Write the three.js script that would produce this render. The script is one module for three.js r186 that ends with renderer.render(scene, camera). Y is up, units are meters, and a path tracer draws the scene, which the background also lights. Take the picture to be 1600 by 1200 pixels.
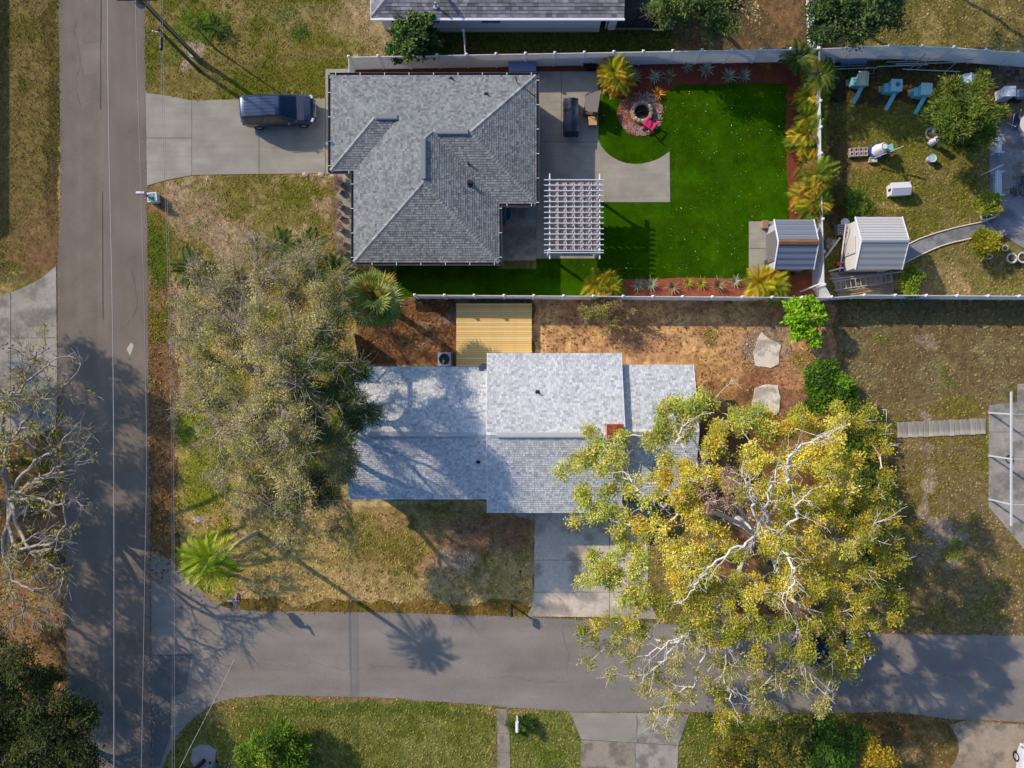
import * as THREE from 'three';
import { Sky } from 'three/addons/objects/Sky.js';
import { RoundedBoxGeometry } from 'three/addons/geometries/RoundedBoxGeometry.js';
import { mergeGeometries } from 'three/addons/utils/BufferGeometryUtils.js';
import { TextGeometry } from 'three/addons/geometries/TextGeometry.js';
import { FontLoader } from 'three/addons/loaders/FontLoader.js';

// ---------- camera, sky, sun, exposure ----------
const W = 1024, HT = 768;
const CAMH = 47, PPM = 24;                       // drone height in metres, photo pixels per metre on the ground
const scene = new THREE.Scene();
const camera = new THREE.PerspectiveCamera(2 * Math.atan(600 / PPM / CAMH) * 180 / Math.PI, W / HT, 0.5, 2000);
camera.position.set(0, CAMH, 0); camera.up.set(0, 0, -1); camera.lookAt(0, 0, 0);
const renderer = new THREE.WebGLRenderer({ antialias: true });
renderer.setSize(W, HT);
renderer.toneMapping = THREE.LinearToneMapping;
renderer.toneMappingExposure = 1.36;
renderer.shadowMap.enabled = true;
const SUN_EL = 30.6 * Math.PI / 180;
const sunDir = new THREE.Vector3(-0.824 * Math.cos(SUN_EL), Math.sin(SUN_EL), -0.566 * Math.cos(SUN_EL)).normalize();
const sky = new Sky(); sky.name = 'sky'; sky.scale.setScalar(900); sky.userData.kind = 'structure';
sky.material.uniforms.sunPosition.value.copy(sunDir);
sky.material.uniforms.turbidity.value = 3; sky.material.uniforms.rayleigh.value = 1.2;
sky.material.uniforms.mieCoefficient.value = 0.004;
scene.add(sky); scene.environmentIntensity = 0.25;
const sun = new THREE.DirectionalLight(0xffe9cf, 3.7);
sun.position.copy(sunDir).multiplyScalar(120); sun.castShadow = true; sun.shadow.mapSize.set(4096, 4096);
Object.assign(sun.shadow.camera, { left: -55, right: 55, top: 55, bottom: -55, near: 1, far: 300 });
sun.shadow.radius = 1; scene.add(sun); scene.add(sun.target);

// ---------- helpers ----------
function RNG(a) { return () => { a |= 0; a = a + 0x6D2B79F5 | 0; let t = Math.imul(a ^ a >>> 15, 1 | a); t = t + Math.imul(t ^ t >>> 7, 61 | t) ^ t; return ((t ^ t >>> 14) >>> 0) / 4294967296; }; }
const rnd = RNG(77);
const rr = (a, b, r = rnd) => a + (b - a) * r();
const V = (x, y, z) => new THREE.Vector3(x, y, z);
const P = (px, py, h = 0) => V((px - 800) / PPM * (1 - h / CAMH), h, (py - 600) / PPM * (1 - h / CAMH));   // a photo pixel and a height -> a place
const toPx = (x, z) => [800 + x * PPM, 600 + z * PPM];
const lin1 = (v) => { v /= 255; return v <= 0.04045 ? v / 12.92 : Math.pow((v + 0.055) / 1.055, 2.4); };
const K = 0.8;
const lin = (c, k = 1) => [lin1(c[0]) * K * k, lin1(c[1]) * K * k, lin1(c[2]) * K * k];
const col = (c, k = 1) => new THREE.Color().setRGB(...lin(c, k));
const mixc = (a, b, t) => [a[0] + (b[0] - a[0]) * t, a[1] + (b[1] - a[1]) * t, a[2] + (b[2] - a[2]) * t];
const clamp = (x, a = 0, b = 1) => x < a ? a : x > b ? b : x;
const sst = (a, b, x) => { const t = clamp((x - a) / (b - a)); return t * t * (3 - 2 * t); };
function hash2(x, y) { let h = Math.imul(x, 374761393) + Math.imul(y, 668265263) | 0; h = Math.imul(h ^ h >>> 13, 1274126177); return ((h ^ h >>> 16) >>> 0) / 4294967296; }
function vn(x, y) { const xi = Math.floor(x), yi = Math.floor(y), fx = x - xi, fy = y - yi, u = fx * fx * (3 - 2 * fx), v = fy * fy * (3 - 2 * fy);
  const a = hash2(xi, yi), b = hash2(xi + 1, yi), c = hash2(xi, yi + 1), d = hash2(xi + 1, yi + 1); return a + (b - a) * u + (c - a) * v + (a - b - c + d) * u * v; }
function fbm(x, y, o = 4) { let s = 0, a = 0.5, n = 0; for (let i = 0; i < o; i++) { s += a * vn(x, y); n += a; a *= 0.5; x = x * 2.03 + 17.1; y = y * 2.03 + 5.7; } return s / n; }

const used = new Map();
function numbered(n) { const k = used.get(n) || 0; used.set(n, k + 1); return k ? n + '_' + String(k).padStart(3, '0') : n; }
function tag(o, label, category, group, kind) { if (label) o.userData.label = label; if (category) o.userData.category = category; if (group) o.userData.group = group; if (kind) o.userData.kind = kind; return o; }
function thing(name, label, category, pos = V(0, 0, 0), turn = 0, group) { const o = new THREE.Group(); o.name = numbered(name); o.position.copy(pos); o.rotation.y = turn; scene.add(o); return tag(o, label, category, group); }
function part(name, geo, m, parent = scene) { const o = new THREE.Mesh(geo, m); o.name = parent === scene ? numbered(name) : name; parent.add(o); return o; }
function struct(name, geo, m, label) { const o = part(name, geo, m); o.userData.kind = 'structure'; if (label) o.userData.label = label; return o; }
function copyOf(src, pos, turn, label, group) { const c = src.clone(); c.name = numbered(src.name.replace(/_\d{3}$/, '')); c.userData = { ...src.userData }; if (label) c.userData.label = label; if (group) c.userData.group = group; if (pos) c.position.copy(pos); if (turn !== undefined) c.rotation.y = turn; scene.add(c); return c; }
const plain = (g) => { g = g.index ? g.toNonIndexed() : g; for (const k of Object.keys(g.attributes)) if (!['position', 'normal', 'uv'].includes(k)) g.deleteAttribute(k); return g; };
const merge = (list) => mergeGeometries(list.map(plain), false);
function box(w, h, d, x = 0, y = 0, z = 0, ry = 0, rx = 0, rz = 0) { const g = new THREE.BoxGeometry(w, h, d); if (rx) g.rotateX(rx); if (rz) g.rotateZ(rz); if (ry) g.rotateY(ry); g.translate(x, y, z); return plain(g); }
function rbox(w, h, d, r, x = 0, y = 0, z = 0, ry = 0, rx = 0) { const g = new RoundedBoxGeometry(w, h, d, 2, r); if (rx) g.rotateX(rx); if (ry) g.rotateY(ry); g.translate(x, y, z); return plain(g); }
function cyl(r1, r2, h, x = 0, y = 0, z = 0, n = 14) { const g = new THREE.CylinderGeometry(r1, r2, h, n); g.translate(x, y, z); return plain(g); }
const UP = V(0, 1, 0);
function rod(a, b, r, r2 = r, n = 7) { const d = b.clone().sub(a), g = new THREE.CylinderGeometry(r2, r, d.length(), n); g.applyQuaternion(new THREE.Quaternion().setFromUnitVectors(UP, d.clone().normalize())); g.translate((a.x + b.x) / 2, (a.y + b.y) / 2, (a.z + b.z) / 2); return plain(g); }
function geoOf(pos, uv, color) { const g = new THREE.BufferGeometry(); g.setAttribute('position', new THREE.Float32BufferAttribute(pos, 3)); g.setAttribute('uv', new THREE.Float32BufferAttribute(uv || new Array(pos.length / 3 * 2).fill(0), 2)); if (color) g.setAttribute('color', new THREE.Float32BufferAttribute(color, 3)); g.computeVertexNormals(); return g; }
// a flat-topped piece from an outline in world [x, z], top at y1, sides down to y0, uv in metres
function sheet(pts, y1, y0) {
  let c = pts.map((p) => new THREE.Vector2(p[0], p[1])); if (THREE.ShapeUtils.isClockWise(c)) c = c.reverse();
  const pos = [], uv = [];
  for (const [a, b, d] of THREE.ShapeUtils.triangulateShape(c, [])) for (const i of [a, d, b]) { pos.push(c[i].x, y1, c[i].y); uv.push(c[i].x, c[i].y); }
  if (y0 !== undefined) for (let i = 0; i < c.length; i++) { const p = c[i], q = c[(i + 1) % c.length];
    for (const [v, y] of [[p, y0], [p, y1], [q, y1], [p, y0], [q, y1], [q, y0]]) { pos.push(v.x, y, v.y); uv.push(v.x + v.y, y); } }
  return geoOf(pos, uv);
}
const px2 = (list, h = 0) => list.map(([a, b]) => { const p = P(a, b, h); return [p.x, p.z]; });
function rough(list, amp, step, seed) { // roughens an outline given in photo pixels
  const out = []; for (let i = 0; i < list.length; i++) { const a = list[i], b = list[(i + 1) % list.length], L = Math.hypot(b[0] - a[0], b[1] - a[1]), n = Math.max(1, Math.round(L / step));
    for (let k = 0; k < n; k++) { const t = k / n, x = a[0] + (b[0] - a[0]) * t, y = a[1] + (b[1] - a[1]) * t; out.push([x + (fbm(x * 0.07 + seed, y * 0.07) - 0.5) * amp * 2, y + (fbm(x * 0.07, y * 0.07 + seed + 40) - 0.5) * amp * 2]); } } return out; }

const blendT = (a, b, t) => typeof a === 'number' ? a + (b - a) * t : mixc(a, b, t);
function seamless(fn, i, j, w, h) { const bx = w * 0.8, by = h * 0.8, tx = i > bx ? (i - bx) / (w - bx) : 0, ty = j > by ? (j - by) / (h - by) : 0; if (fn.once || (!tx && !ty)) return fn(i, j); const row = (jj) => tx ? blendT(fn(i, jj), fn(i - w, jj), tx) : fn(i, jj); return ty ? blendT(row(j), row(j - h), ty) : row(j); }
function tex(w, h, fn, srgb = true) { const d = new Uint8Array(w * h * 4); for (let j = 0; j < h; j++) for (let i = 0; i < w; i++) { const c = seamless(fn, i, j, w, h), k = (j * w + i) * 4; if (typeof c === 'number') d[k] = d[k + 1] = d[k + 2] = clamp(c) * 255; else { d[k] = clamp(c[0]) * 255; d[k + 1] = clamp(c[1]) * 255; d[k + 2] = clamp(c[2]) * 255; } d[k + 3] = 255; }
  const t = new THREE.DataTexture(d, w, h, THREE.RGBAFormat); t.wrapS = t.wrapT = THREE.RepeatWrapping; t.magFilter = THREE.LinearFilter; t.minFilter = THREE.LinearMipmapLinearFilter; t.generateMipmaps = true; if (srgb) t.colorSpace = THREE.SRGBColorSpace; t.needsUpdate = true; return t; }
const rep = (t, metres) => { const c = t.clone(); c.repeat.set(1 / metres, 1 / metres); c.needsUpdate = true; return c; };
const mat = (c, r = 0.8, o = {}) => new THREE.MeshPhysicalMaterial({ color: col(c), roughness: r, specularIntensity: r > 0.85 ? 0.35 : 1, side: THREE.DoubleSide, ...o });
// ---------- the ground: colours of soil and grass ----------
const G = { dry: [176, 150, 100], drygreen: [138, 128, 64], green: [104, 108, 36], olive: [126, 116, 66], brown: [128, 98, 64], litter: [112, 84, 56], sand: [186, 168, 148], tan: [200, 158, 104], dark: [92, 78, 50], fresh: [96, 122, 34] };
// zones: x0, y0, x1, y1 in photo pixels, main colour, second colour, share of the second
const zones = [
  [-400, -400, 2000, 1600, G.olive, G.dry, 0.35],
  [-400, -400, 92, 430, [128, 112, 66], [112, 104, 50], 0.5],
  [226, -400, 548, 160, [136, 122, 66], [106, 108, 36], 0.52],
  [226, 268, 550, 470, [134, 122, 62], [176, 150, 114], 0.5],
  [228, 290, 262, 560, [118, 112, 40], [150, 122, 80], 0.45],
  [230, 540, 275, 900, [136, 104, 70], [112, 92, 52], 0.5],
  [70, 0, 93, 420, [104, 92, 46], [96, 82, 52], 0.5],
  [274, 470, 560, 950, [184, 160, 96], [136, 136, 46], 0.5],
  [360, 780, 835, 945, [196, 168, 114], [164, 146, 88], 0.45],
  [560, 790, 760, 900, [176, 148, 96], [124, 116, 58], 0.45],
  [232, 940, 1010, 962, [120, 100, 44], [140, 112, 60], 0.5],
  [560, 466, 713, 576, [158, 112, 72], [122, 86, 58], 0.5],
  [831, 466, 1306, 660, [226, 180, 122], [196, 150, 106], 0.5],
  [1080, 600, 1310, 960, [160, 118, 78], [120, 88, 56], 0.5],
  [1306, 462, 1700, 640, [124, 106, 72], [134, 122, 84], 0.5],
  [1306, 620, 1700, 1000, [134, 116, 78], [124, 112, 56], 0.45],
  [548, -400, 740, 92, [160, 138, 100], [98, 102, 36], 0.4],
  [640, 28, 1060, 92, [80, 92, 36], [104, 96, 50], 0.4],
  [1050, -400, 1285, 92, [106, 88, 62], [134, 104, 70], 0.4],
  [1280, -400, 1800, 92, [120, 110, 60], [152, 136, 84], 0.4],
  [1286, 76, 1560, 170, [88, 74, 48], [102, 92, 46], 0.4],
  [1286, 160, 1560, 470, [118, 114, 48], [138, 124, 74], 0.45],
  [1400, 380, 1700, 470, [128, 118, 66], [168, 142, 102], 0.4],
  [230, 1080, 775, 1700, [128, 128, 66], [106, 112, 44], 0.5],
  [795, 1090, 910, 1700, [118, 122, 60], [94, 108, 38], 0.5],
  [1050, 1090, 1330, 1700, [118, 118, 58], [98, 110, 42], 0.5],
  [1330, 1100, 1800, 1700, [134, 110, 66], [110, 94, 50], 0.5],
  [-400, 690, 106, 1700, [160, 124, 84], [112, 90, 58], 0.45],
  [-400, 640, 92, 760, [128, 100, 62], [110, 104, 44], 0.5],
];
// single patches: x, y, rx, ry, colour, strength
const patches = [
  [290, 60, 40, 40, G.fresh, 0.6], [330, 42, 30, 22, G.fresh, 0.8], [440, 25, 18, 14, [60, 92, 26], 0.8], [470, 43, 12, 12, [60, 92, 26], 0.8], [520, 70, 60, 24, [112, 110, 36], 0.7], [480, 120, 70, 30, [110, 110, 36], 0.7],
  [560, 40, 50, 40, [166, 142, 104], 0.7], [430, 20, 90, 20, [160, 138, 98], 0.5], [300, 75, 22, 18, G.sand, 0.8], [290, 105, 10, 10, G.sand, 0.8], [318, 72, 8, 8, G.sand, 0.7], [490, 90, 50, 14, [150, 128, 84], 0.5],
  [240, 395, 18, 40, [80, 100, 28], 0.8], [245, 430, 20, 20, [82, 102, 30], 0.7], [305, 360, 14, 12, [84, 108, 30], 0.8], [300, 320, 60, 20, [168, 142, 110], 0.7], [310, 355, 50, 22, [178, 152, 122], 0.7], [440, 330, 60, 34, [116, 116, 38], 0.6], [470, 300, 40, 20, [110, 112, 34], 0.6], [380, 300, 40, 20, [132, 122, 58], 0.6],
  [316, 670, 34, 26, G.fresh, 0.9], [340, 700, 46, 40, [144, 146, 44], 0.8], [320, 750, 40, 40, [134, 140, 44], 0.8], [300, 640, 20, 30, [140, 142, 50], 0.7], [310, 808, 11, 8, [200, 188, 190], 0.8], [440, 870, 70, 40, [190, 166, 96], 0.6], [620, 860, 50, 30, [128, 122, 50], 0.45], [560, 830, 36, 30, [136, 130, 54], 0.4],
  [715, 868, 30, 16, [180, 164, 152], 0.9], [710, 880, 44, 26, [172, 150, 120], 0.6], [760, 835, 70, 30, [146, 112, 88], 0.8], [815, 830, 22, 40, [150, 110, 82], 0.7], [670, 880, 24, 18, [196, 152, 112], 0.6], [800, 920, 40, 20, [188, 156, 90], 0.6], [500, 920, 60, 18, [190, 162, 96], 0.6],
  [700, 500, 22, 14, [150, 138, 132], 0.7], [665, 515, 14, 8, [214, 166, 116], 0.6], [660, 540, 26, 16, [206, 154, 104], 0.5], [1110, 525, 12, 14, [120, 120, 60], 0.7], [1160, 560, 40, 50, [196, 148, 104], 0.5], [1110, 590, 60, 40, [190, 144, 84], 0.5],
  [1198, 540, 36, 40, [150, 132, 118], 0.8], [1180, 590, 30, 16, [160, 108, 78], 0.8], [1235, 590, 36, 40, [188, 134, 98], 0.7], [1240, 630, 26, 26, [158, 116, 92], 0.6], [1250, 560, 20, 16, [124, 116, 58], 0.6],
  [1450, 650, 14, 8, [168, 148, 128], 0.8], [1452, 755, 16, 20, [178, 160, 140], 0.85], [1450, 700, 12, 10, [172, 152, 132], 0.7], [1448, 790, 10, 24, [172, 154, 136], 0.8], [1478, 832, 34, 26, [178, 160, 146], 0.8], [1440, 870, 26, 20, [164, 144, 124], 0.6], [1490, 880, 14, 10, [170, 152, 140], 0.7], [1495, 845, 8, 9, G.fresh, 0.8], [1493, 870, 9, 7, G.fresh, 0.7], [1415, 700, 26, 26, [146, 122, 86], 0.6], [1500, 640, 40, 20, [118, 112, 48], 0.7], [1580, 612, 14, 12, [100, 104, 40], 0.7], [1540, 700, 10, 60, [112, 112, 44], 0.6], [1375, 528, 12, 8, G.fresh, 0.7], [1447, 533, 14, 8, [160, 142, 122], 0.7], [1475, 585, 8, 10, [104, 112, 44], 0.6], [1480, 602, 9, 6, [96, 112, 40], 0.6],
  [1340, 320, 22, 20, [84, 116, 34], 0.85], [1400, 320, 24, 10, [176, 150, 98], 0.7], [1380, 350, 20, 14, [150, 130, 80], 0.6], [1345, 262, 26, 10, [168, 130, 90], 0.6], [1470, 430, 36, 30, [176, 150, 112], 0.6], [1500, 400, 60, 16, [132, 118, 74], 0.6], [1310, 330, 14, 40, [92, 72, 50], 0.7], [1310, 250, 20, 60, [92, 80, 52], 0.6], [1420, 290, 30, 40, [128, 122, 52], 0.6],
  [420, 1160, 80, 40, [96, 106, 38], 0.5], [330, 1110, 60, 14, [166, 132, 92], 0.6], [560, 1112, 200, 12, [88, 104, 34], 0.6], [700, 1090, 300, 7, [156, 126, 84], 0.8], [310, 1130, 20, 40, [108, 96, 52], 0.6], [1180, 1125, 60, 16, [98, 116, 40], 0.7], [1330, 1140, 40, 20, [104, 90, 46], 0.6], [1390, 1135, 40, 26, [96, 76, 46], 0.7], [1410, 1180, 40, 20, [186, 156, 108], 0.5], [1150, 1150, 60, 40, [110, 116, 48], 0.5], [1250, 1105, 120, 8, [168, 136, 80], 0.7], [815, 1108, 60, 6, [164, 138, 94], 0.7],
  [255, 900, 20, 16, [110, 96, 52], 0.6], [60, 380, 40, 60, [142, 110, 76], 0.6], [70, 400, 26, 30, [134, 102, 72], 0.7], [40, 320, 50, 20, [136, 112, 70], 0.5], [85, 200, 10, 60, [92, 90, 36], 0.6],
];
function groundColour(px, py, fine = true) {
  const wx = px + (fbm(px * 0.035, py * 0.035, 3) - 0.5) * 30, wy = py + (fbm(px * 0.035 + 91, py * 0.035 + 13, 3) - 0.5) * 30;
  let z = zones[0]; for (let i = zones.length - 1; i > 0; i--) { const q = zones[i]; if (wx > q[0] && wx < q[2] && wy > q[1] && wy < q[3]) { z = q; break; } }
  const n1 = fbm(px * 0.022 + 3, py * 0.022, 4), n2 = fbm(px * 0.09 + 31, py * 0.09 + 7, 3);
  let c = mixc(z[4], z[5], sst(0.62 - z[6] * 0.36, 0.8 - z[6] * 0.36, n1 * 0.65 + n2 * 0.35));
  for (const q of patches) { const dx = (wx - q[0]) / q[2], dy = (wy - q[1]) / q[3], d = dx * dx + dy * dy; if (d < 2.2) { const t = (1 - sst(0.35, 1.5, d + (n2 - 0.5) * 1.6)) * q[5]; if (t > 0) c = mixc(c, q[4], t); } }
  if (fine) { const g = vn(px * 0.42, py * 0.42) * 0.5 + vn(px * 0.9 + 50, py * 0.9) * 0.5, m = fbm(px * 0.16 + 9, py * 0.16, 2); const k = 0.72 + 0.36 * g + 0.3 * (m - 0.5) ; c = [c[0] * k, c[1] * k * (0.97 + 0.06 * m), c[2] * k]; }
  return c;
}
{
  const tw = 2048, th = 1640, x0 = -40, z0 = -32, ww = 80, hh = 64;
  const gfn = (i, j) => { const c = groundColour(...toPx(x0 + (i + 0.5) / tw * ww, z0 + (j + 0.5) / th * hh)); return [c[0] / 255, c[1] / 255, c[2] / 255]; }; gfn.once = true; const t = tex(tw, th, gfn);
  const nb = tex(512, 512, (i, j) => 0.5 * hash2(i, j) + 0.5 * vn(i * 0.25, j * 0.25), false);
  const pos = [], uv = [], NX = 80, NZ = 64, q = (i, j) => { const x = x0 + i * ww / NX, z = z0 + j * hh / NZ; pos.push(x, 0, z); uv.push(i / NX, j / NZ); };
  for (let i = 0; i < NX; i++) for (let j = 0; j < NZ; j++) { q(i, j); q(i, j + 1); q(i + 1, j); q(i + 1, j); q(i, j + 1); q(i + 1, j + 1); }
  nb.repeat.set(40, 32);
  struct('lawn', geoOf(pos, uv), new THREE.MeshPhysicalMaterial({ map: t, color: new THREE.Color(K * 1.3, K * 1.3, K * 1.3), specularIntensity: 0.1, roughness: 1, bumpMap: nb, bumpScale: 0.03, side: THREE.DoubleSide }), 'dry patchy lawns and bare soil around the houses');
  struct('ground', sheet([[-400, -400], [400, -400], [400, 400], [-400, 400]], -0.03), mat([124, 112, 68], 1), 'open land beyond the gardens');
}
// ---------- surfaces ----------
const asphaltT = tex(1024, 1024, (i, j) => { const w = (f) => vn((i / 1024) * f, (j / 1024) * f); const p = hash2(i >> 1, j >> 1); let k = 0.82 + 0.22 * (hash2(i, j) - 0.5) + 0.12 * (p - 0.5) + 0.15 * (fbm(i * 0.009, j * 0.009, 4) - 0.5); return [k, k * 0.99, k * 0.97]; });
const band = (axis) => tex(1024, 1024, (i, j) => { const q = axis ? j : i, k = 0.83 + 0.24 * (hash2(i, j) - 0.5) + 0.12 * (hash2(i >> 1, j >> 1) - 0.5) + 0.1 * (fbm(i * 0.009, j * 0.009, 4) - 0.5) + 0.16 * (fbm(q * 0.011 + 3, (axis ? i : j) * 0.0011, 3) - 0.5); return [k, k * 0.99, k * 0.97]; }), lanesV = band(0), lanesH = band(1);
const grit = tex(512, 512, (i, j) => hash2(i, j) * 0.6 + 0.4 * vn(i * 0.2, j * 0.2), false);
const concT = tex(1024, 1024, (i, j) => { const k = 0.86 + 0.07 * (hash2(i, j) - 0.5) + 0.16 * (fbm(i * 0.01, j * 0.01, 4) - 0.5) + 0.06 * (fbm(i * 0.004, j * 0.06, 2) - 0.5); return [k, k, k * 0.985]; });
const stainT = tex(1024, 1024, (i, j) => { const f = fbm(i * 0.008, j * 0.008, 5), s = sst(0.36, 0.74, f); const k = 0.94 - 0.2 * s + 0.09 * (hash2(i, j) - 0.5) + 0.1 * (vn(i * 0.05, j * 0.05) - 0.5); return [k, k * 0.985, k * 0.955]; });
const mulchT = tex(512, 512, (i, j) => { const k = 0.72 + 0.34 * vn(i * 0.16, j * 0.4) * (0.6 + 0.6 * hash2(i >> 1, j >> 2)) - 0.12 * fbm(i * 0.02, j * 0.02, 3); return [k, k * 0.95, k * 0.95]; });
const turfT = tex(512, 512, (i, j) => { const k = 0.74 + 0.2 * (hash2(i, j) - 0.5) + 0.22 * (fbm(i * 0.05, j * 0.05, 3) - 0.5) + 0.3 * (fbm(i * 0.012, j * 0.012, 3) - 0.5); return [k * (0.9 + 0.25 * fbm(i * 0.01 + 90, j * 0.01, 2)), k, k]; });
const mt = (c, t, m, r = 0.9, b = 0.006, o = {}) => mat(c, r, { map: rep(t, m), bumpMap: rep(grit, 1.2), bumpScale: b, ...o });
const M = {
  road: mt([154, 143, 131], lanesV, 8.3), road2: mt([172, 166, 158], lanesH, 9.1), roadPatch: mt([136, 134, 134], asphaltT, 6.3), seam: mat([104, 96, 90], 1),
  conc: mt([186, 180, 166], concT, 7.7, 0.9, 0.003), conc2: mt([192, 185, 170], concT, 6.1, 0.9, 0.003), concGrey: mt([182, 178, 170], stainT, 5.3, 0.9, 0.003), concDirty: mt([172, 164, 150], stainT, 4.1, 0.9, 0.003), concWhite: mt([232, 222, 208], stainT, 6.9, 0.9, 0.003), concPale: mt([255, 246, 230], stainT, 3.1, 0.95, 0.012),
  bluePatio: mt([158, 160, 168], stainT, 5.9, 0.85, 0.003), mulch: mt([178, 96, 74], mulchT, 1.7, 1, 0.03), mulchPale: mt([206, 126, 92], mulchT, 1.9, 1, 0.03), turf: mt([78, 130, 6], turfT, 7.3, 1, 0.02, { specularIntensity: 0.05 }), sandDrive: mt([188, 174, 154], stainT, 5.1, 1, 0.01),
  white: mat([236, 236, 240], 0.55), whiteWall: mat([226, 228, 230], 0.8), vinyl: mat([250, 250, 250], 0.9, { transmission: 0.4, thickness: 0, specularIntensity: 0.6 }), brown: mat([86, 74, 70], 0.6), glass: mat([30, 36, 44], 0.08, { metalness: 0.1 }), black: mat([26, 28, 32], 0.6), greyMetal: mat([150, 154, 160], 0.4, { metalness: 0.6 }), galv: mat([178, 182, 188], 0.5, { metalness: 0.35 }), wood: mat([140, 108, 76], 0.85), poleWood: mat([116, 90, 60], 0.95), teal: mat([128, 206, 210], 0.6), tealPale: mat([176, 216, 220], 0.6), cream: mat([222, 220, 176], 0.6),
};
// ---------- roads, drives, paths ----------
const road1 = rough([[92, -300], [92, 0], [95, 300], [90, 415], [90, 560], [100, 700], [104, 900], [104, 1085], [118, 1105], [125, 1500], [240, 1500], [237, 1200], [234, 900], [232, 600], [230, 300], [226, 0], [226, -300]], 1.4, 9, 3);
struct('road', sheet(px2(road1), 0.012, -0.05), M.road, 'worn asphalt street along the left with a fine centre seam');
const road2 = rough([[234, 860], [254, 868], [276, 884], [300, 910], [330, 938], [356, 950], [400, 955], [600, 957], [800, 963], [1000, 973], [1330, 990], [1600, 993], [1900, 996], [1900, 1150], [1600, 1128], [1490, 1124], [1400, 1112], [1300, 1114], [1080, 1112], [890, 1112], [775, 1103], [600, 1090], [420, 1086], [370, 1090], [338, 1098], [304, 1120], [280, 1146], [262, 1180], [248, 1220], [236, 1230]], 1.3, 8, 9);
struct('road', sheet(px2(road2), 0.016, -0.05), M.road2, 'pale asphalt side street crossing below the corner house');
struct('road_patch', sheet(px2(rough([[235, 1026], [300, 1023], [290, 1080], [268, 1090], [266, 1150], [250, 1196], [236, 1200]], 0.8, 8, 5)), 0.021, 0), M.roadPatch, 'darker square asphalt repair at the street corner');
for (const [a, b, w] of [[[158, -20], [157, 170], 0.03], [[160, 300], [161, 500], 0.025], [[235, 760], [236, 1200], 0.05], [[236, 1024], [300, 1023], 0.05]]) { const p = P(...a), q = P(...b), d = q.clone().sub(p), n = V(-d.z, 0, d.x).normalize().multiplyScalar(w); struct('road_seam', sheet([[p.x + n.x, p.z + n.z], [q.x + n.x, q.z + n.z], [q.x - n.x, q.z - n.z], [p.x - n.x, p.z - n.z]], 0.026), M.seam); }
struct('road_patch', sheet(px2(rough([[128, 70], [160, 66], [163, 112], [132, 118]], 1.2, 6, 31)), 0.0165), mt([164, 153, 141], lanesH, 6.7), 'slightly paler asphalt repair on the left street');
struct('road_patch', sheet(px2([[198, 545], [205, 535], [209, 540], [205, 552], [203, 556]]), 0.0165), mat([196, 190, 176], 0.95), 'small pale scuff on the street');
function slabs(name, label, list, m, top = 0.03) { const o = new THREE.Group(); o.name = numbered(name); o.userData = { kind: 'structure', label }; scene.add(o); list.forEach((s, i) => part('slab', sheet(px2(s), top + (i % 3) * 0.002, -0.08), Array.isArray(m) ? m[i % m.length] : m, o)); return o; }
slabs('driveway', 'clean pale concrete driveway under the dark blue car', [[[228, 145], [262, 150], [299.7, 157], [299.7, 215.6], [229, 215.6]], [[229, 216.4], [299.7, 216.4], [299.7, 274], [262, 281], [230, 290]], [[300.3, 157], [404.6, 155.5], [404.6, 272], [300.3, 273.5]], [[405.4, 155.5], [508, 154], [508, 271], [405.4, 272]], [[508.8, 108], [546, 108], [546, 272], [508.8, 272]]], [M.conc, M.conc2, M.conc]);
slabs('porch', 'pale porch strip beside the grey hipped house with potted shrubs', [[[526, 272], [556, 272], [556, 341], [526.5, 341]], [[526.5, 341.8], [556, 341.8], [556, 410], [527, 410]]], M.conc2);
slabs('side_walk', 'narrow shaded concrete walk behind the grey hipped house', [[[554, 113], [700, 113], [700, 132], [554, 132]], [[700.8, 113], [838, 113], [838, 132], [700.8, 132]]], M.concGrey);
const arc = []; for (let i = 0; i <= 22; i++) { const a = Math.PI * (1 - i / 22) ; arc.push([0, 0]); }
const curve = [[935, 218], [939, 228], [946, 237], [955, 245], [966, 251], [978, 255], [990, 256.5], [1002, 256], [1014, 253.5], [1026, 249.5], [1036, 244], [1046, 237]];
slabs('patio', 'smooth concrete patio with a curved edge behind the grey hipped house', [[[838, 112], [876.6, 112], [876.6, 221.6], [838, 221.6]], [[877.4, 112], [934.6, 112], [935, 218], [936.5, 221.6], [877.4, 221.6]], [[838, 222.4], [936.8, 222.4], ...curve.slice(1), [1047, 316], [943, 316], [934, 316], [934, 404], [838, 404]], [[776, 316], [837.4, 316], [837.4, 407], [776, 407]]], [M.conc2, M.conc2, M.conc2, M.concGrey]);
slabs('shed_pad', 'concrete pad in front of the blue-grey shed', [[[1170, 346], [1212, 346], [1212, 387.6], [1170, 387.6]], [[1170, 388.4], [1212, 388.4], [1212, 430], [1170, 430]]], M.conc2);
slabs('driveway', 'weathered pale driveway in front of the light grey gabled house', [[[835, 785], [951.6, 785], [951.6, 874.6], [835, 874.6]], [[952.4, 785], [1012, 785], [1012, 874.6], [952.4, 874.6]], [[835, 875.4], [951.6, 875.4], [951.6, 924.6], [835, 924.6]], [[952.4, 875.4], [1012, 875.4], [1012, 924.6], [952.4, 924.6]], [[835, 925.4], [951.6, 925.4], [951.6, 964], [824, 963], [832, 945]], [[952.4, 925.4], [1012, 925.4], [1017, 945], [1028, 967], [952.4, 965]]], M.concWhite);
slabs('garden_path', 'short bluish walk beside the front eave of the light grey house', [[[786, 786], [834, 786], [834, 813], [806, 806]]], M.concGrey);
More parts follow.
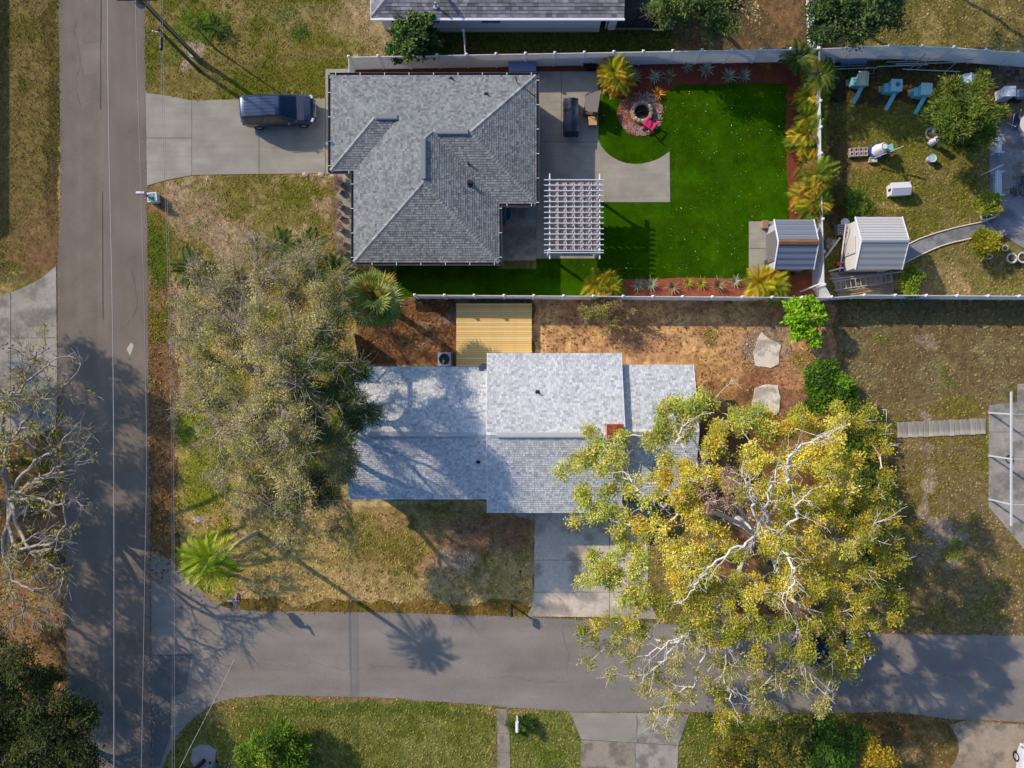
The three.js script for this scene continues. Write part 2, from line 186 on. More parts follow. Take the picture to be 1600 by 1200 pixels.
slabs('driveway', 'flared old concrete driveway at the left edge', [[[17.6, 457], [40, 448], [66, 434], [88, 416], [89, 527.6], [17.6, 527.6]], [[17.6, 528.4], [89, 528.4], [90, 600], [88, 668], [17.6, 690]], [[-60, 480], [16.8, 458], [16.8, 690], [-60, 700]]], M.concGrey);
slabs('garden_path', 'narrow concrete path crossing the lower lawn', [[[776, 1108], [792, 1108], [796, 1145.6], [777, 1145.6]], [[777, 1146.4], [796, 1146.4], [797, 1174.6], [777, 1174.6]], [[777, 1175.4], [797, 1175.4], [798, 1230], [777, 1230]]], M.concDirty);
slabs('driveway', 'stained concrete driveway at the lower edge', [[[891, 1113], [994.5, 1114], [995, 1160], [908, 1155]], [[995.3, 1114], [1076, 1117], [1060, 1164], [995.8, 1160]], [[908, 1156], [992, 1161], [992, 1240], [908, 1240]], [[992.8, 1161], [1060, 1165], [1056, 1240], [992.8, 1240]]], [M.conc, M.concGrey, M.concDirty, M.concGrey]);
slabs('concrete_pad', 'broad grey concrete pad under the white post frame', [[[1545, 633], [1590, 628], [1590, 600], [1640, 598], [1640, 674.6], [1545, 674.6]], [[1545, 675.4], [1640, 675.4], [1640, 900], [1600, 858], [1545, 792]]], M.concGrey);
struct('driveway', sheet(px2(rough([[1484, 1132], [1520, 1126], [1620, 1134], [1640, 1240], [1470, 1240], [1500, 1172], [1494, 1150]], 3, 8, 6)), 0.012, -0.05), M.sandDrive, 'sandy worn driveway in the lower right corner');
struct('concrete_pad', sheet(px2(rough([[1182, 536], [1190, 520], [1203, 530], [1218, 540], [1216, 570], [1204, 575], [1180, 570], [1176, 552]], 3, 4, 21)), 0.05, -0.1), M.concPale, 'crumbled pale slab of an old pad in the dry yard');
struct('concrete_pad', sheet(px2(rough([[1180, 606], [1192, 601], [1214, 603], [1219, 622], [1217, 645], [1206, 652], [1180, 656], [1175, 636]], 2, 4, 25)), 0.06, -0.1), M.concPale, 'cracked pale slab beside the yellow tree');
struct('turf', sheet(px2([[620, 404], [776, 404], [776, 420], [838, 420], [838, 400], [900, 400], [900, 128], [1242, 126], [1242, 464], [620, 464]]), 0.008), M.turf, 'vivid green artificial turf behind the grey hipped house');
struct('mulch_bed', sheet(px2([[553, 105], [838, 103], [838, 112.5], [553, 113]]), 0.014), M.mulch, 'thin strip of red mulch along the back fence');
struct('mulch_bed', sheet(px2(rough([[838, 102], [1282, 94], [1282, 350], [1234, 346], [1230, 280], [1228, 200], [1230, 132], [1190, 128], [1120, 132], [1060, 132], [1040, 146], [1000, 160], [960, 152], [936, 146], [936, 112], [838, 112]], 1.5, 8, 2)), 0.014), M.mulch, 'red mulch bed along the back and side fence');
struct('mulch_bed', sheet(px2(rough([[1030, 192], [1020, 206], [1000, 213], [980, 208], [969, 194], [963, 176], [968, 160], [980, 150], [1020, 148], [1034, 164]], 1.5, 5, 8)), 0.019), M.mulchPale, 'round patch of pale mulch under the fire ring');
struct('mulch_bed', sheet(px2(rough([[964, 437], [1090, 434], [1180, 436], [1290, 424], [1290, 466], [964, 466]], 1.5, 8, 14)), 0.014), M.mulchPale, 'mulch bed with rosettes along the lower fence');
slabs('patio', 'bluish concrete patio and curved path of the right yard', [[[1411, 387], [1440, 373], [1488, 358], [1545, 346], [1560, 364], [1520, 371], [1472, 383], [1411, 411]], [[1546, 186], [1660, 186], [1660, 440], [1600, 388], [1561, 364], [1546, 345.4]]], M.bluePatio);
{ // pavers
  const o = new THREE.Group(); o.name = numbered('paver_path'); o.userData = { kind: 'structure', label: 'row of grey pavers leading to the concrete pad' }; scene.add(o);
  const ms = [[206, 202, 192], [194, 190, 182], [214, 210, 198], [200, 196, 184]].map((c) => mt(c, stainT, 3.7));
  for (let i = 0; i < 17; i++) { const t = i / 17, x = 1402 + i * 8.1, y = 664 - 6.5 * t; part('paver', rbox(8.1 / 24 - 0.016, 0.08, 1.02 + rr(-0.05, 0.05), 0.012, 0, 0, 0).translate(...P(x + 4, y + 8).add(V(0, 0.01 + rr(0, 0.012), 0)).toArray()), ms[i % 4], o).rotation.y = 0; }
  const b = new THREE.Group(); b.name = numbered('brick_paving'); b.userData = { kind: 'structure', label: 'old loose bricks laid by the upper right fence' }; scene.add(b);
  const bm = [[150, 128, 116], [132, 116, 104], [164, 146, 132], [118, 100, 88]].map((c) => mt(c, stainT, 2.3));
  for (let i = 0; i < 9; i++) for (let j = 0; j < 8; j++) if (rnd() > 0.14) part('brick', rbox(0.25, 0.07, 0.19, 0.01, 0, 0, 0, rr(-0.08, 0.08)).translate(...P(1548 + i * 6.8, 102 + j * 5).add(V(0, rr(0.015, 0.03), 0)).toArray()), bm[Math.floor(rnd() * 4)], b);
}
// ---------- roofs ----------
const shingleMat = (c) => new THREE.MeshPhysicalMaterial({ specularIntensity: 0.3, color: col(c), roughness: 0.95, vertexColors: true, side: THREE.DoubleSide });
function clipBox(poly, u0, u1, v0, v1) { // polygon in (u, v) against a rectangle
  const cut = (p, f) => { const o = []; for (let i = 0; i < p.length; i++) { const a = p[i], b = p[(i + 1) % p.length], da = f(a), db = f(b); if (da >= 0) o.push(a); if ((da >= 0) !== (db >= 0)) { const t = da / (da - db); o.push([a[0] + (b[0] - a[0]) * t, a[1] + (b[1] - a[1]) * t]); } } return o; };
  let p = cut(poly, (q) => q[0] - u0); if (p.length) p = cut(p, (q) => u1 - q[0]); if (p.length) p = cut(p, (q) => q[1] - v0); if (p.length) p = cut(p, (q) => v1 - q[1]); return p;
}
// real shingle tabs over a planar roof face; eave = first two points
function shingleFace(face, out, o = {}) {
  const r = RNG(o.seed || 5), ex = o.exposure || 0.15, tw = o.tab || 0.3;
  const a = face[0], u = face[1].clone().sub(a).normalize(); let n = V(0, 0, 0); for (let i = 1; i < face.length - 1; i++) n.add(face[i].clone().sub(a).cross(face[i + 1].clone().sub(a))); n.normalize(); if (n.y < 0) n.negate();
  let v = n.clone().cross(u).normalize(); if (v.y < 0) v.negate();
  const poly = face.map((p) => { const d = p.clone().sub(a); return [d.dot(u), d.dot(v)]; });
  const umin = Math.min(...poly.map((p) => p[0])), umax = Math.max(...poly.map((p) => p[0])), vmax = Math.max(...poly.map((p) => p[1]));
  const at = (q, h) => a.clone().addScaledVector(u, q[0]).addScaledVector(v, q[1]).addScaledVector(n, h);
  const dark = u.z !== 0 && Math.abs(u.z) > 0.7;
  for (let j = 0; j * ex < vmax; j++) { let x = umin - r() * tw; const v0 = j * ex, v1 = v0 + ex;
    while (x < umax) { const w = tw * (0.7 + 0.6 * r()), p = clipBox(poly, x, x + w - 0.012, v0, v1); x += w; if (p.length < 3) continue;
      let ar = 0; for (let i = 0; i < p.length; i++) { const q = p[i], s = p[(i + 1) % p.length]; ar += q[0] * s[1] - s[0] * q[1]; } if (Math.abs(ar) < 0.0004) continue;
      const th = 0.015 + 0.012 * r(), H = p.map((q) => 0.006 + th * (1 - (q[1] - v0) / ex));
      const cn = o.contrast ?? 1; let k = 0.92 + cn * 0.5 * (r() - 0.5); if (r() < 0.25) k *= 1 - 0.34 * cn; const mid = at(p[0], 0); k *= 1 + 0.2 * cn * (fbm(mid.x * 0.5 + 30, mid.z * 0.5 + 11, 3) - 0.5); if (o.streak) k *= 0.6 + 0.75 * fbm(mid.x * 1.9, mid.z * 0.12, 3);
      const c = [k, k * (0.99 + 0.02 * r()), k * (0.97 + 0.06 * r())], q3 = p.map((q, i) => at(q, H[i]));
      for (let i = 1; i < p.length - 1; i++) { const t = [q3[0], q3[i], q3[i + 1]]; for (const s of t) { out.pos.push(s.x, s.y, s.z); out.col.push(...c); } }
      for (let i = 0; i < p.length; i++) { const i2 = (i + 1) % p.length; if (Math.abs(p[i][1] - v0) < 1e-4 && Math.abs(p[i2][1] - v0) < 1e-4) { const b0 = at(p[i], 0), b1 = at(p[i2], 0); for (const s of [q3[i], b0, q3[i2], q3[i2], b0, b1]) { out.pos.push(s.x, s.y, s.z); out.col.push(c[0] * 0.8, c[1] * 0.8, c[2] * 0.8); } } } } }
}
function faceGeo(faces, drop) { const pos = []; for (const f of faces) { // fascia depth and deck
    const a = f[0], u = f[1].clone().sub(a).normalize(); let n = V(0, 0, 0); for (let i = 1; i < f.length - 1; i++) n.add(f[i].clone().sub(a).cross(f[i + 1].clone().sub(a))); n.normalize(); if (n.y < 0) n.negate(); const v = n.clone().cross(u);
    const c = f.map((p) => { const d = p.clone().sub(a); return new THREE.Vector2(d.dot(u), d.dot(v)); });
    for (const t of THREE.ShapeUtils.triangulateShape(c, [])) for (const i of t) pos.push(f[i].x, f[i].y, f[i].z); } return geoOf(pos); }
const shOf = (o) => geoOf(o.pos, null, o.col);
function caps(a, b, out, w = 0.15, seed = 3) { // overlapping ridge cap shingles from a to b
  const d = b.clone().sub(a), L = d.length(), r = RNG(seed); d.normalize(); const s = V(-d.z, 0, d.x).normalize(), n = Math.max(1, Math.round(L / 0.2));
  for (let i = 0; i < n; i++) { const p = a.clone().addScaledVector(d, i * L / n), q = a.clone().addScaledVector(d, (i + 1.12) * L / n), k = 0.75 + 0.4 * r();
    const l = (o, t, h) => o.clone().addScaledVector(s, t).add(V(0, h, 0)); const P4 = [[l(p, -w, -0.012), l(p, 0, 0.062), l(q, 0, 0.045), l(q, -w, -0.03)], [l(p, 0, 0.062), l(p, w, -0.012), l(q, w, -0.03), l(q, 0, 0.045)]];
    for (const f of P4) for (const j of [0, 1, 2, 0, 2, 3]) { out.pos.push(f[j].x, f[j].y, f[j].z); out.col.push(k, k, k); } } }
function ventPipe(parent, p, h = 0.35, r = 0.05, m = M.black) { const o = part('vent_pipe', merge([cyl(r, r, h + 0.2, 0, h / 2 - 0.1, 0, 10), cyl(r * 2.6, r * 3, 0.03, 0, 0.03, 0, 12)]), m, parent); o.position.copy(p); return o; }
function ridgeVent(parent, a, b, m) { const d = b.clone().sub(a), L = d.length(); const g = merge([box(L, 0.05, 0.3, 0, 0.06, 0), box(L - 0.04, 0.025, 0.2, 0, 0.092, 0)]); const o = part('ridge_vent', g, m, parent); o.position.copy(a).add(b).multiplyScalar(0.5); o.rotation.y = -Math.atan2(d.z, d.x); return o; }
function windowPart(parent, x, y, z, w, h, turn) { const f = part('window', merge([box(w + 0.12, 0.07, 0.09, 0, h / 2 + 0.03, 0), box(w + 0.16, 0.07, 0.14, 0, -h / 2 - 0.03, 0.02), box(0.06, h, 0.09, -w / 2 - 0.03, 0, 0), box(0.06, h, 0.09, w / 2 + 0.03, 0, 0), box(w, 0.05, 0.06, 0, 0, 0)]), M.white, parent); f.position.set(x, y, z); f.rotation.y = turn; part('pane', box(w, h, 0.02, 0, 0, -0.005), M.glass, f); return f; }

// the light grey gabled house
{
  const house = thing('gabled_house', 'light grey shingled gabled house beside the big yellow tree', 'house');
  const roofM = shingleMat([222, 226, 226]), deckM = mat([150, 152, 154], 0.95), wallM = M.whiteWall;
  const sect = [['left', 546, 573, 764, 780, 2.5], ['mid', 762, 552, 970, 801, 2.75], ['right', 969, 570, 1083, 774, 2.5]];
  const S = sect.map(([, a, b, c, d, h]) => { const p = P(a, b, h), q = P(c, d, h); return { x0: p.x, x1: q.x, z0: p.z, z1: q.z, h }; });
  S[0].x1 = S[1].x0 + 0.05; S[2].x0 = S[1].x1 - 0.05;
  const faces = [], out = { pos: [], col: [] }, cap = { pos: [], col: [] }, trim = [];
  S.forEach((s, i) => { const zr = (s.z0 + s.z1) / 2, hr = s.h + (s.z1 - s.z0) / 2 * 0.33; s.zr = zr; s.hr = hr;
    const f1 = [V(s.x1, s.h, s.z0), V(s.x0, s.h, s.z0), V(s.x0, hr, zr), V(s.x1, hr, zr)], f2 = [V(s.x0, s.h, s.z1), V(s.x1, s.h, s.z1), V(s.x1, hr, zr), V(s.x0, hr, zr)];
    faces.push(f1, f2); shingleFace(f1, out, { seed: 10 + i, contrast: 0.62, exposure: 0.145, tab: 0.17 }); shingleFace(f2, out, { seed: 20 + i, contrast: 0.62, exposure: 0.145, tab: 0.17 }); caps(V(s.x0, hr, zr), V(s.x1, hr, zr), cap, 0.16, i + 3);
    for (const [za, zb] of [[s.z0, zr], [s.z1, zr]]) for (const x of [s.x0, s.x1]) { const dz = zb - za, L = Math.hypot(dz, hr - s.h), g = box(0.04, 0.2, L, 0, 0, 0); g.rotateX(-Math.atan2(hr - s.h, dz) ); g.translate(x + (x === s.x0 ? -0.023 : 0.023), (s.h + hr) / 2 - 0.09, (za + zb) / 2); trim.push(g); }
    for (const z of [s.z0, s.z1]) trim.push(box(s.x1 - s.x0 - 0.05, 0.18, 0.04, (s.x0 + s.x1) / 2, s.h - 0.1, z + (z === s.z0 ? 0.023 : -0.023))); });
  const roof = part('roof', faceGeo(faces), deckM, house);
  const sh = part('shingles', shOf(out), roofM, roof); sh.userData.kind = 'stuff';
  part('ridge_cap', shOf(cap), roofM, roof).userData.kind = 'stuff';
  part('fascia', merge(trim), M.white, house);
  const walls = []; S.forEach((s) => { const o = 0.45; const a = s.x0 + (s === S[0] ? o : 0.06), b = s.x1 - (s === S[2] ? o : 0.06); for (const z of [s.z0 + o, s.z1 - o]) walls.push(box(b - a, s.h - 0.02, 0.15, (a + b) / 2, s.h / 2 - 0.02, z));
    for (const x of [a, b]) { const shp = new THREE.Shape([new THREE.Vector2(-(s.z1 - s.z0) / 2 + o, 0), new THREE.Vector2((s.z1 - s.z0) / 2 - o, 0), new THREE.Vector2((s.z1 - s.z0) / 2 - o, s.h + o * 0.33 - 0.08), new THREE.Vector2(0, s.hr - 0.08), new THREE.Vector2(-(s.z1 - s.z0) / 2 + o, s.h + o * 0.33 - 0.08)]); const g = new THREE.ExtrudeGeometry(shp, { depth: 0.12, bevelEnabled: false }); g.rotateY(Math.PI / 2); g.translate(x - 0.06, 0, s.zr); walls.push(plain(g)); } });
  part('wall', merge(walls), wallM, house);
  const m = S[1]; const gd = part('garage_door', merge([0, 1, 2, 3].map((i) => rbox(2.7, 0.52, 0.05, 0.015, 0, 0.28 + i * 0.54, 0))), M.white, house); gd.position.set(m.x0 + 5.4, 0, m.z1 - 0.45 + 0.1);
  const fd = part('front_door', rbox(0.95, 2.05, 0.06, 0.02, 0, 1.05, 0), mat([70, 84, 104]), house); fd.position.set(m.x0 + 1.3, 0, m.z1 - 0.45 + 0.11); part('handle', cyl(0.03, 0.03, 0.08, 0.36, 1.0, 0.06), M.greyMetal, fd);
  windowPart(house, S[0].x0 + 2.6, 1.4, S[0].z1 - 0.35, 1.5, 1.1, 0); windowPart(house, S[0].x0 + 6, 1.4, S[0].z1 - 0.35, 1.2, 1.1, 0); windowPart(house, S[2].x0 + 2, 1.4, S[2].z1 - 0.35, 1.2, 1.1, 0); windowPart(house, S[1].x0 + 6, 1.4, S[1].z0 + 0.35, 1.4, 1.1, Math.PI);
  const rv = mat([196, 198, 198], 0.9); const rAt = (s, pxx) => V((pxx - 800) / 24 * (1 - s.hr / 47), s.hr, s.zr);
  ridgeVent(roof, rAt(S[0], 575), rAt(S[0], 745), rv); ridgeVent(roof, rAt(S[1], 776), rAt(S[1], 940), rv);
  const onF = (s, pxx, pyy) => { let z = (pyy - 600) / 24, y = s.h; for (let i = 0; i < 4; i++) { const zz = z * (1 - y / 47); y = s.hr - Math.abs(zz - s.zr) * 0.33; } return V((pxx - 800) / 24 * (1 - y / 47), y, z * (1 - y / 47)); };
  ventPipe(roof, onF(S[1], 840, 613), 0.3, 0.05, M.black); ventPipe(roof, onF(S[0], 747, 721), 0.22, 0.05, M.black);
  // chimney, brick by brick
  const ch = part('chimney', box(0.74, 3.05, 0.84, 0, 1.5, 0), mat([120, 86, 70], 0.95), house); const cb = P(961, 676, 5.3); ch.position.set(cb.x, 2.15, cb.z);
  const bm = [[164, 92, 64], [148, 80, 56], [176, 108, 78], [138, 84, 64]].map((c) => mat(c, 0.95)); const bl = rbox(0.2, 0.062, 0.05, 0.006), bs = rbox(0.05, 0.062, 0.2, 0.006);
  const buckets = [[], [], [], []]; for (let j = 22; j < 41; j++) for (let i = 0; i < 4; i++) for (const s of [-1, 1]) { const off = j % 2 ? 0.05 : -0.05; buckets[Math.floor(rnd() * 4)].push(bl.clone().translate(-0.33 + i * 0.215 + off, j * 0.074, s * 0.425)); buckets[Math.floor(rnd() * 4)].push(bs.clone().translate(s * 0.375, j * 0.074, -0.33 + i * 0.215 + off)); }
  buckets.forEach((b, i) => part('brickwork', merge(b), bm[i], ch).userData.kind = 'stuff');
  part('chimney_crown', merge([rbox(1.02, 0.12, 0.16, 0.02, 0, 3.08, -0.43), rbox(1.02, 0.12, 0.16, 0.02, 0, 3.08, 0.43), rbox(0.16, 0.12, 0.72, 0.02, -0.43, 3.08, 0), rbox(0.16, 0.12, 0.72, 0.02, 0.43, 3.08, 0)]), mat([206, 176, 152], 0.95), ch);
  part('chimney_lid', rbox(0.98, 0.05, 0.98, 0.012, 0, 3.17, 0), mt([178, 92, 58], stainT, 1.1), ch);
  // satellite dish at the roof step
  const dish = thing('satellite_dish', 'small grey satellite dish at the rear roof step of the light grey house', 'satellite dish', onF(S[0], 757, 577), 0.6);
  const dg = new THREE.SphereGeometry(0.42, 20, 8, 0, Math.PI * 2, 0, 0.75); dg.scale(1, 0.7, 1); dg.rotateX(Math.PI); dg.rotateX(0.7); dg.translate(0, 0.62, 0); part('dish', plain(dg), mat([128, 138, 150], 0.5), dish); part('mast', rod(V(0, 0, 0), V(0, 0.36, 0), 0.025), M.galv, dish); part('feed_arm', rod(V(0, 0.35, 0), V(0, 0.62, 0.4), 0.015), M.galv, dish);
}
// the grey hipped house
{
  const house = thing('hipped_house', 'grey shingled house with a many-sided hipped roof and green turf', 'house'); const E = 2.7, sl = 0.34;
  const q = (x, y, d = 0) => { const p = P(x, y, E); return V(p.x, E + d / 24 * (1 - E / 47) * sl, p.z); };
  const A = q(517, 118), B = q(838, 118), C = q(838, 318), D = q(780, 318), Ee = q(780, 410), F = q(553, 410), Gp = q(553, 267), H = q(517, 267);
  const p1 = q(591.5, 192.5, 74.5), p2 = q(627.5, 192.5, 74.5), p3 = q(666.5, 231.5, 113.5), p4 = q(680, 218, 100), p5 = q(738, 218, 100), p6 = q(666.5, 296.5, 113.5);
  const faces = [[B, A, p1, p2, p3, p4, p5], [C, B, p5], [D, C, p5, p4], [Ee, D, p4, p3, p6], [F, Ee, p6], [Gp, F, p6, p3, p2], [H, Gp, p2, p1], [A, H, p1]];
  const roofM = shingleMat([152, 156, 154]), out = { pos: [], col: [] }, cap = { pos: [], col: [] };
  faces.forEach((f, i) => shingleFace(f, out, { seed: 40 + i, contrast: 0.8, exposure: 0.145, tab: 0.17 }));
  [[A, p1], [H, p1], [p1, p2], [p2, p3], [p3, p4], [p4, p5], [B, p5], [C, p5], [p3, p6], [Ee, p6], [F, p6]].forEach(([a, b], i) => { if (i !== 1) caps(a, b, cap, 0.15, i); }); caps(H, p1, cap, 0.15, 4);
  const roof = part('roof', faceGeo(faces), mat([112, 116, 118], 0.95), house);
  part('shingles', shOf(out), roofM, roof).userData.kind = 'stuff'; part('ridge_cap', shOf(cap), roofM, roof).userData.kind = 'stuff';
  const rv = mat([140, 144, 143], 0.9); const mid = (a, b, t) => a.clone().lerp(b, t);
  ridgeVent(roof, mid(p4, p5, 0.08), mid(p4, p5, 0.93), rv); ridgeVent(roof, mid(p3, p6, -0.02), mid(p3, p6, 0.92), rv); ridgeVent(roof, mid(p1, p2, 0), mid(p1, p2, 0.95), rv);
  const ring = [A, B, C, D, Ee, F, Gp, H], wl = [], ga = [], strap = [];
  ring.forEach((a, i) => { const b = ring[(i + 1) % 8], d = b.clone().sub(a), L = d.length(), ang = -Math.atan2(d.z, d.x), m = a.clone().add(b).multiplyScalar(0.5), n = V(d.z, 0, -d.x).normalize();
    const g = merge([box(L + 0.02, 0.16, 0.03, 0, -0.1, -0.02), box(L + 0.16, 0.02, 0.14, 0, -0.11, -0.09), box(L + 0.18, 0.13, 0.02, 0, -0.045, -0.165)]); g.rotateY(ang); g.translate(m.x, m.y, m.z); ga.push(g);
    for (let k = 0; k <= Math.floor(L / 1.5); k++) { const s = box(0.035, 0.025, 0.16, -L / 2 + 0.3 + k * 1.5, 0.035, -0.09); s.rotateY(ang); s.translate(m.x, m.y, m.z); strap.push(s); } });
  part('gutter', merge(ga), mat([96, 84, 88], 0.6), house); strap.forEach((s) => part('gutter_strap', s, M.white, house));
  const inset = ring.map((p, i) => { const a = ring[(i + 7) % 8], b = ring[(i + 1) % 8], d1 = p.clone().sub(a).normalize(), d2 = b.clone().sub(p).normalize(); return p.clone().add(V(-d1.z, 0, d1.x).multiplyScalar(0.45)).add(V(-d2.z, 0, d2.x).multiplyScalar(0.45)); });
  inset.forEach((a, i) => { const b = inset[(i + 1) % 8], d = b.clone().sub(a), L = d.length(); const g = box(L + 0.1, E - 0.06, 0.15, 0, (E - 0.06) / 2, 0); g.rotateY(-Math.atan2(d.z, d.x)); g.translate((a.x + b.x) / 2, 0, (a.z + b.z) / 2); wl.push(g); });
  part('wall', merge(wl), mt([206, 204, 200], stainT, 3), house);
  const gw = inset[7], gn = inset[0]; const gd = part('garage_door', merge([0, 1, 2, 3].map((i) => rbox(4.4, 0.52, 0.05, 0.015, 0, 0.28 + i * 0.54, 0))), M.white, house); gd.position.set((gw.x + gn.x) / 2 - 0.1, 0, (gw.z + gn.z) / 2); gd.rotation.y = Math.PI / 2;
  windowPart(house, inset[6].x - 0.1, 1.5, inset[6].z + 2, 1.4, 1.1, -Math.PI / 2); windowPart(house, inset[2].x + 0.1, 1.4, inset[1].z + 3, 1.8, 1.6, Math.PI / 2); windowPart(house, (inset[4].x + inset[5].x) / 2, 1.5, inset[4].z + 0.1, 1.5, 1.1, 0);
  const onS = (x, y, d) => q(x, y, d); ventPipe(roof, onS(733, 262, 47), 0.4, 0.06); ventPipe(roof, onS(733, 291, 46), 0.34, 0.09); ventPipe(roof, onS(760, 152, 34), 0.25, 0.05); ventPipe(roof, onS(705, 124, 6), 0.25, 0.05);
  const cord = part('roof_wire', (() => { const c = new THREE.CatmullRomCurve3([q(805, 121, 3).add(V(0, 0.06, 0)), q(808, 131, 13).add(V(0, 0.06, 0)), q(822, 142, 14).add(V(0, 0.06, 0)), q(836, 152, 2).add(V(0, 0.06, 0))]); return plain(new THREE.TubeGeometry(c, 16, 0.025, 5)); })(), M.black, roof);
}
// the white house at the top edge
{
  const house = thing('white_house', 'white walled house with a weathered dark roof at the top edge', 'house'); const E = 2.75;
  const e0 = P(580, 27, E), e1 = P(975, 24, E); const zs = e0.z, x0 = e0.x, x1 = e1.x, dep = 4.4, zr = zs - dep, hr = E + dep * 0.36;
  const f = [[V(x0, E, zs), V(x1, E, zs), V(x1 - dep * 0.0, hr, zr), V(x0 + dep, hr, zr)], [V(x1, E, zr - dep), V(x0, E, zr - dep), V(x0 + dep, hr, zr), V(x1, hr, zr)], [V(x0, E, zr - dep), V(x0, E, zs), V(x0 + dep, hr, zr)]];
  const out = { pos: [], col: [] }, cap = { pos: [], col: [] }; f.forEach((a, i) => shingleFace(a, out, { seed: 70 + i, exposure: 0.2, tab: 0.36, streak: i < 2 })); caps(V(x0, E, zs), V(x0 + dep, hr, zr), cap, 0.15, 8); caps(V(x0 + dep, hr, zr), V(x1, hr, zr), cap, 0.15, 9);
  const rm = shingleMat([150, 150, 152]), roof = part('roof', faceGeo(f), mat([96, 96, 98]), house); part('shingles', shOf(out), rm, roof).userData.kind = 'stuff'; part('ridge_cap', shOf(cap), rm, roof).userData.kind = 'stuff';
  part('fascia', merge([box(x1 - x0, 0.2, 0.05, (x0 + x1) / 2, E - 0.1, zs + 0.03), box(0.05, 0.2, 2 * dep, x0 - 0.03, E - 0.1, zr), box(x1 - x0 + 0.1, 0.1, 0.12, (x0 + x1) / 2, E - 0.04, zs + 0.12)]), M.white, house);
  const wz = P(600, 47, 0).z, wx0 = P(601, 45, 0).x, wx1 = P(936, 45, 0).x;
  part('wall', merge([box(wx1 - wx0, E, 0.2, (wx0 + wx1) / 2, E / 2, wz - 0.1), box(0.2, E + 0.0, 8, wx0 + 0.1, E / 2, wz - 4.3), box(0.2, E, 8, P(958, 45).x, E / 2, wz - 4.3), box(0.45, E, 0.3, P(955, 45).x, E / 2, wz - 0.15)]), M.whiteWall, house);
  part('footing', box(wx1 - wx0 - 2, 0.3, 0.16, (wx0 + wx1) / 2 + 1, 0.12, wz + 0.06), mat([196, 196, 190]), house);
  windowPart(house, P(768, 45).x, 1.55, wz + 0.02, 1.2, 1.05, 0); windowPart(house, P(680, 45).x, 1.5, wz + 0.02, 0.8, 0.9, 0);
  const dr = part('sliding_door', merge([box(2.75, 2.1, 0.04, 0, 1.1, 0)]), M.glass, house); dr.position.set(P(912, 45).x, 0, wz - 0.16); part('door_frame', merge([box(0.07, 2.2, 0.08, -1.4, 1.1, 0.02), box(0.07, 2.2, 0.08, 0, 1.1, 0.02), box(0.07, 2.2, 0.08, 1.4, 1.1, 0.02), box(2.9, 0.07, 0.08, 0, 2.22, 0.02)]), M.white, dr);
  const dh = thing('satellite_dish', 'white satellite dish on the dark roof of the white house', 'satellite dish', V((683 - 800) / 24 * 0.93, E + 0.55, zs - 1.3), -0.5); const dg = new THREE.SphereGeometry(0.4, 18, 7, 0, 6.29, 0, 0.8); dg.scale(1, 0.6, 1); dg.rotateX(Math.PI - 0.7); dg.translate(0, 0.6, 0); part('dish', plain(dg), M.white, dh); part('mast', rod(V(0, -0.1, 0), V(0, 0.4, 0), 0.03), M.galv, dh);
  ventPipe(roof, V((681 - 800) / 24 * 0.935, E + 0.2, zs - 0.55), 0.5, 0.06, M.galv);
  // screened porch
  const po = thing('screen_porch', 'dark screened porch at the right end of the white house', 'porch'); const a = P(962, 44), b = P(1048, 44), ph = 2.4, pw = b.x - a.x, pd = 4.5;
  const bars = []; for (let i = 0; i <= 3; i++) { bars.push(box(0.07, ph, 0.07, a.x + pw * i / 3, ph / 2, a.z)); bars.push(box(0.07, 0.07, pd, a.x + pw * i / 3, ph, a.z - pd / 2)); } for (let k = 0; k < 4; k++) bars.push(box(pw, 0.06, 0.06, (a.x + b.x) / 2, ph + (k ? 0.004 : 0), a.z - k * 1.3)); bars.push(box(pw, 0.1, 0.07, (a.x + b.x) / 2, 0.1, a.z)); for (const z of [1.5, 3]) bars.push(box(0.07, ph, 0.07, b.x, ph / 2, a.z - z));
  part('frame', merge(bars), mat([54, 48, 46]), po); part('screen', merge([box(pw, ph, 0.01, (a.x + b.x) / 2, ph / 2, a.z - 0.045), box(pw, 0.01, pd, (a.x + b.x) / 2, ph - 0.05, a.z - pd / 2), box(0.01, ph, pd, b.x - 0.045, ph / 2, a.z - pd / 2)]), new THREE.MeshStandardMaterial({ color: col([58, 58, 60]), roughness: 0.9, side: THREE.DoubleSide, transparent: true, opacity: 0.72 }), po); part('floor_slab', box(pw + 0.3, 0.12, pd, (a.x + b.x) / 2, 0.05, a.z - pd / 2 + 0.1), M.concGrey, po);
}
// the neighbour house whose eave shades the left edge
{
  const h = thing('neighbour_house', 'low gabled house beyond the left edge that shades the verge', 'house'); const x1 = P(-72, 0).x, x0 = x1 - 9, z1 = P(0, 307).z, z0 = z1 - 22, xr = (x0 + x1) / 2, hr = 2.6 + 4.5 * 0.33;
  part('roof', faceGeo([[V(x1, 2.6, z1), V(x1, 2.6, z0), V(xr, hr, z0), V(xr, hr, z1)], [V(x0, 2.6, z0), V(x0, 2.6, z1), V(xr, hr, z1), V(xr, hr, z0)]]), mat([150, 146, 140], 0.95), h);
  part('wall', merge([box(8.2, 2.58, 21, xr, 1.29, (z0 + z1) / 2)]), M.whiteWall, h);
}
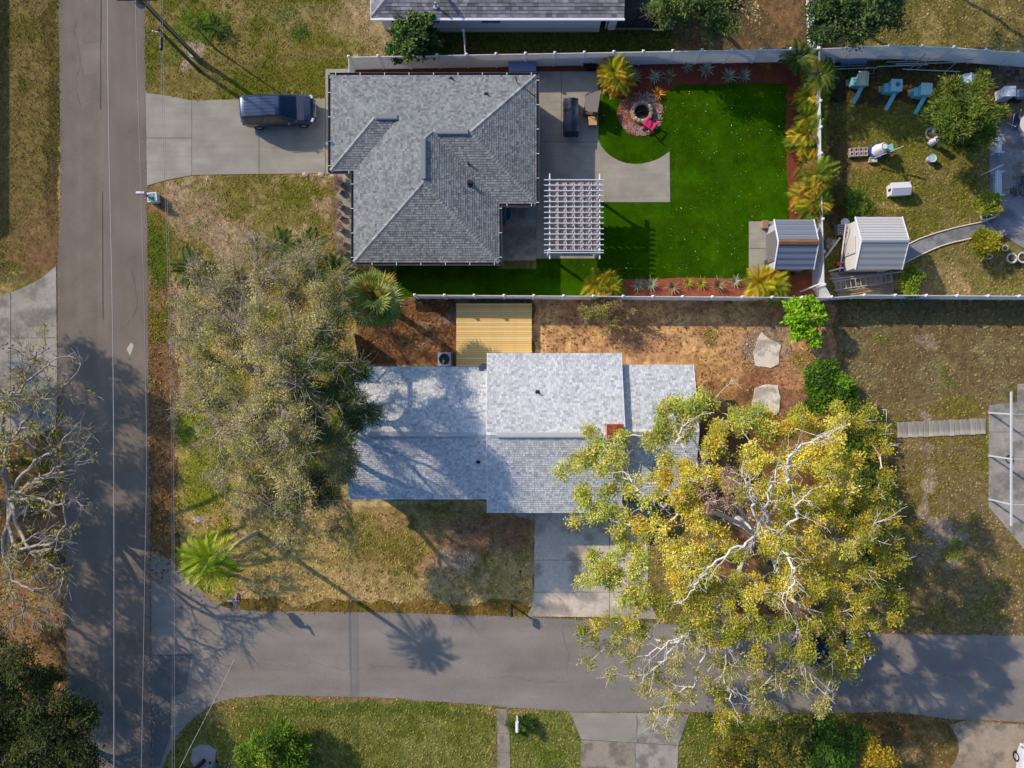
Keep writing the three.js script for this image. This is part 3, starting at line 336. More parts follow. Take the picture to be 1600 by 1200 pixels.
// ---------- fences ----------
const fenceGeo = {}; function panelGeo(L) { const k = L.toFixed(2); return fenceGeo[k] ||= merge(Array.from({ length: Math.max(2, Math.round(L / 0.155)) }, (_, i, n = Math.max(2, Math.round(L / 0.155))) => rbox(L / n - 0.004, 1.5, 0.028, 0.006, -L / 2 + (i + 0.5) * L / n, 0.9, 0))); }
const railG = {}; const railGeo = (L) => railG[L.toFixed(2)] ||= rbox(L, 0.13, 0.05, 0.01);
const postG = rbox(0.13, 1.9, 0.13, 0.012, 0, 0.95, 0), capG = (() => { const g = new THREE.ConeGeometry(0.115, 0.09, 4); g.rotateY(Math.PI / 4); g.translate(0, 1.945, 0); return merge([g, box(0.16, 0.03, 0.16, 0, 1.885, 0)]); })();
function fence(label, run, o = {}) { // run: top-edge pixels
  const t = thing('vinyl_fence', label, 'fence'), H = 1.8, m = o.m || M.vinyl; let first = true;
  for (let i = 0; i < run.length - 1; i++) { const a = P(run[i][0], run[i][1], H), b = P(run[i + 1][0], run[i + 1][1], H), d = b.clone().sub(a); d.y = 0; const L = d.length(), n = Math.max(1, Math.round(L / 1.83)), ang = -Math.atan2(d.z, d.x);
    for (let k = 0; k <= n; k++) { const p = a.clone().addScaledVector(d, k / n); p.y = 0; if (k || first) { if (!(o.skipFirst && i === 0 && k === 0) && !(o.skipLast && i === run.length - 2 && k === n)) { const ps = part('post', postG, m, t); ps.position.copy(p); ps.rotation.y = ang; part('post_cap', capG, M.white, ps); } }
      if (k < n) { const c = a.clone().addScaledVector(d, (k + 0.5) / n); c.y = 0; const w = L / n - 0.135; const pa = part('panel', panelGeo(w), m, t); pa.position.copy(c); pa.rotation.y = ang; const r1 = part('top_rail', railGeo(w), m, t); r1.position.copy(c).setY(1.715); r1.rotation.y = ang; const r2 = part('bottom_rail', railGeo(w), m, t); r2.position.copy(c).setY(0.1); r2.rotation.y = ang; } }
    first = false; } return t; }
fence('long white vinyl fence behind the grey hipped house', [[545, 89], [1281, 76]]);
fence('short white fence return joining the hipped house corner', [[545, 89], [545, 124]], { skipFirst: true, m: M.vinyl });
fence('white fence dividing the lawns beside the white house', [[727, 86], [724, 48]], { skipFirst: true });
fence('white fence running up from the garden corner past the dark tree', [[1281, 76], [1277, -60]], { skipFirst: true });
fence('white fence between the green turf and the right yard', [[1281, 76], [1283, 240], [1288, 445], [1299, 464]], { skipFirst: true });
fence('white fence along the top of the right yard', [[1283, 76], [1390, 71], [1490, 74], [1640, 86]], { skipFirst: true });
fence('white fence behind the sunlit timber deck', [[648, 461], [1299, 465]], { skipLast: true });
fence('white fence above the dry lawn on the right', [[1299, 465], [1350, 461], [1640, 463]], { skipFirst: true });
{ // grey wooden side gate
  const g = thing('wooden_gate', 'weathered wooden side gate beside the air conditioner yard', 'gate'); const a = P(553, 521, 1.7), b = P(562, 574, 1.7), d = b.clone().sub(a); d.y = 0; const n = 15; const bm = [[132, 108, 84], [118, 96, 76], [146, 122, 98]].map((c) => mat(c, 0.95)); const pg = rbox(0.13, 1.7, 0.025, 0.006, 0, 0.85, 0);
  for (let i = 0; i < n; i++) { const p = a.clone().addScaledVector(d, (i + 0.5) / n); const q = part('board', pg, bm[i % 3], g); q.position.set(p.x, rr(0, 0.03), p.z); q.rotation.y = -Math.atan2(d.z, d.x); }
  for (const y of [0.4, 1.35]) part('rail', rod(a.clone().setY(y).add(V(0.05, 0, 0)), b.clone().setY(y).add(V(0.05, 0, 0)), 0.035, 0.035, 4), bm[1], g);
}
// ---------- timber deck ----------
{
  const d = thing('timber_deck', 'new honey coloured timber deck behind the light grey house', 'deck'); const a = P(713, 474, 0.4), b = P(831, 579, 0.4), n = 30, w = (b.z - a.z) / n;
  const g = [0, 1, 2].map(() => rbox(b.x - a.x, 0.032, w - 0.012, 0.006)); const wt = tex(512, 128, (i, j) => { const k = 0.93 + 0.08 * fbm(i * 0.012, j * 0.22, 3) - 0.06 * sst(0.62, 0.7, vn(i * 0.02, j * 0.07)); return [k, k * 0.985, k * 0.94]; });
  const ms = [[252, 222, 156], [250, 212, 140], [255, 230, 168], [246, 206, 134], [252, 218, 148]].map((c) => mat(c, 0.88, { map: wt }));
  for (let i = 0; i < n; i++) { const q = part('board', g[i % 3], ms[Math.floor(rnd() * 5)], d); q.position.set((a.x + b.x) / 2 + rr(-0.008, 0.008), 0.4 + rr(-0.003, 0.003), a.z + (i + 0.5) * w); }
  part('rim_joist', merge([box(0.04, 0.34, b.z - a.z, a.x + 0.03, 0.2, (a.z + b.z) / 2), box(0.04, 0.34, b.z - a.z, b.x - 0.03, 0.2, (a.z + b.z) / 2), box(b.x - a.x - 0.2, 0.34, 0.04, (a.x + b.x) / 2, 0.2, a.z + 0.03)]), mat([150, 104, 62], 0.8), d);
}
// ---------- pergola ----------
{
  const p = thing('pergola', 'white slatted pergola with a sagging grey canopy on the patio', 'pergola'); const H = 2.5; const a = P(859, 286, H), b = P(937, 390, H); const m = M.white;
  const pg = rbox(0.15, H, 0.15, 0.012, 0, H / 2, 0); for (const x of [a.x, b.x]) for (const z of [a.z + 0.3, b.z]) part('post', pg, m, p).position.set(x, 0, z);
  for (const x of [a.x, b.x]) part('beam', rbox(0.07, 0.2, b.z - a.z + 1.15, 0.01), m, p).position.set(x, H - 0.06, (a.z + b.z) / 2);
  const rg = rbox(P(943, 0, H).x - P(850, 0, H).x, 0.15, 0.042, 0.008); const xs = (P(850, 0, H).x + P(943, 0, H).x) / 2; const n = 14;
  for (let i = 0; i < n; i++) part('rafter', rg, m, p).position.set(xs, H + 0.12, P(0, 282 + i * 8.45, H).z);
  part('rafter', rg, m, p).position.set(xs, H + 0.12, P(0, 395.5, H).z);
  const sg = rbox(0.035, 0.05, b.z - a.z + 0.1, 0.006); for (let i = 1; i < 6; i++) part('slat', sg, m, p).position.set(a.x + (b.x - a.x) * i / 6, H + 0.01, (a.z + b.z) / 2);
  const cm = mat([160, 152, 147], 0.9); const cz = [[P(0, 284, H).z, P(0, 317, H).z], [P(0, 318.8, H).z, P(0, 353, H).z], [P(0, 354.8, H).z, P(0, 389.5, H).z]];
  for (const [z0, z1] of cz) { const pos = [], NX = 48, q = (i, z) => { const t = i / NX * 6, f = t - Math.floor(t); return [a.x + 0.06 + (b.x - a.x - 0.12) * i / NX, H - 0.06 - 0.16 * Math.sin(Math.PI * f), z]; }; for (let i = 0; i < NX; i++) { const A = q(i, z0), B = q(i, z1), C = q(i + 1, z1), D = q(i + 1, z0); pos.push(...A, ...B, ...C, ...A, ...C, ...D); } part('canopy_cloth', geoOf(pos), cm, p); }
}
// ---------- cars ----------
function loftBody(st, hood) { // st: [x, halfWidth, yBottom, yTop]; a rounded section at each station
  const ring = st.map(([x, w, y0, y1]) => { const r = Math.min(0.12, (y1 - y0) * 0.3), o = []; const prof = [[-1, y0 + 0.06, 0.93], [-1, y0 + r, 1], [-1, (y0 + y1) / 2, 1.0], [-1, y1 - r, 0.985], [-1, y1 - r * 0.35, 0.95], [-1, y1, 0.86], [-0.5, y1 + 0.018, 1], [0, y1 + 0.024, 1]]; for (const [s, y, k] of prof) o.push([x, y, s * w * k]); for (const [s, y, k] of prof.slice(0, -1).reverse()) o.push([x, y, -s * w * k]); return o; });
  const pos = [], n = ring[0].length; for (let i = 0; i < ring.length - 1; i++) for (let k = 0; k < n; k++) { const k2 = (k + 1) % n, A = ring[i][k], B = ring[i + 1][k], C = ring[i + 1][k2], D = ring[i][k2]; pos.push(...A, ...B, ...C, ...A, ...C, ...D); }
  for (const [r, f] of [[ring[0], 1], [ring[ring.length - 1], -1]]) for (let k = 1; k < n - 1; k++) pos.push(...r[0], ...r[k], ...r[k + 1]);
  return geoOf(pos);
}
const quad = (a, b, c, d) => geoOf([...a, ...b, ...c, ...a, ...c, ...d]);
const tyreG = (() => { const g = new THREE.TorusGeometry(0.26, 0.1, 10, 26); g.scale(1, 1, 1.1); return plain(g); })(), rimG = (() => { const l = []; const c = new THREE.CylinderGeometry(0.21, 0.21, 0.12, 20); c.rotateX(Math.PI / 2); l.push(plain(c)); for (let i = 0; i < 5; i++) { const s = box(0.05, 0.19, 0.03, 0, 0.1, 0.065); s.rotateZ(i * Math.PI * 0.4); l.push(s); } return merge(l); })();
function makeCar(name, label, cat, pos, turn, o) {
  const c = thing(name, label, cat, pos, turn); const k = o.kind === 'suv', bm = new THREE.MeshPhysicalMaterial({ color: col(o.colour), roughness: 0.32, metalness: 0.25, clearcoat: 1, clearcoatRoughness: 0.06, side: THREE.DoubleSide });
  const st = k ? [[-2.38, 0.48, 0.52, 0.94], [-2.34, 0.68, 0.44, 1.03], [-2.2, 0.84, 0.4, 1.07], [-1.9, 0.92, 0.36, 1.1], [-0.6, 0.93, 0.33, 1.1], [0.9, 0.93, 0.33, 1.08], [1.25, 0.92, 0.35, 1.07], [1.7, 0.9, 0.37, 1.02], [2.1, 0.85, 0.4, 0.94], [2.27, 0.74, 0.44, 0.84], [2.36, 0.54, 0.5, 0.72]] : [[-2.25, 0.62, 0.48, 0.86], [-2.15, 0.82, 0.38, 0.94], [-1.7, 0.88, 0.3, 0.97], [0, 0.89, 0.28, 0.94], [1.0, 0.89, 0.3, 0.92], [1.8, 0.84, 0.34, 0.8], [2.15, 0.72, 0.4, 0.7], [2.25, 0.5, 0.45, 0.62]];
  part('body', loftBody(st), bm, c);
  const [xr1, xf1, xf0, wb, wt, yb, yt] = k ? [-2.02, 0.3, 1.22, 0.88, 0.7, 1.08, 1.68] : [-1.1, 0.25, 1.1, 0.82, 0.6, 0.93, 1.4];
  // glasshouse: a rounded loft, the panes are patches of the same surface set a few millimetres proud
  const prof = k ? [[-2.31, 0.02, 0.6], [-2.24, 0.34, 0.62], [-2.12, 0.54, 0.66], [-1.88, 0.62, 0.7], [-0.8, 0.66, 0.71], [0.1, 0.63, 0.69], [0.36, 0.57, 0.68], [1.26, 0.0, 0.8]] : [[-1.8, 0.01, 0.7], [-1.2, 0.4, 0.64], [-0.9, 0.46, 0.62], [-0.2, 0.49, 0.61], [0.25, 0.44, 0.6], [1.1, 0.0, 0.74]];
  const at2 = (x, t, o2 = 0) => { let i = 0; while (i < prof.length - 2 && x > prof[i + 1][0]) i++; const A = prof[i], B = prof[i + 1], u = clamp((x - A[0]) / (B[0] - A[0])), dh = A[1] + (B[1] - A[1]) * u, w2 = A[2] + (B[2] - A[2]) * u, s2 = Math.sign(t), q = Math.abs(t), top = yb + dh; let z, y; if (q < 0.6) { z = q / 0.6 * (w2 - 0.1); y = top + 0.035 * (1 - (q / 0.6) ** 2); } else if (q < 0.7) { const v = (q - 0.6) / 0.1; z = w2 - 0.1 + 0.1 * Math.sin(v * 1.57); y = top - Math.min(0.07, dh) * (1 - Math.cos(v * 1.57)); } else { const v = (q - 0.7) / 0.3; const w3 = k && x < -1.9 ? wb * (1 - 0.3 * ((-1.9 - x) / 0.41) ** 2) : wb; z = w2 + (w3 - w2) * v; y = top - Math.min(0.07, dh) + (yb - top + Math.min(0.07, dh)) * v; } return [x + o2 * (dh < 0.56 ? (x > 0 ? 0.7 : -1) : 0), y + o2 * (q < 0.7 ? 1 : 0.2), s2 * (z + (q > 0.6 ? o2 : 0))]; };
  const patch = (x0, x1, t0, t1, nx, nt, o2) => { const pos = []; for (let i = 0; i < nx; i++) for (let j = 0; j < nt; j++) { const f = (a2, b2) => at2(x0 + (x1 - x0) * a2 / nx, t0 + (t1 - t0) * b2 / nt, o2); const A = f(i, j), B = f(i + 1, j), C = f(i + 1, j + 1), D = f(i, j + 1); pos.push(...A, ...B, ...C, ...A, ...C, ...D); } const g = geoOf(pos); return g; };
  part('cabin', patch(prof[0][0], prof[prof.length - 1][0], -1, 1, 36, 40, 0), bm, c);
  part('roof_panel', patch(k ? -1.95 : -0.95, k ? 0.3 : 0.15, -0.56, 0.56, 10, 12, 0.006), new THREE.MeshPhysicalMaterial({ color: col(o.roof || o.colour), roughness: 0.25, metalness: 0.3, clearcoat: 1, side: THREE.DoubleSide }), c);
  if (k) for (const z of [-0.42, -0.21, 0, 0.21, 0.42]) part('roof_rib', patch(-1.85, 0.1, z - 0.025, z + 0.025, 6, 2, 0.018), bm, c);
  const gm = new THREE.MeshPhysicalMaterial({ color: col([20, 30, 42]), roughness: 0.05, clearcoat: 1, side: THREE.DoubleSide });
  part('windscreen', patch(k ? 0.46 : 0.36, k ? 1.18 : 1.02, -0.6, 0.6, 6, 10, 0.008), gm, c); part('rear_window', patch(k ? -2.22 : -1.7, k ? -2.1 : -1.25, -0.56, 0.56, 4, 10, 0.008), gm, c);
  for (const s of [-1, 1]) for (const [x0, x1] of k ? [[-2.0, -1.35], [-1.27, -0.5], [-0.42, 0.4]] : [[-0.95, -0.25], [-0.18, 0.4]]) part('side_window', patch(x0, x1, s * 0.74, s * 0.94, 5, 3, 0.008), gm, c);
  const seam = M.black; for (const z of [-0.72, 0.72]) part('bonnet_seam', rod(V(1.3, (k ? 1.07 : 0.92), z * 0.92), V(2.05, (k ? 0.965 : 0.76), z * 0.86), 0.008, 0.008, 4), seam, c);
  for (const s of [-1, 1]) { for (const x of k ? [-1.42, 1.48] : [-1.35, 1.35]) { const w = part('wheel', tyreG, M.black, c); w.position.set(x, 0.36, s * (k ? 0.84 : 0.8)); if (s < 0) w.rotation.y = Math.PI; part('rim', rimG, M.galv, w); }
    part('mirror', rbox(0.16, 0.14, 0.22, 0.05, xf0 - 0.42, yb + 0.1, s * (wb + 0.16)), bm, c);
    const e = st[st.length - 3]; part('headlight', rbox(0.34, 0.13, 0.26, 0.05, e[0] + 0.0, e[3] - 0.09, s * (e[1] - 0.14), s * -0.4), mat([214, 220, 226], 0.15), c); part('tail_light', rbox(0.1, 0.26, 0.16, 0.04, st[1][0] + 0.02, st[1][3] - 0.2, s * (st[1][1] - 0.08)), mat([170, 24, 28], 0.25), c);
    if (k) part('roof_rail', rod(V(xr1 + 0.2, yt + 0.1, s * (wt - 0.05)), V(xf1 - 0.2, yt + 0.1, s * (wt - 0.05)), 0.022), M.black, c);
    part('handle', merge([-0.6, 0.35].map((x) => rbox(0.18, 0.03, 0.04, 0.012, x, yb - 0.1, s * (wb + 0.055)))), bm, c); }
  const fe = st[st.length - 1]; part('grille', rbox(0.05, 0.16, 0.9, 0.02, fe[0] - 0.02, fe[3] - 0.06, 0), M.galv, c); part('front_bumper', rbox(0.2, 0.16, 1.35, 0.06, fe[0] - 0.12, fe[2], 0), k ? M.black : bm, c); part('rear_bumper', rbox(0.16, 0.18, 1.5, 0.06, st[0][0] + 0.05, st[0][2], 0), k ? M.black : bm, c);
  part('number_plate', rbox(0.02, 0.12, 0.32, 0.005, st[0][0] - 0.02, 0.75, 0), M.cream, c);
  for (const s of [-1, 1]) part('wiper', rod(V(xf0 - 0.03, yb + 0.03, s * 0.1 + 0.1), V(xf0 - 0.22, yb + 0.16, s * 0.1 + 0.5), 0.012), M.black, c);
  return c;
}
makeCar('parked_car', 'dark blue sport utility car parked on the clean concrete driveway', 'car', P(441, 180, 0).setY(0.03), 0.045, { kind: 'suv', colour: [20, 44, 78], roof: [44, 74, 112] });
makeCar('parked_car', 'dark blue car half hidden beneath the yellow tree at the road edge', 'car', P(1296, 1004, 0), 0.03, { kind: 'suv', colour: [20, 34, 58] });
makeCar('parked_car', 'white car at the lower right corner on the sandy driveway', 'car', P(1601, 1211, 0), Math.PI * 0.5 - 0.05 + Math.PI, { kind: 'sedan', colour: [226, 228, 234] });
// ---------- poles and wires ----------
{
  const top = 9.6, b = P(310, 92); const u = thing('utility_pole', 'tall brown utility pole at the top beside the street', 'utility pole', b); part('pole', rod(V(0, 0, 0), V(0, top, 0), 0.145, 0.11, 14), M.poleWood, u); const y = 7.55;
  part('crossarm', rbox(2.2, 0.11, 0.09, 0.012, -0.1, y, 0.16), M.poleWood, u); for (const x of [-1.05, -0.5, 0.4, 0.9]) part('insulator', merge([cyl(0.025, 0.025, 0.16, x, y + 0.1, 0.16, 8), cyl(0.05, 0.065, 0.05, x, y + 0.15, 0.16, 10), cyl(0.04, 0.055, 0.05, x, y + 0.21, 0.16, 10)]), mat([90, 84, 92], 0.3), u);
  part('brace', merge([rod(V(-0.7, y, 0.2), V(0, y - 0.7, 0.15), 0.02), rod(V(0.6, y, 0.2), V(0, y - 0.7, 0.15), 0.02)]), M.galv, u); part('transformer', merge([cyl(0.24, 0.24, 0.75, -0.36, 6.9, -0.1, 18), cyl(0.1, 0.25, 0.06, -0.36, 7.3, -0.1, 18)]), mat([126, 134, 140], 0.5), u); part('cable_riser', rod(V(0.15, 0, 0.1), V(0.12, y, 0.08), 0.03), M.galv, u);
  const b2 = P(311, 110); const s = thing('utility_pole', 'shorter weathered pole standing beside the tall utility pole', 'utility pole', b2); part('pole', rod(V(0, 0, 0), V(0.02, 5.6, 0.02), 0.12, 0.09, 12), M.poleWood, s); part('pole_bracket', merge([rbox(0.5, 0.05, 0.05, 0.01, -0.1, 5.35, 0.1), cyl(0.04, 0.05, 0.12, -0.3, 5.42, 0.1)]), M.galv, s);
  const b3 = P(337, 77); const t = thing('wooden_post', 'thin grey wooden post in the grass right of the utility poles', 'post', b3); part('post', rod(V(0, 0, 0), V(0, 3.1, 0), 0.07, 0.05, 9), mat([126, 112, 90], 0.95), t);
  const g = thing('marker_post', 'small pale green marker post at the foot of the utility poles', 'marker', P(308, 92).add(V(0, 0, 0.1))); part('post', merge([cyl(0.11, 0.13, 0.7, 0, 0.35, 0, 12), cyl(0.13, 0.13, 0.06, 0, 0.72, 0, 12)]), mat([150, 176, 160], 0.6), g);
}
function wire(label, pts, r, m, sag = 0) { const c = new THREE.CatmullRomCurve3(pts.map(([x, y, h]) => P(x, y, h))); tag(part('power_line', plain(new THREE.TubeGeometry(c, 40, r, 5)), m), label, 'cable', 'overhead cables along the street'); }
const wl2 = mat([176, 174, 174], 0.6), wl = mat([186, 184, 182], 0.6), wd = mat([60, 56, 56], 0.6), wg = mat([150, 146, 144], 0.5);
wire('bright thick overhead cable near the centre of the left street', [[167, -160, 8.4], [170, 200, 8.1], [176, 500, 8.0], [178, 760, 7.9], [178, 1360, 8.2]], 0.02, wl2);
wire('overhead cable dark above and bright below along the street right edge', [[210, -60, 7.75], [216, 160, 7.5], [224, 420, 7.3], [229, 700, 7.2], [226, 920, 7.3], [219, 1300, 7.5]], 0.016, wg);
wire('thin left cable of the pair over the verge', [[250, -60, 6.6], [253, 150, 6.4], [262, 420, 6.2], [268, 700, 6.2], [269, 1300, 6.4]], 0.011, wg);
wire('thin right cable of the pair over the verge', [[253, -60, 6.6], [256, 150, 6.45], [265, 420, 6.25], [271, 700, 6.25], [273, 1300, 6.45]], 0.011, wg);
wire('slanting guy cable above the lower left lawn', [[366, 1030, 5.6], [336, 1092, 5.5], [278, 1206, 5.4], [240, 1290, 5.3]], 0.013, wl);
{ const c = thing('splice_case', 'black splice case hanging on the cable pair near the poles', 'splice case', P(252, 68, 6.5)); const g = new THREE.CapsuleGeometry(0.1, 0.6, 4, 12); g.rotateX(Math.PI / 2); part('case', plain(g), M.black, c); part('clamp', merge([box(0.04, 0.14, 0.04, 0, 0.06, -0.25), box(0.04, 0.14, 0.04, 0, 0.06, 0.25)]), M.galv, c); }
// ---------- street furniture ----------
{
  const s = thing('stop_sign', 'red stop sign on a thin pole seen edge-on at the street corner', 'stop sign', P(391, 920)); part('pole', rod(V(0, 0, 0), V(0, 2.75, 0), 0.035, 0.035, 8), M.galv, s);
  const pl = new THREE.Group(); pl.name = 'sign_plate'; const og = new THREE.CylinderGeometry(0.38, 0.38, 0.012, 8); og.rotateY(Math.PI / 8); og.rotateZ(Math.PI / 2); const pm = part('sign_plate', plain(og), mat([168, 22, 34], 0.4), s); pm.position.set(0.05, 2.15, 0.02); pm.rotation.y = 0.08; const wg2 = new THREE.CylinderGeometry(0.4, 0.4, 0.008, 8); wg2.rotateY(Math.PI / 8); wg2.rotateZ(Math.PI / 2); part('sign_rim', plain(wg2).translate(-0.004, 0, 0), M.white, pm);
  const font = await new FontLoader().loadAsync('fonts/droid/droid_sans_bold.typeface.json'); const tg = new TextGeometry('STOP', { font, size: 0.2, depth: 0.004, curveSegments: 4, bevelEnabled: false }); tg.computeBoundingBox(); const bb = tg.boundingBox; tg.translate(-(bb.min.x + bb.max.x) / 2, -(bb.min.y + bb.max.y) / 2, 0); tg.rotateY(Math.PI / 2); tg.translate(0.0062, 0, 0); part('lettering', plain(tg), M.white, pm);
  part('street_blade', rbox(0.75, 0.2, 0.015, 0.005), mat([150, 180, 222], 0.35), s).position.set(-0.08, 2.62, 0); const bl = part('street_blade', rbox(0.015, 0.2, 0.75, 0.005), mat([150, 180, 222], 0.35), s); bl.position.set(0.02, 2.84, 0); bl.rotation.y = 0.5; part('blade_bracket', rbox(0.1, 0.05, 0.1, 0.01, 0, 2.73, 0), M.white, s);
}
function mailbox(label, p, turn, o = {}) { const m = thing('mailbox', label, 'mailbox', p, turn); const h = o.h || 1.05, L = o.L || 0.5; part('post', rbox(0.1, h, 0.1, 0.01, 0, h / 2, 0), o.post || M.wood, m); const sh = new THREE.Shape(); sh.moveTo(-0.1, 0); sh.lineTo(0.1, 0); sh.lineTo(0.1, 0.13); sh.absarc(0, 0.13, 0.1, 0, Math.PI); sh.lineTo(-0.1, 0); const g = new THREE.ExtrudeGeometry(sh, { depth: L, bevelEnabled: true, bevelSize: 0.008, bevelThickness: 0.008, bevelSegments: 1 }); g.translate(0, h, -L / 2 + 0.1); part('box', plain(g), o.box || M.black, m); part('flag', merge([rbox(0.012, 0.16, 0.03, 0.004, 0.115, h + 0.16, 0.1), rbox(0.012, 0.07, 0.12, 0.004, 0.115, h + 0.24, 0.14)]), mat([176, 40, 40]), m); part('arm', rbox(0.08, 0.06, L * 0.8, 0.01, 0, h - 0.04, 0.1), o.post || M.wood, m); return m; }
mailbox('white mailbox at the street edge beside the teal topped box', P(236, 309), -Math.PI / 2, { h: 1.0, L: 0.5, box: mat([226, 206, 210], 0.5), post: mat([120, 90, 80]) });
mailbox('black mailbox on a dark post at the mouth of the weathered driveway', P(799, 945), 0, { h: 1.1, L: 0.5, post: M.black });
mailbox('white mailbox on a white post among plants on the lower lawn', P(808, 1119), 0, { h: 1.15, L: 0.62, box: M.white, post: M.white });
{ const s = thing('metal_stake', 'thin dark metal stake at the left edge of the weathered driveway', 'stake', P(813, 893)); part('rod', rod(V(0, 0, 0), V(0.02, 1.85, 0.03), 0.022, 0.018, 8), M.black, s); part('tip', cyl(0.012, 0.03, 0.1, 0.02, 1.88, 0.03, 8), M.black, s); part('foot', cyl(0.06, 0.09, 0.05, 0, 0.02, 0, 10), M.black, s); }
{ const b = thing('planter_box', 'square white box with a teal top by the street edge', 'box', P(244, 311.5), 0.08); part('box', merge([rbox(0.56, 0.5, 0.56, 0.03, 0, 0.25, 0)]), mat([222, 222, 214], 0.7), b); part('rim', merge([rbox(0.62, 0.06, 0.08, 0.015, 0, 0.52, -0.27), rbox(0.62, 0.06, 0.08, 0.015, 0, 0.52, 0.27), rbox(0.08, 0.06, 0.46, 0.015, -0.27, 0.52, 0), rbox(0.08, 0.06, 0.46, 0.015, 0.27, 0.52, 0)]), M.white, b); part('lid', rbox(0.44, 0.04, 0.44, 0.012, 0.02, 0.52, 0.01), mat([84, 150, 150], 0.5), b); part('knob', cyl(0.05, 0.06, 0.06, 0.05, 0.56, 0.03, 10), mat([40, 84, 84]), b); }
// ---------- patio furniture of the green garden ----------
{
  const c = thing('covered_grill', 'long black covered grill on the patio', 'grill', P(891, 188, 0), 0.02); const g = new THREE.BoxGeometry(0.9, 1, 2.1, 10, 8, 22); const p = g.attributes.position; for (let i = 0; i < p.count; i++) { let x = p.getX(i), y = p.getY(i) + 0.5, z = p.getZ(i); const top = y > 0.9; const rid = Math.exp(-x * x * 30) * 0.1; if (top) y += rid + 0.05 * Math.sin(z * 4 + x * 3); x *= 1 + 0.06 * (1 - y) + 0.03 * Math.sin(z * 17); z *= 1 + 0.03 * (1 - y) + 0.015 * Math.sin(x * 19 + y * 4); p.setXYZ(i, x, y, z); } g.computeVertexNormals(); part('cover', plain(g), mat([38, 46, 62], 0.55), c); part('strap', merge([box(0.98, 0.03, 0.05, 0, 0.4, -0.5), box(0.98, 0.03, 0.05, 0, 0.4, 0.5)]), M.black, c); for (const [x, z] of [[-0.38, -0.9], [0.38, -0.9], [-0.38, 0.9], [0.38, 0.9]]) part('caster', cyl(0.05, 0.05, 0.08, x, 0.04, z, 10), M.black, c);
  const s = thing('garden_sofa', 'brown canopied garden seat at the edge of the green turf', 'garden seat', P(922, 168), -0.16); const wk = mat([104, 92, 84], 0.8); part('seat', rbox(0.8, 0.34, 1.35, 0.05, 0, 0.2, 0), wk, s); part('backrest', rbox(0.14, 0.62, 1.35, 0.05, 0.36, 0.62, 0), wk, s); for (const z of [-0.64, 0.64]) part('arm', rbox(0.8, 0.26, 0.12, 0.04, 0, 0.48, z), wk, s); part('cushion', rbox(0.62, 0.14, 1.1, 0.05, -0.06, 0.43, 0), mat([130, 116, 104]), s); const cg = quad([-0.5, 0.95, -0.3], [0.46, 1.2, -0.75], [0.46, 1.2, 0.7], [-0.32, 1.0, 0.62]); part('canopy', cg, mat([122, 112, 106], 0.9), s); part('canopy_frame', merge([rod(V(0.42, 0.2, -0.68), V(0.46, 1.2, -0.75), 0.02), rod(V(0.42, 0.2, 0.66), V(0.46, 1.2, 0.7), 0.02), rod(V(-0.36, 0.4, 0.6), V(-0.32, 1, 0.62), 0.02), rod(V(-0.4, 0.4, -0.6), V(-0.5, 0.95, -0.3), 0.02)]), M.black, s);
  const t = thing('side_table', 'small square honey wood side table beside the brown garden seat', 'table', P(924.5, 193)); const wm = mat([214, 166, 104], 0.6); part('tabletop', merge([0, 1, 2, 3, 4].map((i) => rbox(0.108, 0.035, 0.56, 0.006, -0.224 + i * 0.112, 0.5, 0))), wm, t); const lg = rbox(0.06, 0.48, 0.06, 0.008, 0, 0.24, 0); for (const x of [-0.24, 0.24]) for (const z of [-0.24, 0.24]) part('leg', lg, wm, t).position.set(x, 0, z);
  for (const [i, [x, y, r]] of [[918, 106, 0.26], [929, 107, 0.2]].entries()) { const o = thing('black_pot', i ? 'smaller black pot with an orange tag by the white back fence' : 'larger black pot on the mulch strip by the white back fence', 'pot', P(x, y)); part('pot', plain(new THREE.LatheGeometry([[0, 0.02], [0.7, 0], [1, 1.3], [1.1, 1.35], [1.08, 1.5], [0.95, 1.45], [0.6, 0.4], [0, 0.3]].map((p) => new THREE.Vector2(p[0] * r, p[1] * r)), 18)), M.black, o); part('soil', cyl(r * 0.95, r * 0.9, 0.03, 0, r * 1.2, 0), mat([54, 42, 34], 1), o); }
  const f = thing('fire_ring', 'round ring of pale stones set on mulch in the turf', 'fire pit', P(1002, 177)); const sm = [[206, 192, 164], [190, 174, 148], [216, 204, 180], [176, 160, 138]].map((q) => mt(q, stainT, 0.9)); for (const [l, R, h, n] of [[0, 0.6, 0.16, 14], [1, 0.6, 0.34, 15]]) for (let i = 0; i < n; i++) { const a = (i + l * 0.5) / n * Math.PI * 2, g2 = new THREE.IcosahedronGeometry(0.15, 1); const pp = g2.attributes.position; for (let k = 0; k < pp.count; k++) { const s2 = 0.9 + 0.25 * hash2(Math.round(pp.getX(k) * 900 + i * 77), Math.round(pp.getZ(k) * 900 + l * 31)); pp.setXYZ(k, pp.getX(k) * 1.15 * s2, pp.getY(k) * 0.72 * s2, pp.getZ(k) * 0.92 * s2); } g2.computeVertexNormals(); const st = part('stone', plain(g2), sm[(i + l) % 4], f); st.position.set(Math.cos(a) * R, h - 0.07, Math.sin(a) * R); st.rotation.y = -a + Math.PI / 2; } part('ash', cyl(0.5, 0.5, 0.05, 0, 0.04, 0, 24), mat([64, 58, 54], 1), f); for (let i = 0; i < 3; i++) part('charred_log', rod(V(-0.3, 0.12 + i * 0.05, -0.15 + i * 0.1), V(0.25, 0.14 + i * 0.05, 0.12 - i * 0.14), 0.05), mat([44, 36, 32], 1), f);
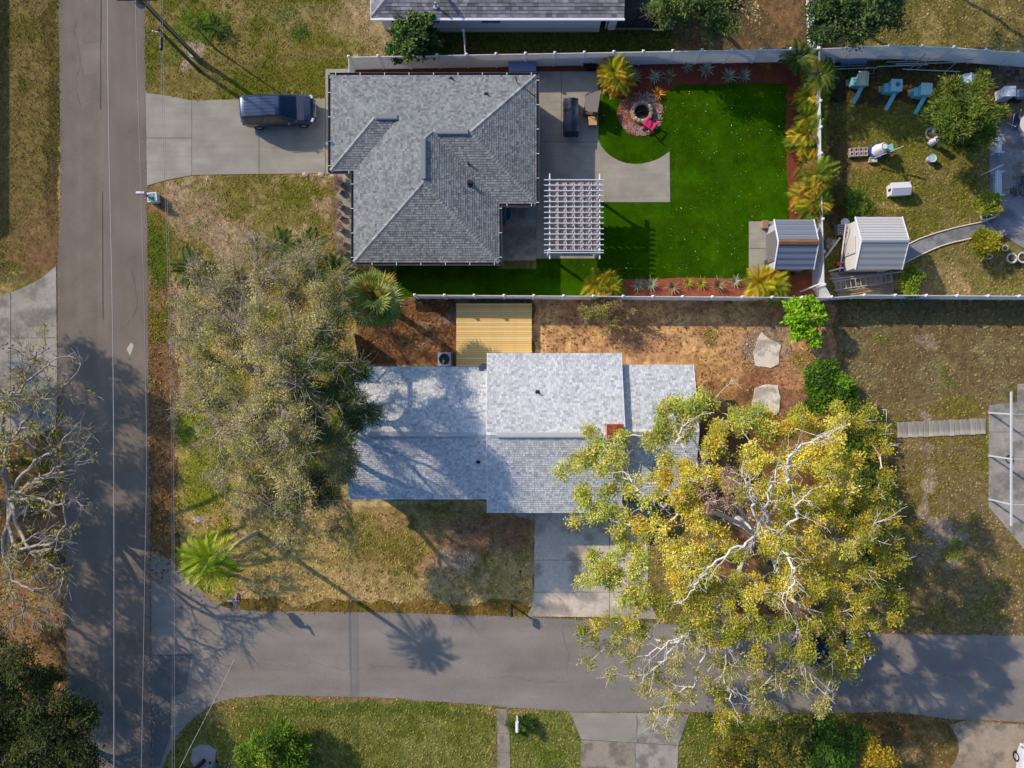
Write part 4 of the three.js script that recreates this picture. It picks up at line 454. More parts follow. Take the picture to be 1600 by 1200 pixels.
  const ch = thing('adirondack_chair', 'pink slatted garden chair beside the stone fire ring', 'chair', P(1014, 197), 2.5); const pk = mat([232, 48, 112], 0.5); for (let i = 0; i < 5; i++) { part('seat_slat', rbox(0.5, 0.022, 0.085, 0.006, 0, 0.34 - i * 0.025, 0.2 - i * 0.095), pk, ch); const b = part('back_slat', rbox(0.09, 0.75 - Math.abs(i - 2) * 0.06, 0.022, 0.006), pk, ch); b.position.set(-0.2 + i * 0.1, 0.6, -0.36); b.rotation.x = -0.35; } for (const s2 of [-1, 1]) { part('arm', rbox(0.12, 0.025, 0.7, 0.01, s2 * 0.31, 0.56, 0), pk, ch); part('leg', rbox(0.05, 0.55, 0.1, 0.01, s2 * 0.29, 0.28, 0.26), pk, ch); const l2 = part('leg', rbox(0.05, 0.1, 0.85, 0.01), pk, ch); l2.position.set(s2 * 0.26, 0.24, -0.1); l2.rotation.x = -0.25; }
}
// pots of the west porch
const potY = [[529, 285, 1], [528, 297.5, 0.85], [529, 321.5, 1], [528, 338, 0.85], [529.5, 357, 1], [532, 379, 0.85], [535, 394, 1]];
const porchNames = ['first from the top', 'second from the top', 'third from the top', 'fourth from the top', 'fifth from the top', 'sixth from the top', 'lowest'];
const porchPots = potY.map(([x, y, s], i) => { const o = thing('potted_shrub', 'potted brownish shrub on the porch strip, ' + porchNames[i] + ' of seven', 'potted plant', P(x + 3, y + 1), i * 1.3, 'potted shrubs on the porch strip'); part('pot', plain(new THREE.LatheGeometry([[0, 0.01], [0.17, 0], [0.23, 0.34], [0.26, 0.35], [0.25, 0.4], [0.21, 0.38], [0, 0.32]].map((p) => new THREE.Vector2(p[0] * s, p[1] * s)), 16)), mat(i % 2 ? [196, 168, 150] : [170, 140, 124], 0.8), o); part('stem', rod(V(0, 0.3, 0), V(0, 0.85, 0), 0.03), M.wood, o); o.userData.crownSize = s; return o; });
for (const [i, [x, y, a, b]] of [[477.5, 273, 0.2, 0.18], [502, 273.5, 0.22, 0.2], [521, 275, 0.2, 0.18]].entries()) { const g = new THREE.IcosahedronGeometry(0.2, 2); g.scale(1.1, 0.35, 0.95); const s = part('stepping_stone', plain(g), mt([206, 190, 170], stainT, 1)); s.position.copy(P(x, y)).setY(0.03); tag(s, ['tan round stone in the grass below the driveway, farthest from the house', 'tan round stone in the grass midway along the driveway edge', 'tan round stone touching the porch corner'][i], 'stone'); }
// air conditioner
{ const a = thing('air_conditioner', 'square grey air conditioner with a dark fan beside the deck', 'air conditioner', P(696, 562)); part('cabinet', merge([rbox(0.84, 0.72, 0.06, 0.02, 0, 0.4, -0.39), rbox(0.84, 0.72, 0.06, 0.02, 0, 0.4, 0.39), rbox(0.06, 0.72, 0.72, 0.02, -0.39, 0.4, 0), rbox(0.06, 0.72, 0.72, 0.02, 0.39, 0.4, 0), box(0.76, 0.05, 0.76, 0, 0.3, 0)]), mat([142, 146, 150], 0.6), a); { const sh = new THREE.Shape([[-0.42, -0.42], [0.42, -0.42], [0.42, 0.42], [-0.42, 0.42]].map((q) => new THREE.Vector2(...q))); const h = new THREE.Path(); h.absarc(0, 0, 0.35, 0, Math.PI * 2); sh.holes.push(h); const g = new THREE.ExtrudeGeometry(sh, { depth: 0.03, bevelEnabled: false, curveSegments: 24 }); g.rotateX(-Math.PI / 2); g.translate(0, 0.765, 0); part('top_panel', plain(g), mat([166, 168, 172], 0.6), a); } for (let i = 0; i < 3; i++) { const b = part('fan_blade', rbox(0.26, 0.012, 0.2, 0.005, 0.17, 0, 0), mat([52, 66, 92], 0.5), a); b.position.y = 0.66; b.rotation.set(0.3, i * 2.09, 0, 'YXZ'); } part('fan_hub', cyl(0.07, 0.07, 0.1, 0, 0.66, 0), M.black, a); part('fan_grille', merge([0.12, 0.2, 0.28].map((r) => { const g = new THREE.TorusGeometry(r, 0.005, 4, 26); g.rotateX(Math.PI / 2); g.translate(0, 0.79, 0); return plain(g); })), M.black, a); part('base_pad', rbox(1, 0.08, 1, 0.02, 0, 0.03, 0), M.concGrey, a); }
// ---------- sheds ----------
function shed(name, label, x0, y0, x1, y1, he, hr, o) { const a = P(x0, y0, he), b = P(x1, y1, he), zr = (a.z + b.z) / 2, s = thing(name, label, 'shed'); const n = o.n, hw = (b.z - a.z) / 2, pitch = Math.atan2(hr - he, hw), L = hw / Math.cos(pitch) / n;
  const g = rbox(b.x - a.x, 0.03, L - 0.008, 0.006); for (let i = 0; i < n; i++) for (const sd of [-1, 1]) { const t = (i + 0.5) / n, p = part('roof_panel', g, sd < 0 ? o.mN[i % o.mN.length] : o.mS[i % o.mS.length], s); p.position.set((a.x + b.x) / 2, hr - (hr - he) * t + 0.012 * (i % 2), zr + sd * hw * t); p.rotation.x = sd * (pitch + 0.07); }
  const w = 0.16; const shp = new THREE.Shape([[-hw + w, 0], [hw - w, 0], [hw - w, he - 0.02], [0, hr - 0.06], [-hw + w, he - 0.02]].map((q) => new THREE.Vector2(...q))); for (const x of [a.x + w, b.x - w - 0.06]) { const e = new THREE.ExtrudeGeometry(shp, { depth: 0.06, bevelEnabled: false }); e.rotateY(Math.PI / 2); e.translate(x, 0, zr); part('end_wall', plain(e), o.wall, s); } for (const z of [a.z + w + 0.02, b.z - w - 0.02]) part('side_wall', box(b.x - a.x - 2 * w - 0.1, he, 0.05, (a.x + b.x) / 2, he / 2, z), o.wall, s);
  part('ridge_board', merge([0.5, -0.5].map((q) => { const r = rbox(b.x - a.x + 0.02, 0.03, o.rw, 0.006); r.rotateX(q > 0 ? pitch : -pitch); r.translate((a.x + b.x) / 2, hr + 0.03, zr + q * o.rw * 0.95); return r; })), o.ridge, s);
  for (const x of [a.x - 0.02, b.x + 0.02]) part('barge_board', merge([-1, 1].map((q) => { const r = rbox(0.05, 0.14, hw / Math.cos(pitch), 0.008); r.rotateX(q * pitch); r.translate(x, (he + hr) / 2 - 0.02, zr + q * hw / 2); return r; })), o.trim, s);
  const d = part('door', rbox(0.05, Math.min(1.75, he), o.dw, 0.01, 0, Math.min(1.75, he) / 2, 0), o.door, s); d.position.set(a.x + w - 0.05, 0.03, zr); part('handle', rbox(0.05, 0.12, 0.03, 0.008, -0.04, 0.9, o.dw / 2 - 0.12), M.black, d); return s; }
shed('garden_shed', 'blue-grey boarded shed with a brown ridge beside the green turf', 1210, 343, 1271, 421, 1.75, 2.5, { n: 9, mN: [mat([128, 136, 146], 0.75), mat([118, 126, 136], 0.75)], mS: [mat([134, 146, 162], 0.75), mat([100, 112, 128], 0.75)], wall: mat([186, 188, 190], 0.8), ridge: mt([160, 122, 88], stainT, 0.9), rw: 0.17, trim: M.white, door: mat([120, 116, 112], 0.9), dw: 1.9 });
shed('garden_shed', 'pale putty coloured shed with a light roof in the right yard', 1337, 339, 1409, 421, 2.1, 2.9, { n: 9, mN: [mat([190, 188, 186], 0.7)], mS: [mat([186, 190, 184], 0.7), mat([162, 166, 160], 0.7)], wall: mat([214, 210, 202], 0.8), ridge: mat([186, 186, 184], 0.7), rw: 0.12, trim: M.whiteWall, door: mat([206, 202, 194], 0.8), dw: 1.1 });
// ---------- things of the right yard ----------
struct('concrete_pad', sheet(px2([[1296, 426], [1395, 424], [1397, 462], [1310, 464]]), 0.02, -0.05), M.concGrey, 'small pad of junk between the sheds and the fence');
function ladder(label, a, b, w, n, r = 0.035, m = M.galv) { const t = thing('ladder', label, 'ladder'); const d = b.clone().sub(a).normalize(), s = V(-d.z, 0, d.x).normalize().multiplyScalar(w / 2); for (const k of [-1, 1]) part('rail', rod(a.clone().addScaledVector(s, k), b.clone().addScaledVector(s, k), r, r, 4), m, t); for (let i = 0; i < n; i++) { const c = a.clone().lerp(b, (i + 0.5) / n); part('rung', rod(c.clone().add(s), c.clone().sub(s), r * 0.7, r * 0.7, 5), m, t); } return t; }
ladder('long aluminium ladder lying on junk below the putty coloured shed', P(1302, 447, 0.35), P(1396, 433, 0.5), 0.55, 12, 0.04, mat([186, 178, 166], 0.5));
ladder('short pale ladder standing at the corner of the right yard', P(1299, 130, 0.3), P(1300, 94, 1.4), 0.3, 4, 0.025, M.galv);
const plank = (name, label, cat, a, b, r, m, group, n = 6) => tag(part(name, rod(a, b, r, r, n), m), label, cat, group);
const poleM = mat([226, 226, 224], 0.6), grp = 'loose poles along the top fence of the right yard', lblP = 'thin grey pole lying along the top fence of the right yard';
for (const [x0, y0, x1, y1, h] of [[1292, 97, 1390, 92, 0.4], [1300, 104, 1352, 102, 0.25], [1372, 88, 1500, 93, 0.5], [1370, 104, 1450, 101, 0.3], [1400, 100, 1515, 97, 0.35], [1410, 108, 1500, 112, 0.2], [1385, 97, 1520, 93, 0.6], [1440, 95, 1505, 93, 0.7], [1300, 108, 1370, 106, 0.2]]) plank('metal_pole', lblP, 'pole', P(x0, y0, h), P(x1, y1, h + rr(-0.1, 0.2)), 0.03, rnd() > 0.4 ? poleM : mat([170, 174, 178], 0.6), grp);
plank('metal_pole', 'pale leaning pole, the longer of two slanting across the pole pile', 'pole', P(1420, 110, 0.1), P(1446, 84, 1.5), 0.035, M.galv); plank('metal_pole', 'pale leaning pole, the shorter of two slanting across the pole pile', 'pole', P(1431, 109, 0.1), P(1452, 92, 1.1), 0.03, M.galv); plank('metal_pole', 'slanting pole at the right end of the pole pile', 'pole', P(1477, 112, 0.1), P(1494, 98, 1.0), 0.03, M.galv);
{ const s = part('plastic_sheet', rbox(1.7, 0.05, 0.34, 0.02), mat([104, 140, 178], 0.5)); s.position.copy(P(1334, 96, 0.3)); s.rotation.y = 0.05; tag(s, 'faded blue board lying on the poles by the top fence', 'board'); const h = part('wire_hoop', (() => { const g = new THREE.TorusGeometry(0.42, 0.02, 6, 4); g.rotateZ(Math.PI / 4); g.rotateX(Math.PI / 2); g.scale(0.85, 1, 0.7); return plain(g); })(), M.galv); h.position.copy(P(1359, 110, 0.5)); tag(h, 'square wire hoop lying beside the yellow topped hutch', 'hoop'); }
function hutch(label, px, py, lidM, lidStyle, i) { const t = thing('duck_hutch', label, 'hutch', P(px, py), -0.05); part('body', merge([rbox(0.6, 0.72, 0.74, 0.02, 0, 0.4, 0)]), M.teal, t); const lid = part('lid', lidStyle === 'ridge' ? (() => { const s = new THREE.Shape([[-0.33, 0], [0.33, 0], [0.33, 0.06], [0.05, 0.2], [-0.33, 0.06]].map((q) => new THREE.Vector2(...q))); const g = new THREE.ExtrudeGeometry(s, { depth: 0.9, bevelEnabled: false }); g.translate(0, 0.76, -0.45); return plain(g); })() : rbox(0.72, 0.07, 0.78, 0.02, 0, 0.8, 0), lidM, t);
  if (lidStyle === 'round') part('emblem', merge([cyl(0.15, 0.15, 0.012, 0.05, 0.842, -0.05, 24)]), mat([74, 110, 160], 0.5), lid); part('side_box', rbox(0.3, 0.44, 0.56, 0.02, -0.46, 0.24, 0.05), M.teal, t); part('step', rbox(0.2, 0.14, 0.4, 0.02, -0.72, 0.08, 0.02), mat([170, 150, 144]), t); const r = part('ramp', merge([rbox(0.26, 0.03, 1.1, 0.008), ...[0, 1, 2, 3, 4].map((k) => box(0.25, 0.02, 0.025, 0, 0.022, -0.45 + k * 0.22))]), M.teal, t); r.position.set(-0.1, 0.27, 0.86); r.rotation.set(0.46, -0.32, 0, 'YXZ'); for (const [x, z] of [[-0.26, -0.33], [0.26, -0.33], [-0.26, 0.33], [0.26, 0.33]]) part('leg', box(0.05, 0.12, 0.05, x, 0.05, z), M.wood, t); return t; }
hutch('teal hutch with a cream ridged lid, leftmost of the row', 1340, 131, M.cream, 'ridge'); hutch('teal hutch with a round blue mark on its lid', 1391, 141, M.tealPale, 'round'); hutch('teal hutch with a plain pale lid next to the round tree', 1437, 147, M.tealPale, 'flat');
{ const t = thing('garden_box', 'pale blue peaked box behind the round tree', 'box', P(1507, 128)); part('box', rbox(0.72, 0.5, 0.5, 0.02, 0, 0.25, 0), M.tealPale, t); part('peaked_lid', (() => { const s = new THREE.Shape([[-0.4, 0], [0.4, 0], [0, 0.22]].map((q) => new THREE.Vector2(...q))); const g = new THREE.ExtrudeGeometry(s, { depth: 0.6, bevelEnabled: false }); g.translate(0, 0.5, -0.3); return plain(g); })(), mat([206, 226, 232], 0.5), t); }
{ const t = thing('garden_windmill', 'white and blue ornamental garden windmill with four blades', 'windmill', P(1368, 238), 0.3); part('tower', plain(new THREE.CylinderGeometry(0.24, 0.5, 1.1, 8)).translate(0, 0.55, 0), M.white, t); part('skirt', plain(new THREE.CylinderGeometry(0.52, 0.56, 0.3, 8)).translate(0, 0.15, 0), mat([48, 84, 140], 0.5), t); const c = part('cap', merge([plain(new THREE.CylinderGeometry(0.16, 0.29, 0.12, 8)).translate(0, 1.16, 0)]), mat([226, 232, 232], 0.5), t); part('cap_ring', (() => { const g = new THREE.TorusGeometry(0.2, 0.03, 6, 20); g.rotateX(Math.PI / 2); g.translate(0, 1.2, 0); return plain(g); })(), mat([150, 120, 120]), c); part('base_wing', rbox(0.5, 0.22, 0.4, 0.02, 0.55, 0.6, 0.1), M.teal, t);
  for (let i = 0; i < 4; i++) { const b = part('blade', rbox(0.16, 0.8, 0.02, 0.005, 0, 0.5, 0), i % 2 ? M.white : mat([58, 92, 150], 0.5), t); b.position.set(0.16, 1.12, 0.42); b.rotation.set(0, 0, i * Math.PI / 2 + 0.7); } part('shaft', rod(V(0, 1.12, 0), V(0.18, 1.12, 0.46), 0.03), M.black, t); }
for (let i = 0; i < 4; i++) { const b = thing('concrete_block', 'pale concrete block in the row of four beside the garden windmill', 'block', P(1328 + i * 7.2, 240 - i * 0.4), 0.04, 'row of concrete blocks'); part('block', (() => { const s = new THREE.Shape([[-0.13, -0.28], [0.13, -0.28], [0.13, 0.28], [-0.13, 0.28]].map((q) => new THREE.Vector2(...q))); for (const z of [-0.13, 0.13]) { const h = new THREE.Path(); h.moveTo(-0.07, z - 0.08); h.lineTo(0.07, z - 0.08); h.lineTo(0.07, z + 0.08); h.lineTo(-0.07, z + 0.08); s.holes.push(h); } const g = new THREE.ExtrudeGeometry(s, { depth: 0.3, bevelEnabled: false }); g.rotateX(-Math.PI / 2); return plain(g); })(), mt([206, 196, 190], stainT, 0.8), b); }
{ const t = thing('stone_trough', 'small pale stone trough in front of the garden windmill', 'trough', P(1362, 251)); part('trough', merge([rbox(0.5, 0.25, 0.06, 0.015, 0, 0.12, -0.14), rbox(0.5, 0.25, 0.06, 0.015, 0, 0.12, 0.14), rbox(0.06, 0.25, 0.24, 0.015, -0.22, 0.12, 0), rbox(0.06, 0.25, 0.24, 0.015, 0.22, 0.12, 0), box(0.4, 0.1, 0.24, 0, 0.05, 0)]), mt([214, 208, 196], stainT, 1), t); part('soil', box(0.38, 0.04, 0.22, 0, 0.16, 0), M.cream, t); }
{ const t = thing('model_barn', 'small white model barn with a dark slit window on the lawn', 'model barn', P(1399, 299), 0.05); part('wall', rbox(1.15, 0.6, 0.7, 0.015, 0, 0.3, 0), M.whiteWall, t); for (const s of [-1, 1]) { const r = part('roof_panel', rbox(1.25, 0.03, 0.5, 0.008), mat([216, 216, 220], 0.6), t); r.position.set(0, 0.73, s * 0.2); r.rotation.x = s * 0.5; } part('gable', (() => { const s = new THREE.Shape([[-0.35, 0], [0.35, 0], [0, 0.24]].map((q) => new THREE.Vector2(...q))); const g = new THREE.ExtrudeGeometry(s, { depth: 1.14, bevelEnabled: false }); g.rotateY(Math.PI / 2); g.translate(-0.57, 0.59, 0); return plain(g); })(), M.whiteWall, t); part('slit_window', rbox(0.03, 0.3, 0.16, 0.005, -0.585, 0.4, 0), M.glass, t); part('lean_to', rbox(0.4, 0.3, 0.4, 0.02, 0.7, 0.15, 0.1), M.tealPale, t); }
{ const t = thing('lighthouse_ornament', 'white lighthouse ornament standing beside a terracotta ring on the lawn', 'ornament', P(1455, 223)); part('tower', plain(new THREE.LatheGeometry([[0.24, 0], [0.17, 0.7], [0.24, 0.72], [0.24, 0.78], [0.14, 0.8], [0.14, 0.98], [0.22, 1.0], [0, 1.16]].map((q) => new THREE.Vector2(...q)), 20)), M.white, t); part('gallery', (() => { const g = new THREE.TorusGeometry(0.22, 0.015, 6, 20); g.rotateX(Math.PI / 2); g.translate(0, 0.88, 0); return plain(g); })(), mat([70, 80, 100]), t);
  const r = thing('terracotta_ring', 'terracotta planter ring with a white shell in it', 'planter', P(1454, 210)); part('ring', (() => { const g = new THREE.TorusGeometry(0.36, 0.07, 8, 24); g.rotateX(Math.PI / 2); g.translate(0, 0.1, 0); return plain(g); })(), mat([206, 178, 164]), r); part('soil', cyl(0.33, 0.33, 0.1, 0, 0.05, 0), mat([150, 84, 66], 1), r); part('shell', (() => { const g = new THREE.SphereGeometry(0.24, 14, 8, 0, 6.29, 0, 1.5); g.scale(1, 0.5, 0.7); g.rotateY(0.7); g.translate(0.18, 0.14, -0.14); return plain(g); })(), M.white, r);
  const b = thing('white_bucket', 'white bucket with a pale blue rim on the lawn', 'bucket', P(1451, 250)); part('bucket', plain(new THREE.LatheGeometry([[0, 0.02], [0.2, 0], [0.25, 0.42], [0.27, 0.43], [0.24, 0.42], [0.2, 0.1], [0, 0.08]].map((q) => new THREE.Vector2(...q)), 20)), M.white, b); part('bucket_lid', cyl(0.25, 0.25, 0.02, 0, 0.4, 0, 20), M.tealPale, b); }
// patio of the right yard
{ const c = thing('white_cabinet', 'white outdoor cabinet at the patio corner of the right yard', 'cabinet', P(1562, 152)); part('cabinet', rbox(0.7, 0.95, 0.6, 0.02, 0, 0.48, 0), M.white, c); part('cabinet_top', rbox(0.76, 0.04, 0.66, 0.01, 0, 0.98, 0), mat([220, 220, 224]), c); part('door', rbox(0.3, 0.7, 0.02, 0.005, -0.16, 0.5, 0.31), M.whiteWall, c); part('door', rbox(0.3, 0.7, 0.02, 0.005, 0.16, 0.5, 0.31), M.whiteWall, c);
  const g = thing('gas_grill', 'grey grill with a slate blue hood beside the white cabinet', 'grill', P(1582, 156)); part('hood', rbox(0.85, 0.36, 0.55, 0.1, 0, 0.95, 0), mat([112, 126, 146], 0.4), g); part('cart', rbox(0.7, 0.6, 0.45, 0.02, 0, 0.45, 0), M.black, g); part('shelf', rbox(0.36, 0.03, 0.45, 0.01, 0.6, 0.82, 0), mat([150, 132, 116]), g); part('handle', rod(V(-0.3, 0.95, 0.32), V(0.3, 0.95, 0.32), 0.02), M.galv, g); for (const x of [-0.3, 0.3]) part('wheel', (() => { const w = new THREE.CylinderGeometry(0.08, 0.08, 0.04, 14); w.rotateX(Math.PI / 2); w.translate(x, 0.08, 0.2); return plain(w); })(), M.black, g);
  const t = thing('round_table', 'round white patio table by the right edge', 'table', P(1598, 200)); part('tabletop', cyl(0.68, 0.68, 0.03, 0, 0.72, 0, 32), mat([226, 222, 206], 0.5), t); part('pedestal', merge([cyl(0.05, 0.05, 0.7, 0, 0.36, 0), cyl(0.3, 0.34, 0.04, 0, 0.03, 0)]), M.white, t);
  const ch = thing('lounge_chair', 'navy and white folding chair beside the round patio table', 'chair', P(1582, 193), 0.6); part('seat', rbox(0.5, 0.04, 0.5, 0.02, 0, 0.4, 0), mat([44, 52, 100], 0.7), ch); const bk = part('backrest', rbox(0.5, 0.55, 0.04, 0.02, 0, 0.28, 0), mat([44, 52, 100], 0.7), ch); bk.position.set(0, 0.4, -0.24); bk.rotation.x = -0.5; part('frame', merge([rod(V(-0.26, 0, 0.24), V(-0.26, 0.9, -0.5), 0.02), rod(V(0.26, 0, 0.24), V(0.26, 0.9, -0.5), 0.02), rod(V(-0.26, 0, -0.26), V(-0.26, 0.42, 0.26), 0.02), rod(V(0.26, 0, -0.26), V(0.26, 0.42, 0.26), 0.02)]), M.white, ch);
  function bench(label, p, turn, L) { const b = thing('garden_bench', label, 'bench', p, turn); const n = Math.round(L / 0.14); for (let i = 0; i < n; i++) part('back_slat', rbox(0.05, 0.5, 0.025, 0.006, -L / 2 + (i + 0.5) * L / n, 0.68, -0.26 - 0), M.white, b).rotation.x = -0.16; for (let i = 0; i < 4; i++) part('seat_slat', rbox(L, 0.025, 0.085, 0.006, 0, 0.43, -0.16 + i * 0.11), M.white, b); part('top_rail', rbox(L, 0.07, 0.05, 0.01, 0, 0.95, -0.4), M.white, b); for (const s of [-1, 1]) { part('arm', rbox(0.06, 0.04, 0.55, 0.01, s * L / 2, 0.64, 0), M.white, b); for (const z of [-0.2, 0.24]) part('leg', rbox(0.06, 0.62, 0.06, 0.01, s * L / 2, 0.31, z), M.white, b); } return b; }
  bench('white slatted garden bench along the middle patio edge', P(1553, 290), Math.PI / 2, 1.5); bench('white slatted garden bench partly under the round tree', P(1553, 229), Math.PI / 2, 1.1);
  const rl = thing('picket_rail', 'short slanting white picket rail above the slatted bench', 'fence'); const ra = P(1546, 268, 0.85), rb = P(1566, 258, 0.85); for (let i = 0; i <= 5; i++) { const p = ra.clone().lerp(rb, i / 5).setY(0); part('picket', rbox(0.07, 0.95, 0.03, 0.008, 0, 0.48, 0), M.white, rl).position.copy(p); } part('rail', rod(ra, rb, 0.05, 0.05, 4), M.white, rl);
  const bt = thing('metal_table', 'black wrought iron patio table near the right edge', 'table', P(1592, 300)); part('tabletop', merge([(() => { const g2 = new THREE.TorusGeometry(0.5, 0.025, 6, 28); g2.rotateX(Math.PI / 2); g2.translate(0, 0.7, 0); return plain(g2); })(), ...[-2, -1, 0, 1, 2].map((i) => box(0.02, 0.015, 2 * Math.sqrt(0.25 - (i * 0.18) ** 2), i * 0.18, 0.7, 0)), ...[-2, -1, 0, 1, 2].map((i) => box(2 * Math.sqrt(0.25 - (i * 0.18) ** 2), 0.014, 0.02, 0, 0.704, i * 0.18))]), M.black, bt); for (let i = 0; i < 4; i++) part('leg', rod(V(Math.cos(i * 1.57 + 0.8) * 0.46, 0, Math.sin(i * 1.57 + 0.8) * 0.46), V(Math.cos(i * 1.57 + 0.8) * 0.4, 0.7, Math.sin(i * 1.57 + 0.8) * 0.4), 0.018), M.black, bt);
  const ic = (label, p, turn) => { const c2 = thing('metal_chair', label, 'chair', p, turn); part('seat', merge([0, 1, 2, 3, 4].map((i) => box(0.42, 0.015, 0.05, 0, 0.44, -0.18 + i * 0.09))), M.black, c2); const b2 = []; for (let i = 0; i < 5; i++) b2.push(rod(V(-0.18 + i * 0.09, 0.46, -0.22), V(-0.18 + i * 0.09, 0.9, -0.32), 0.01)); b2.push(rod(V(-0.22, 0.9, -0.32), V(0.22, 0.9, -0.32), 0.016)); part('backrest', merge(b2), M.black, c2); for (const [x, z] of [[-0.2, -0.2], [0.2, -0.2], [-0.2, 0.2], [0.2, 0.2]]) part('leg', rod(V(x * 1.1, 0, z * 1.1), V(x, 0.44, z), 0.014), M.black, c2); };
  ic('black iron chair at the left of the iron patio table', P(1576, 302), Math.PI / 2); ic('black iron chair above the iron patio table', P(1592, 283), 0);
  for (const [i, [x, y, r]] of [[1567, 388.5, 0.2], [1575, 405, 0.32], [1592, 404, 0.34], [1540, 400, 0.26]].entries()) { const o = thing('white_pot', ['small white pot, uppermost of the pots at the patio corner', 'white pot second from the right at the patio corner', 'largest white pot at the right patio corner', 'white scalloped pot below the yellow-green shrub'][i], 'pot', P(x, y)); part('pot', plain(new THREE.LatheGeometry([[0, 0.02], [0.62, 0], [0.9, 1.1], [1.08, 1.15], [1.05, 1.3], [0.78, 1.22], [0.6, 0.8], [0, 0.8]].map((q) => new THREE.Vector2(q[0] * r, q[1] * r)), 22)), mat([224, 222, 212], 0.6), o); part('soil', cyl(r * 0.74, r * 0.7, 0.04, 0, r * 0.95, 0, 20), mat([84, 76, 60], 1), o); part('dry_plant', merge(Array.from({ length: 14 }, (_, k) => rod(V(0, r, 0), V(Math.cos(k * 2.4) * r * 0.7, r * 1.3 + 0.1 * (k % 3), Math.sin(k * 2.4) * r * 0.7), 0.012))), mat([120, 120, 90]), o); }
  const cu = thing('edging_curve', 'curved white edging around the shrub at the path bend', 'edging'); part('edging', plain(new THREE.TubeGeometry(new THREE.CatmullRomCurve3([[1533, 334], [1535, 343], [1543, 343], [1556, 338]].map(([x, y]) => P(x, y, 0.1))), 14, 0.06, 6)), M.white, cu); part('edging_foot', plain(new THREE.TubeGeometry(new THREE.CatmullRomCurve3([[1533, 334], [1535, 343], [1543, 343], [1556, 338]].map(([x, y]) => P(x, y, 0.02))), 14, 0.08, 6)), M.concGrey, cu);
  const pe = [[[1411, 386], [1440, 372], [1488, 357], [1544, 345]], [[1411, 412], [1472, 384], [1520, 372]]].map((l, i) => { tag(part('path_edging', plain(new THREE.TubeGeometry(new THREE.CatmullRomCurve3(l.map(([x, y]) => P(x, y, 0.05))), 30, 0.05, 6)), M.concPale), i ? 'pale edging along the lower side of the curved path' : 'pale edging along the upper side of the curved path', 'edging'); });
  const fl = thing('flower_trough', 'white trough of small purple flowers where the path meets the patio', 'planter', P(1560, 368), 0.55); part('trough', rbox(0.9, 0.25, 0.3, 0.03, 0, 0.12, 0), M.white, fl); part('flowers', merge(Array.from({ length: 26 }, () => { const g2 = new THREE.IcosahedronGeometry(rr(0.03, 0.06), 0); g2.translate(rr(-0.1, 0.4), rr(0.26, 0.36), rr(-0.12, 0.12)); return plain(g2); })), mat([150, 110, 160]), fl);
}
// white post frame over the right pad
{ const fw = mat([206, 208, 214], 0.6); const t = thing('post_frame', 'white post frame standing over the concrete pad at the right edge', 'frame'); const H = 2.05; for (const y of [645, 712, 780]) { const b = P(1545.5, y); part('post', rbox(0.09, H, 0.09, 0.01, b.x, H / 2, b.z), fw, t); part('crossbeam', rbox(2.6, 0.04, 0.035, 0.008, b.x + 1.35, H + 0.085, b.z), fw, t); part('post_foot', rbox(0.2, 0.03, 0.2, 0.008, b.x, 0.055, b.z), M.galv, t); } const z0 = P(0, 612, H).z, z1 = P(0, 822, H).z; part('beam', rbox(0.11, 0.1, z1 - z0, 0.015, P(1545.5, 0).x + 0.02, H, (z0 + z1) / 2), fw, t); const w = part('hose_wheel', (() => { const g = new THREE.TorusGeometry(0.24, 0.03, 6, 20); g.rotateX(Math.PI / 2); return plain(g); })(), M.black); w.position.copy(P(1576, 717)).setY(0.08); tag(w, 'coiled black hose on the concrete pad under the white frame', 'hose'); }
// junk around the sheds
const jk = [['plank', 'weathered plank leaning from the fence to the putty coloured shed', 'plank', P(1289, 403, 1.5), P(1312, 372, 0.6), 0.07, mat([206, 200, 190])], ['plank', 'pale pole lying below the putty coloured shed reaching the green bush', 'pole', P(1296, 436, 0.2), P(1440, 422, 0.6), 0.035, mat([214, 206, 192])], ['plank', 'thin white leaning gate bar beside the corner of the turf garden', 'bar', P(1250, 456, 0.1), P(1287, 441, 1.5), 0.05, M.white], ['plank', 'grey board lying nearest the lower fence under the ladder', 'plank', P(1306, 455, 0.12), P(1380, 450, 0.2), 0.06, mat([170, 150, 120])], ['plank', 'brown board lying between the ladder and the lower fence', 'plank', P(1330, 460, 0.14), P(1378, 452, 0.22), 0.05, mat([178, 146, 96])], ['plank', 'dark board lying close under the shed eave', 'plank', P(1310, 428, 0.2), P(1370, 426, 0.25), 0.06, mat([120, 112, 104])], ['plank', 'short white board at the lower left corner of the putty coloured shed', 'plank', P(1295, 424, 0.2), P(1318, 418, 0.3), 0.06, M.whiteWall], ['plank', 'tall pale board standing against the left wall of the putty coloured shed', 'plank', P(1312, 424, 0.1), P(1322, 350, 1.3), 0.05, M.whiteWall], ['plank', 'thin dark pipe against the left wall of the putty coloured shed', 'pipe', P(1317, 424, 0.1), P(1318, 352, 0.8), 0.03, mat([80, 84, 100])]];
for (const [n, l, c, a, b, r, m] of jk) plank(n, l, c, a, b, r, m, null, 4);
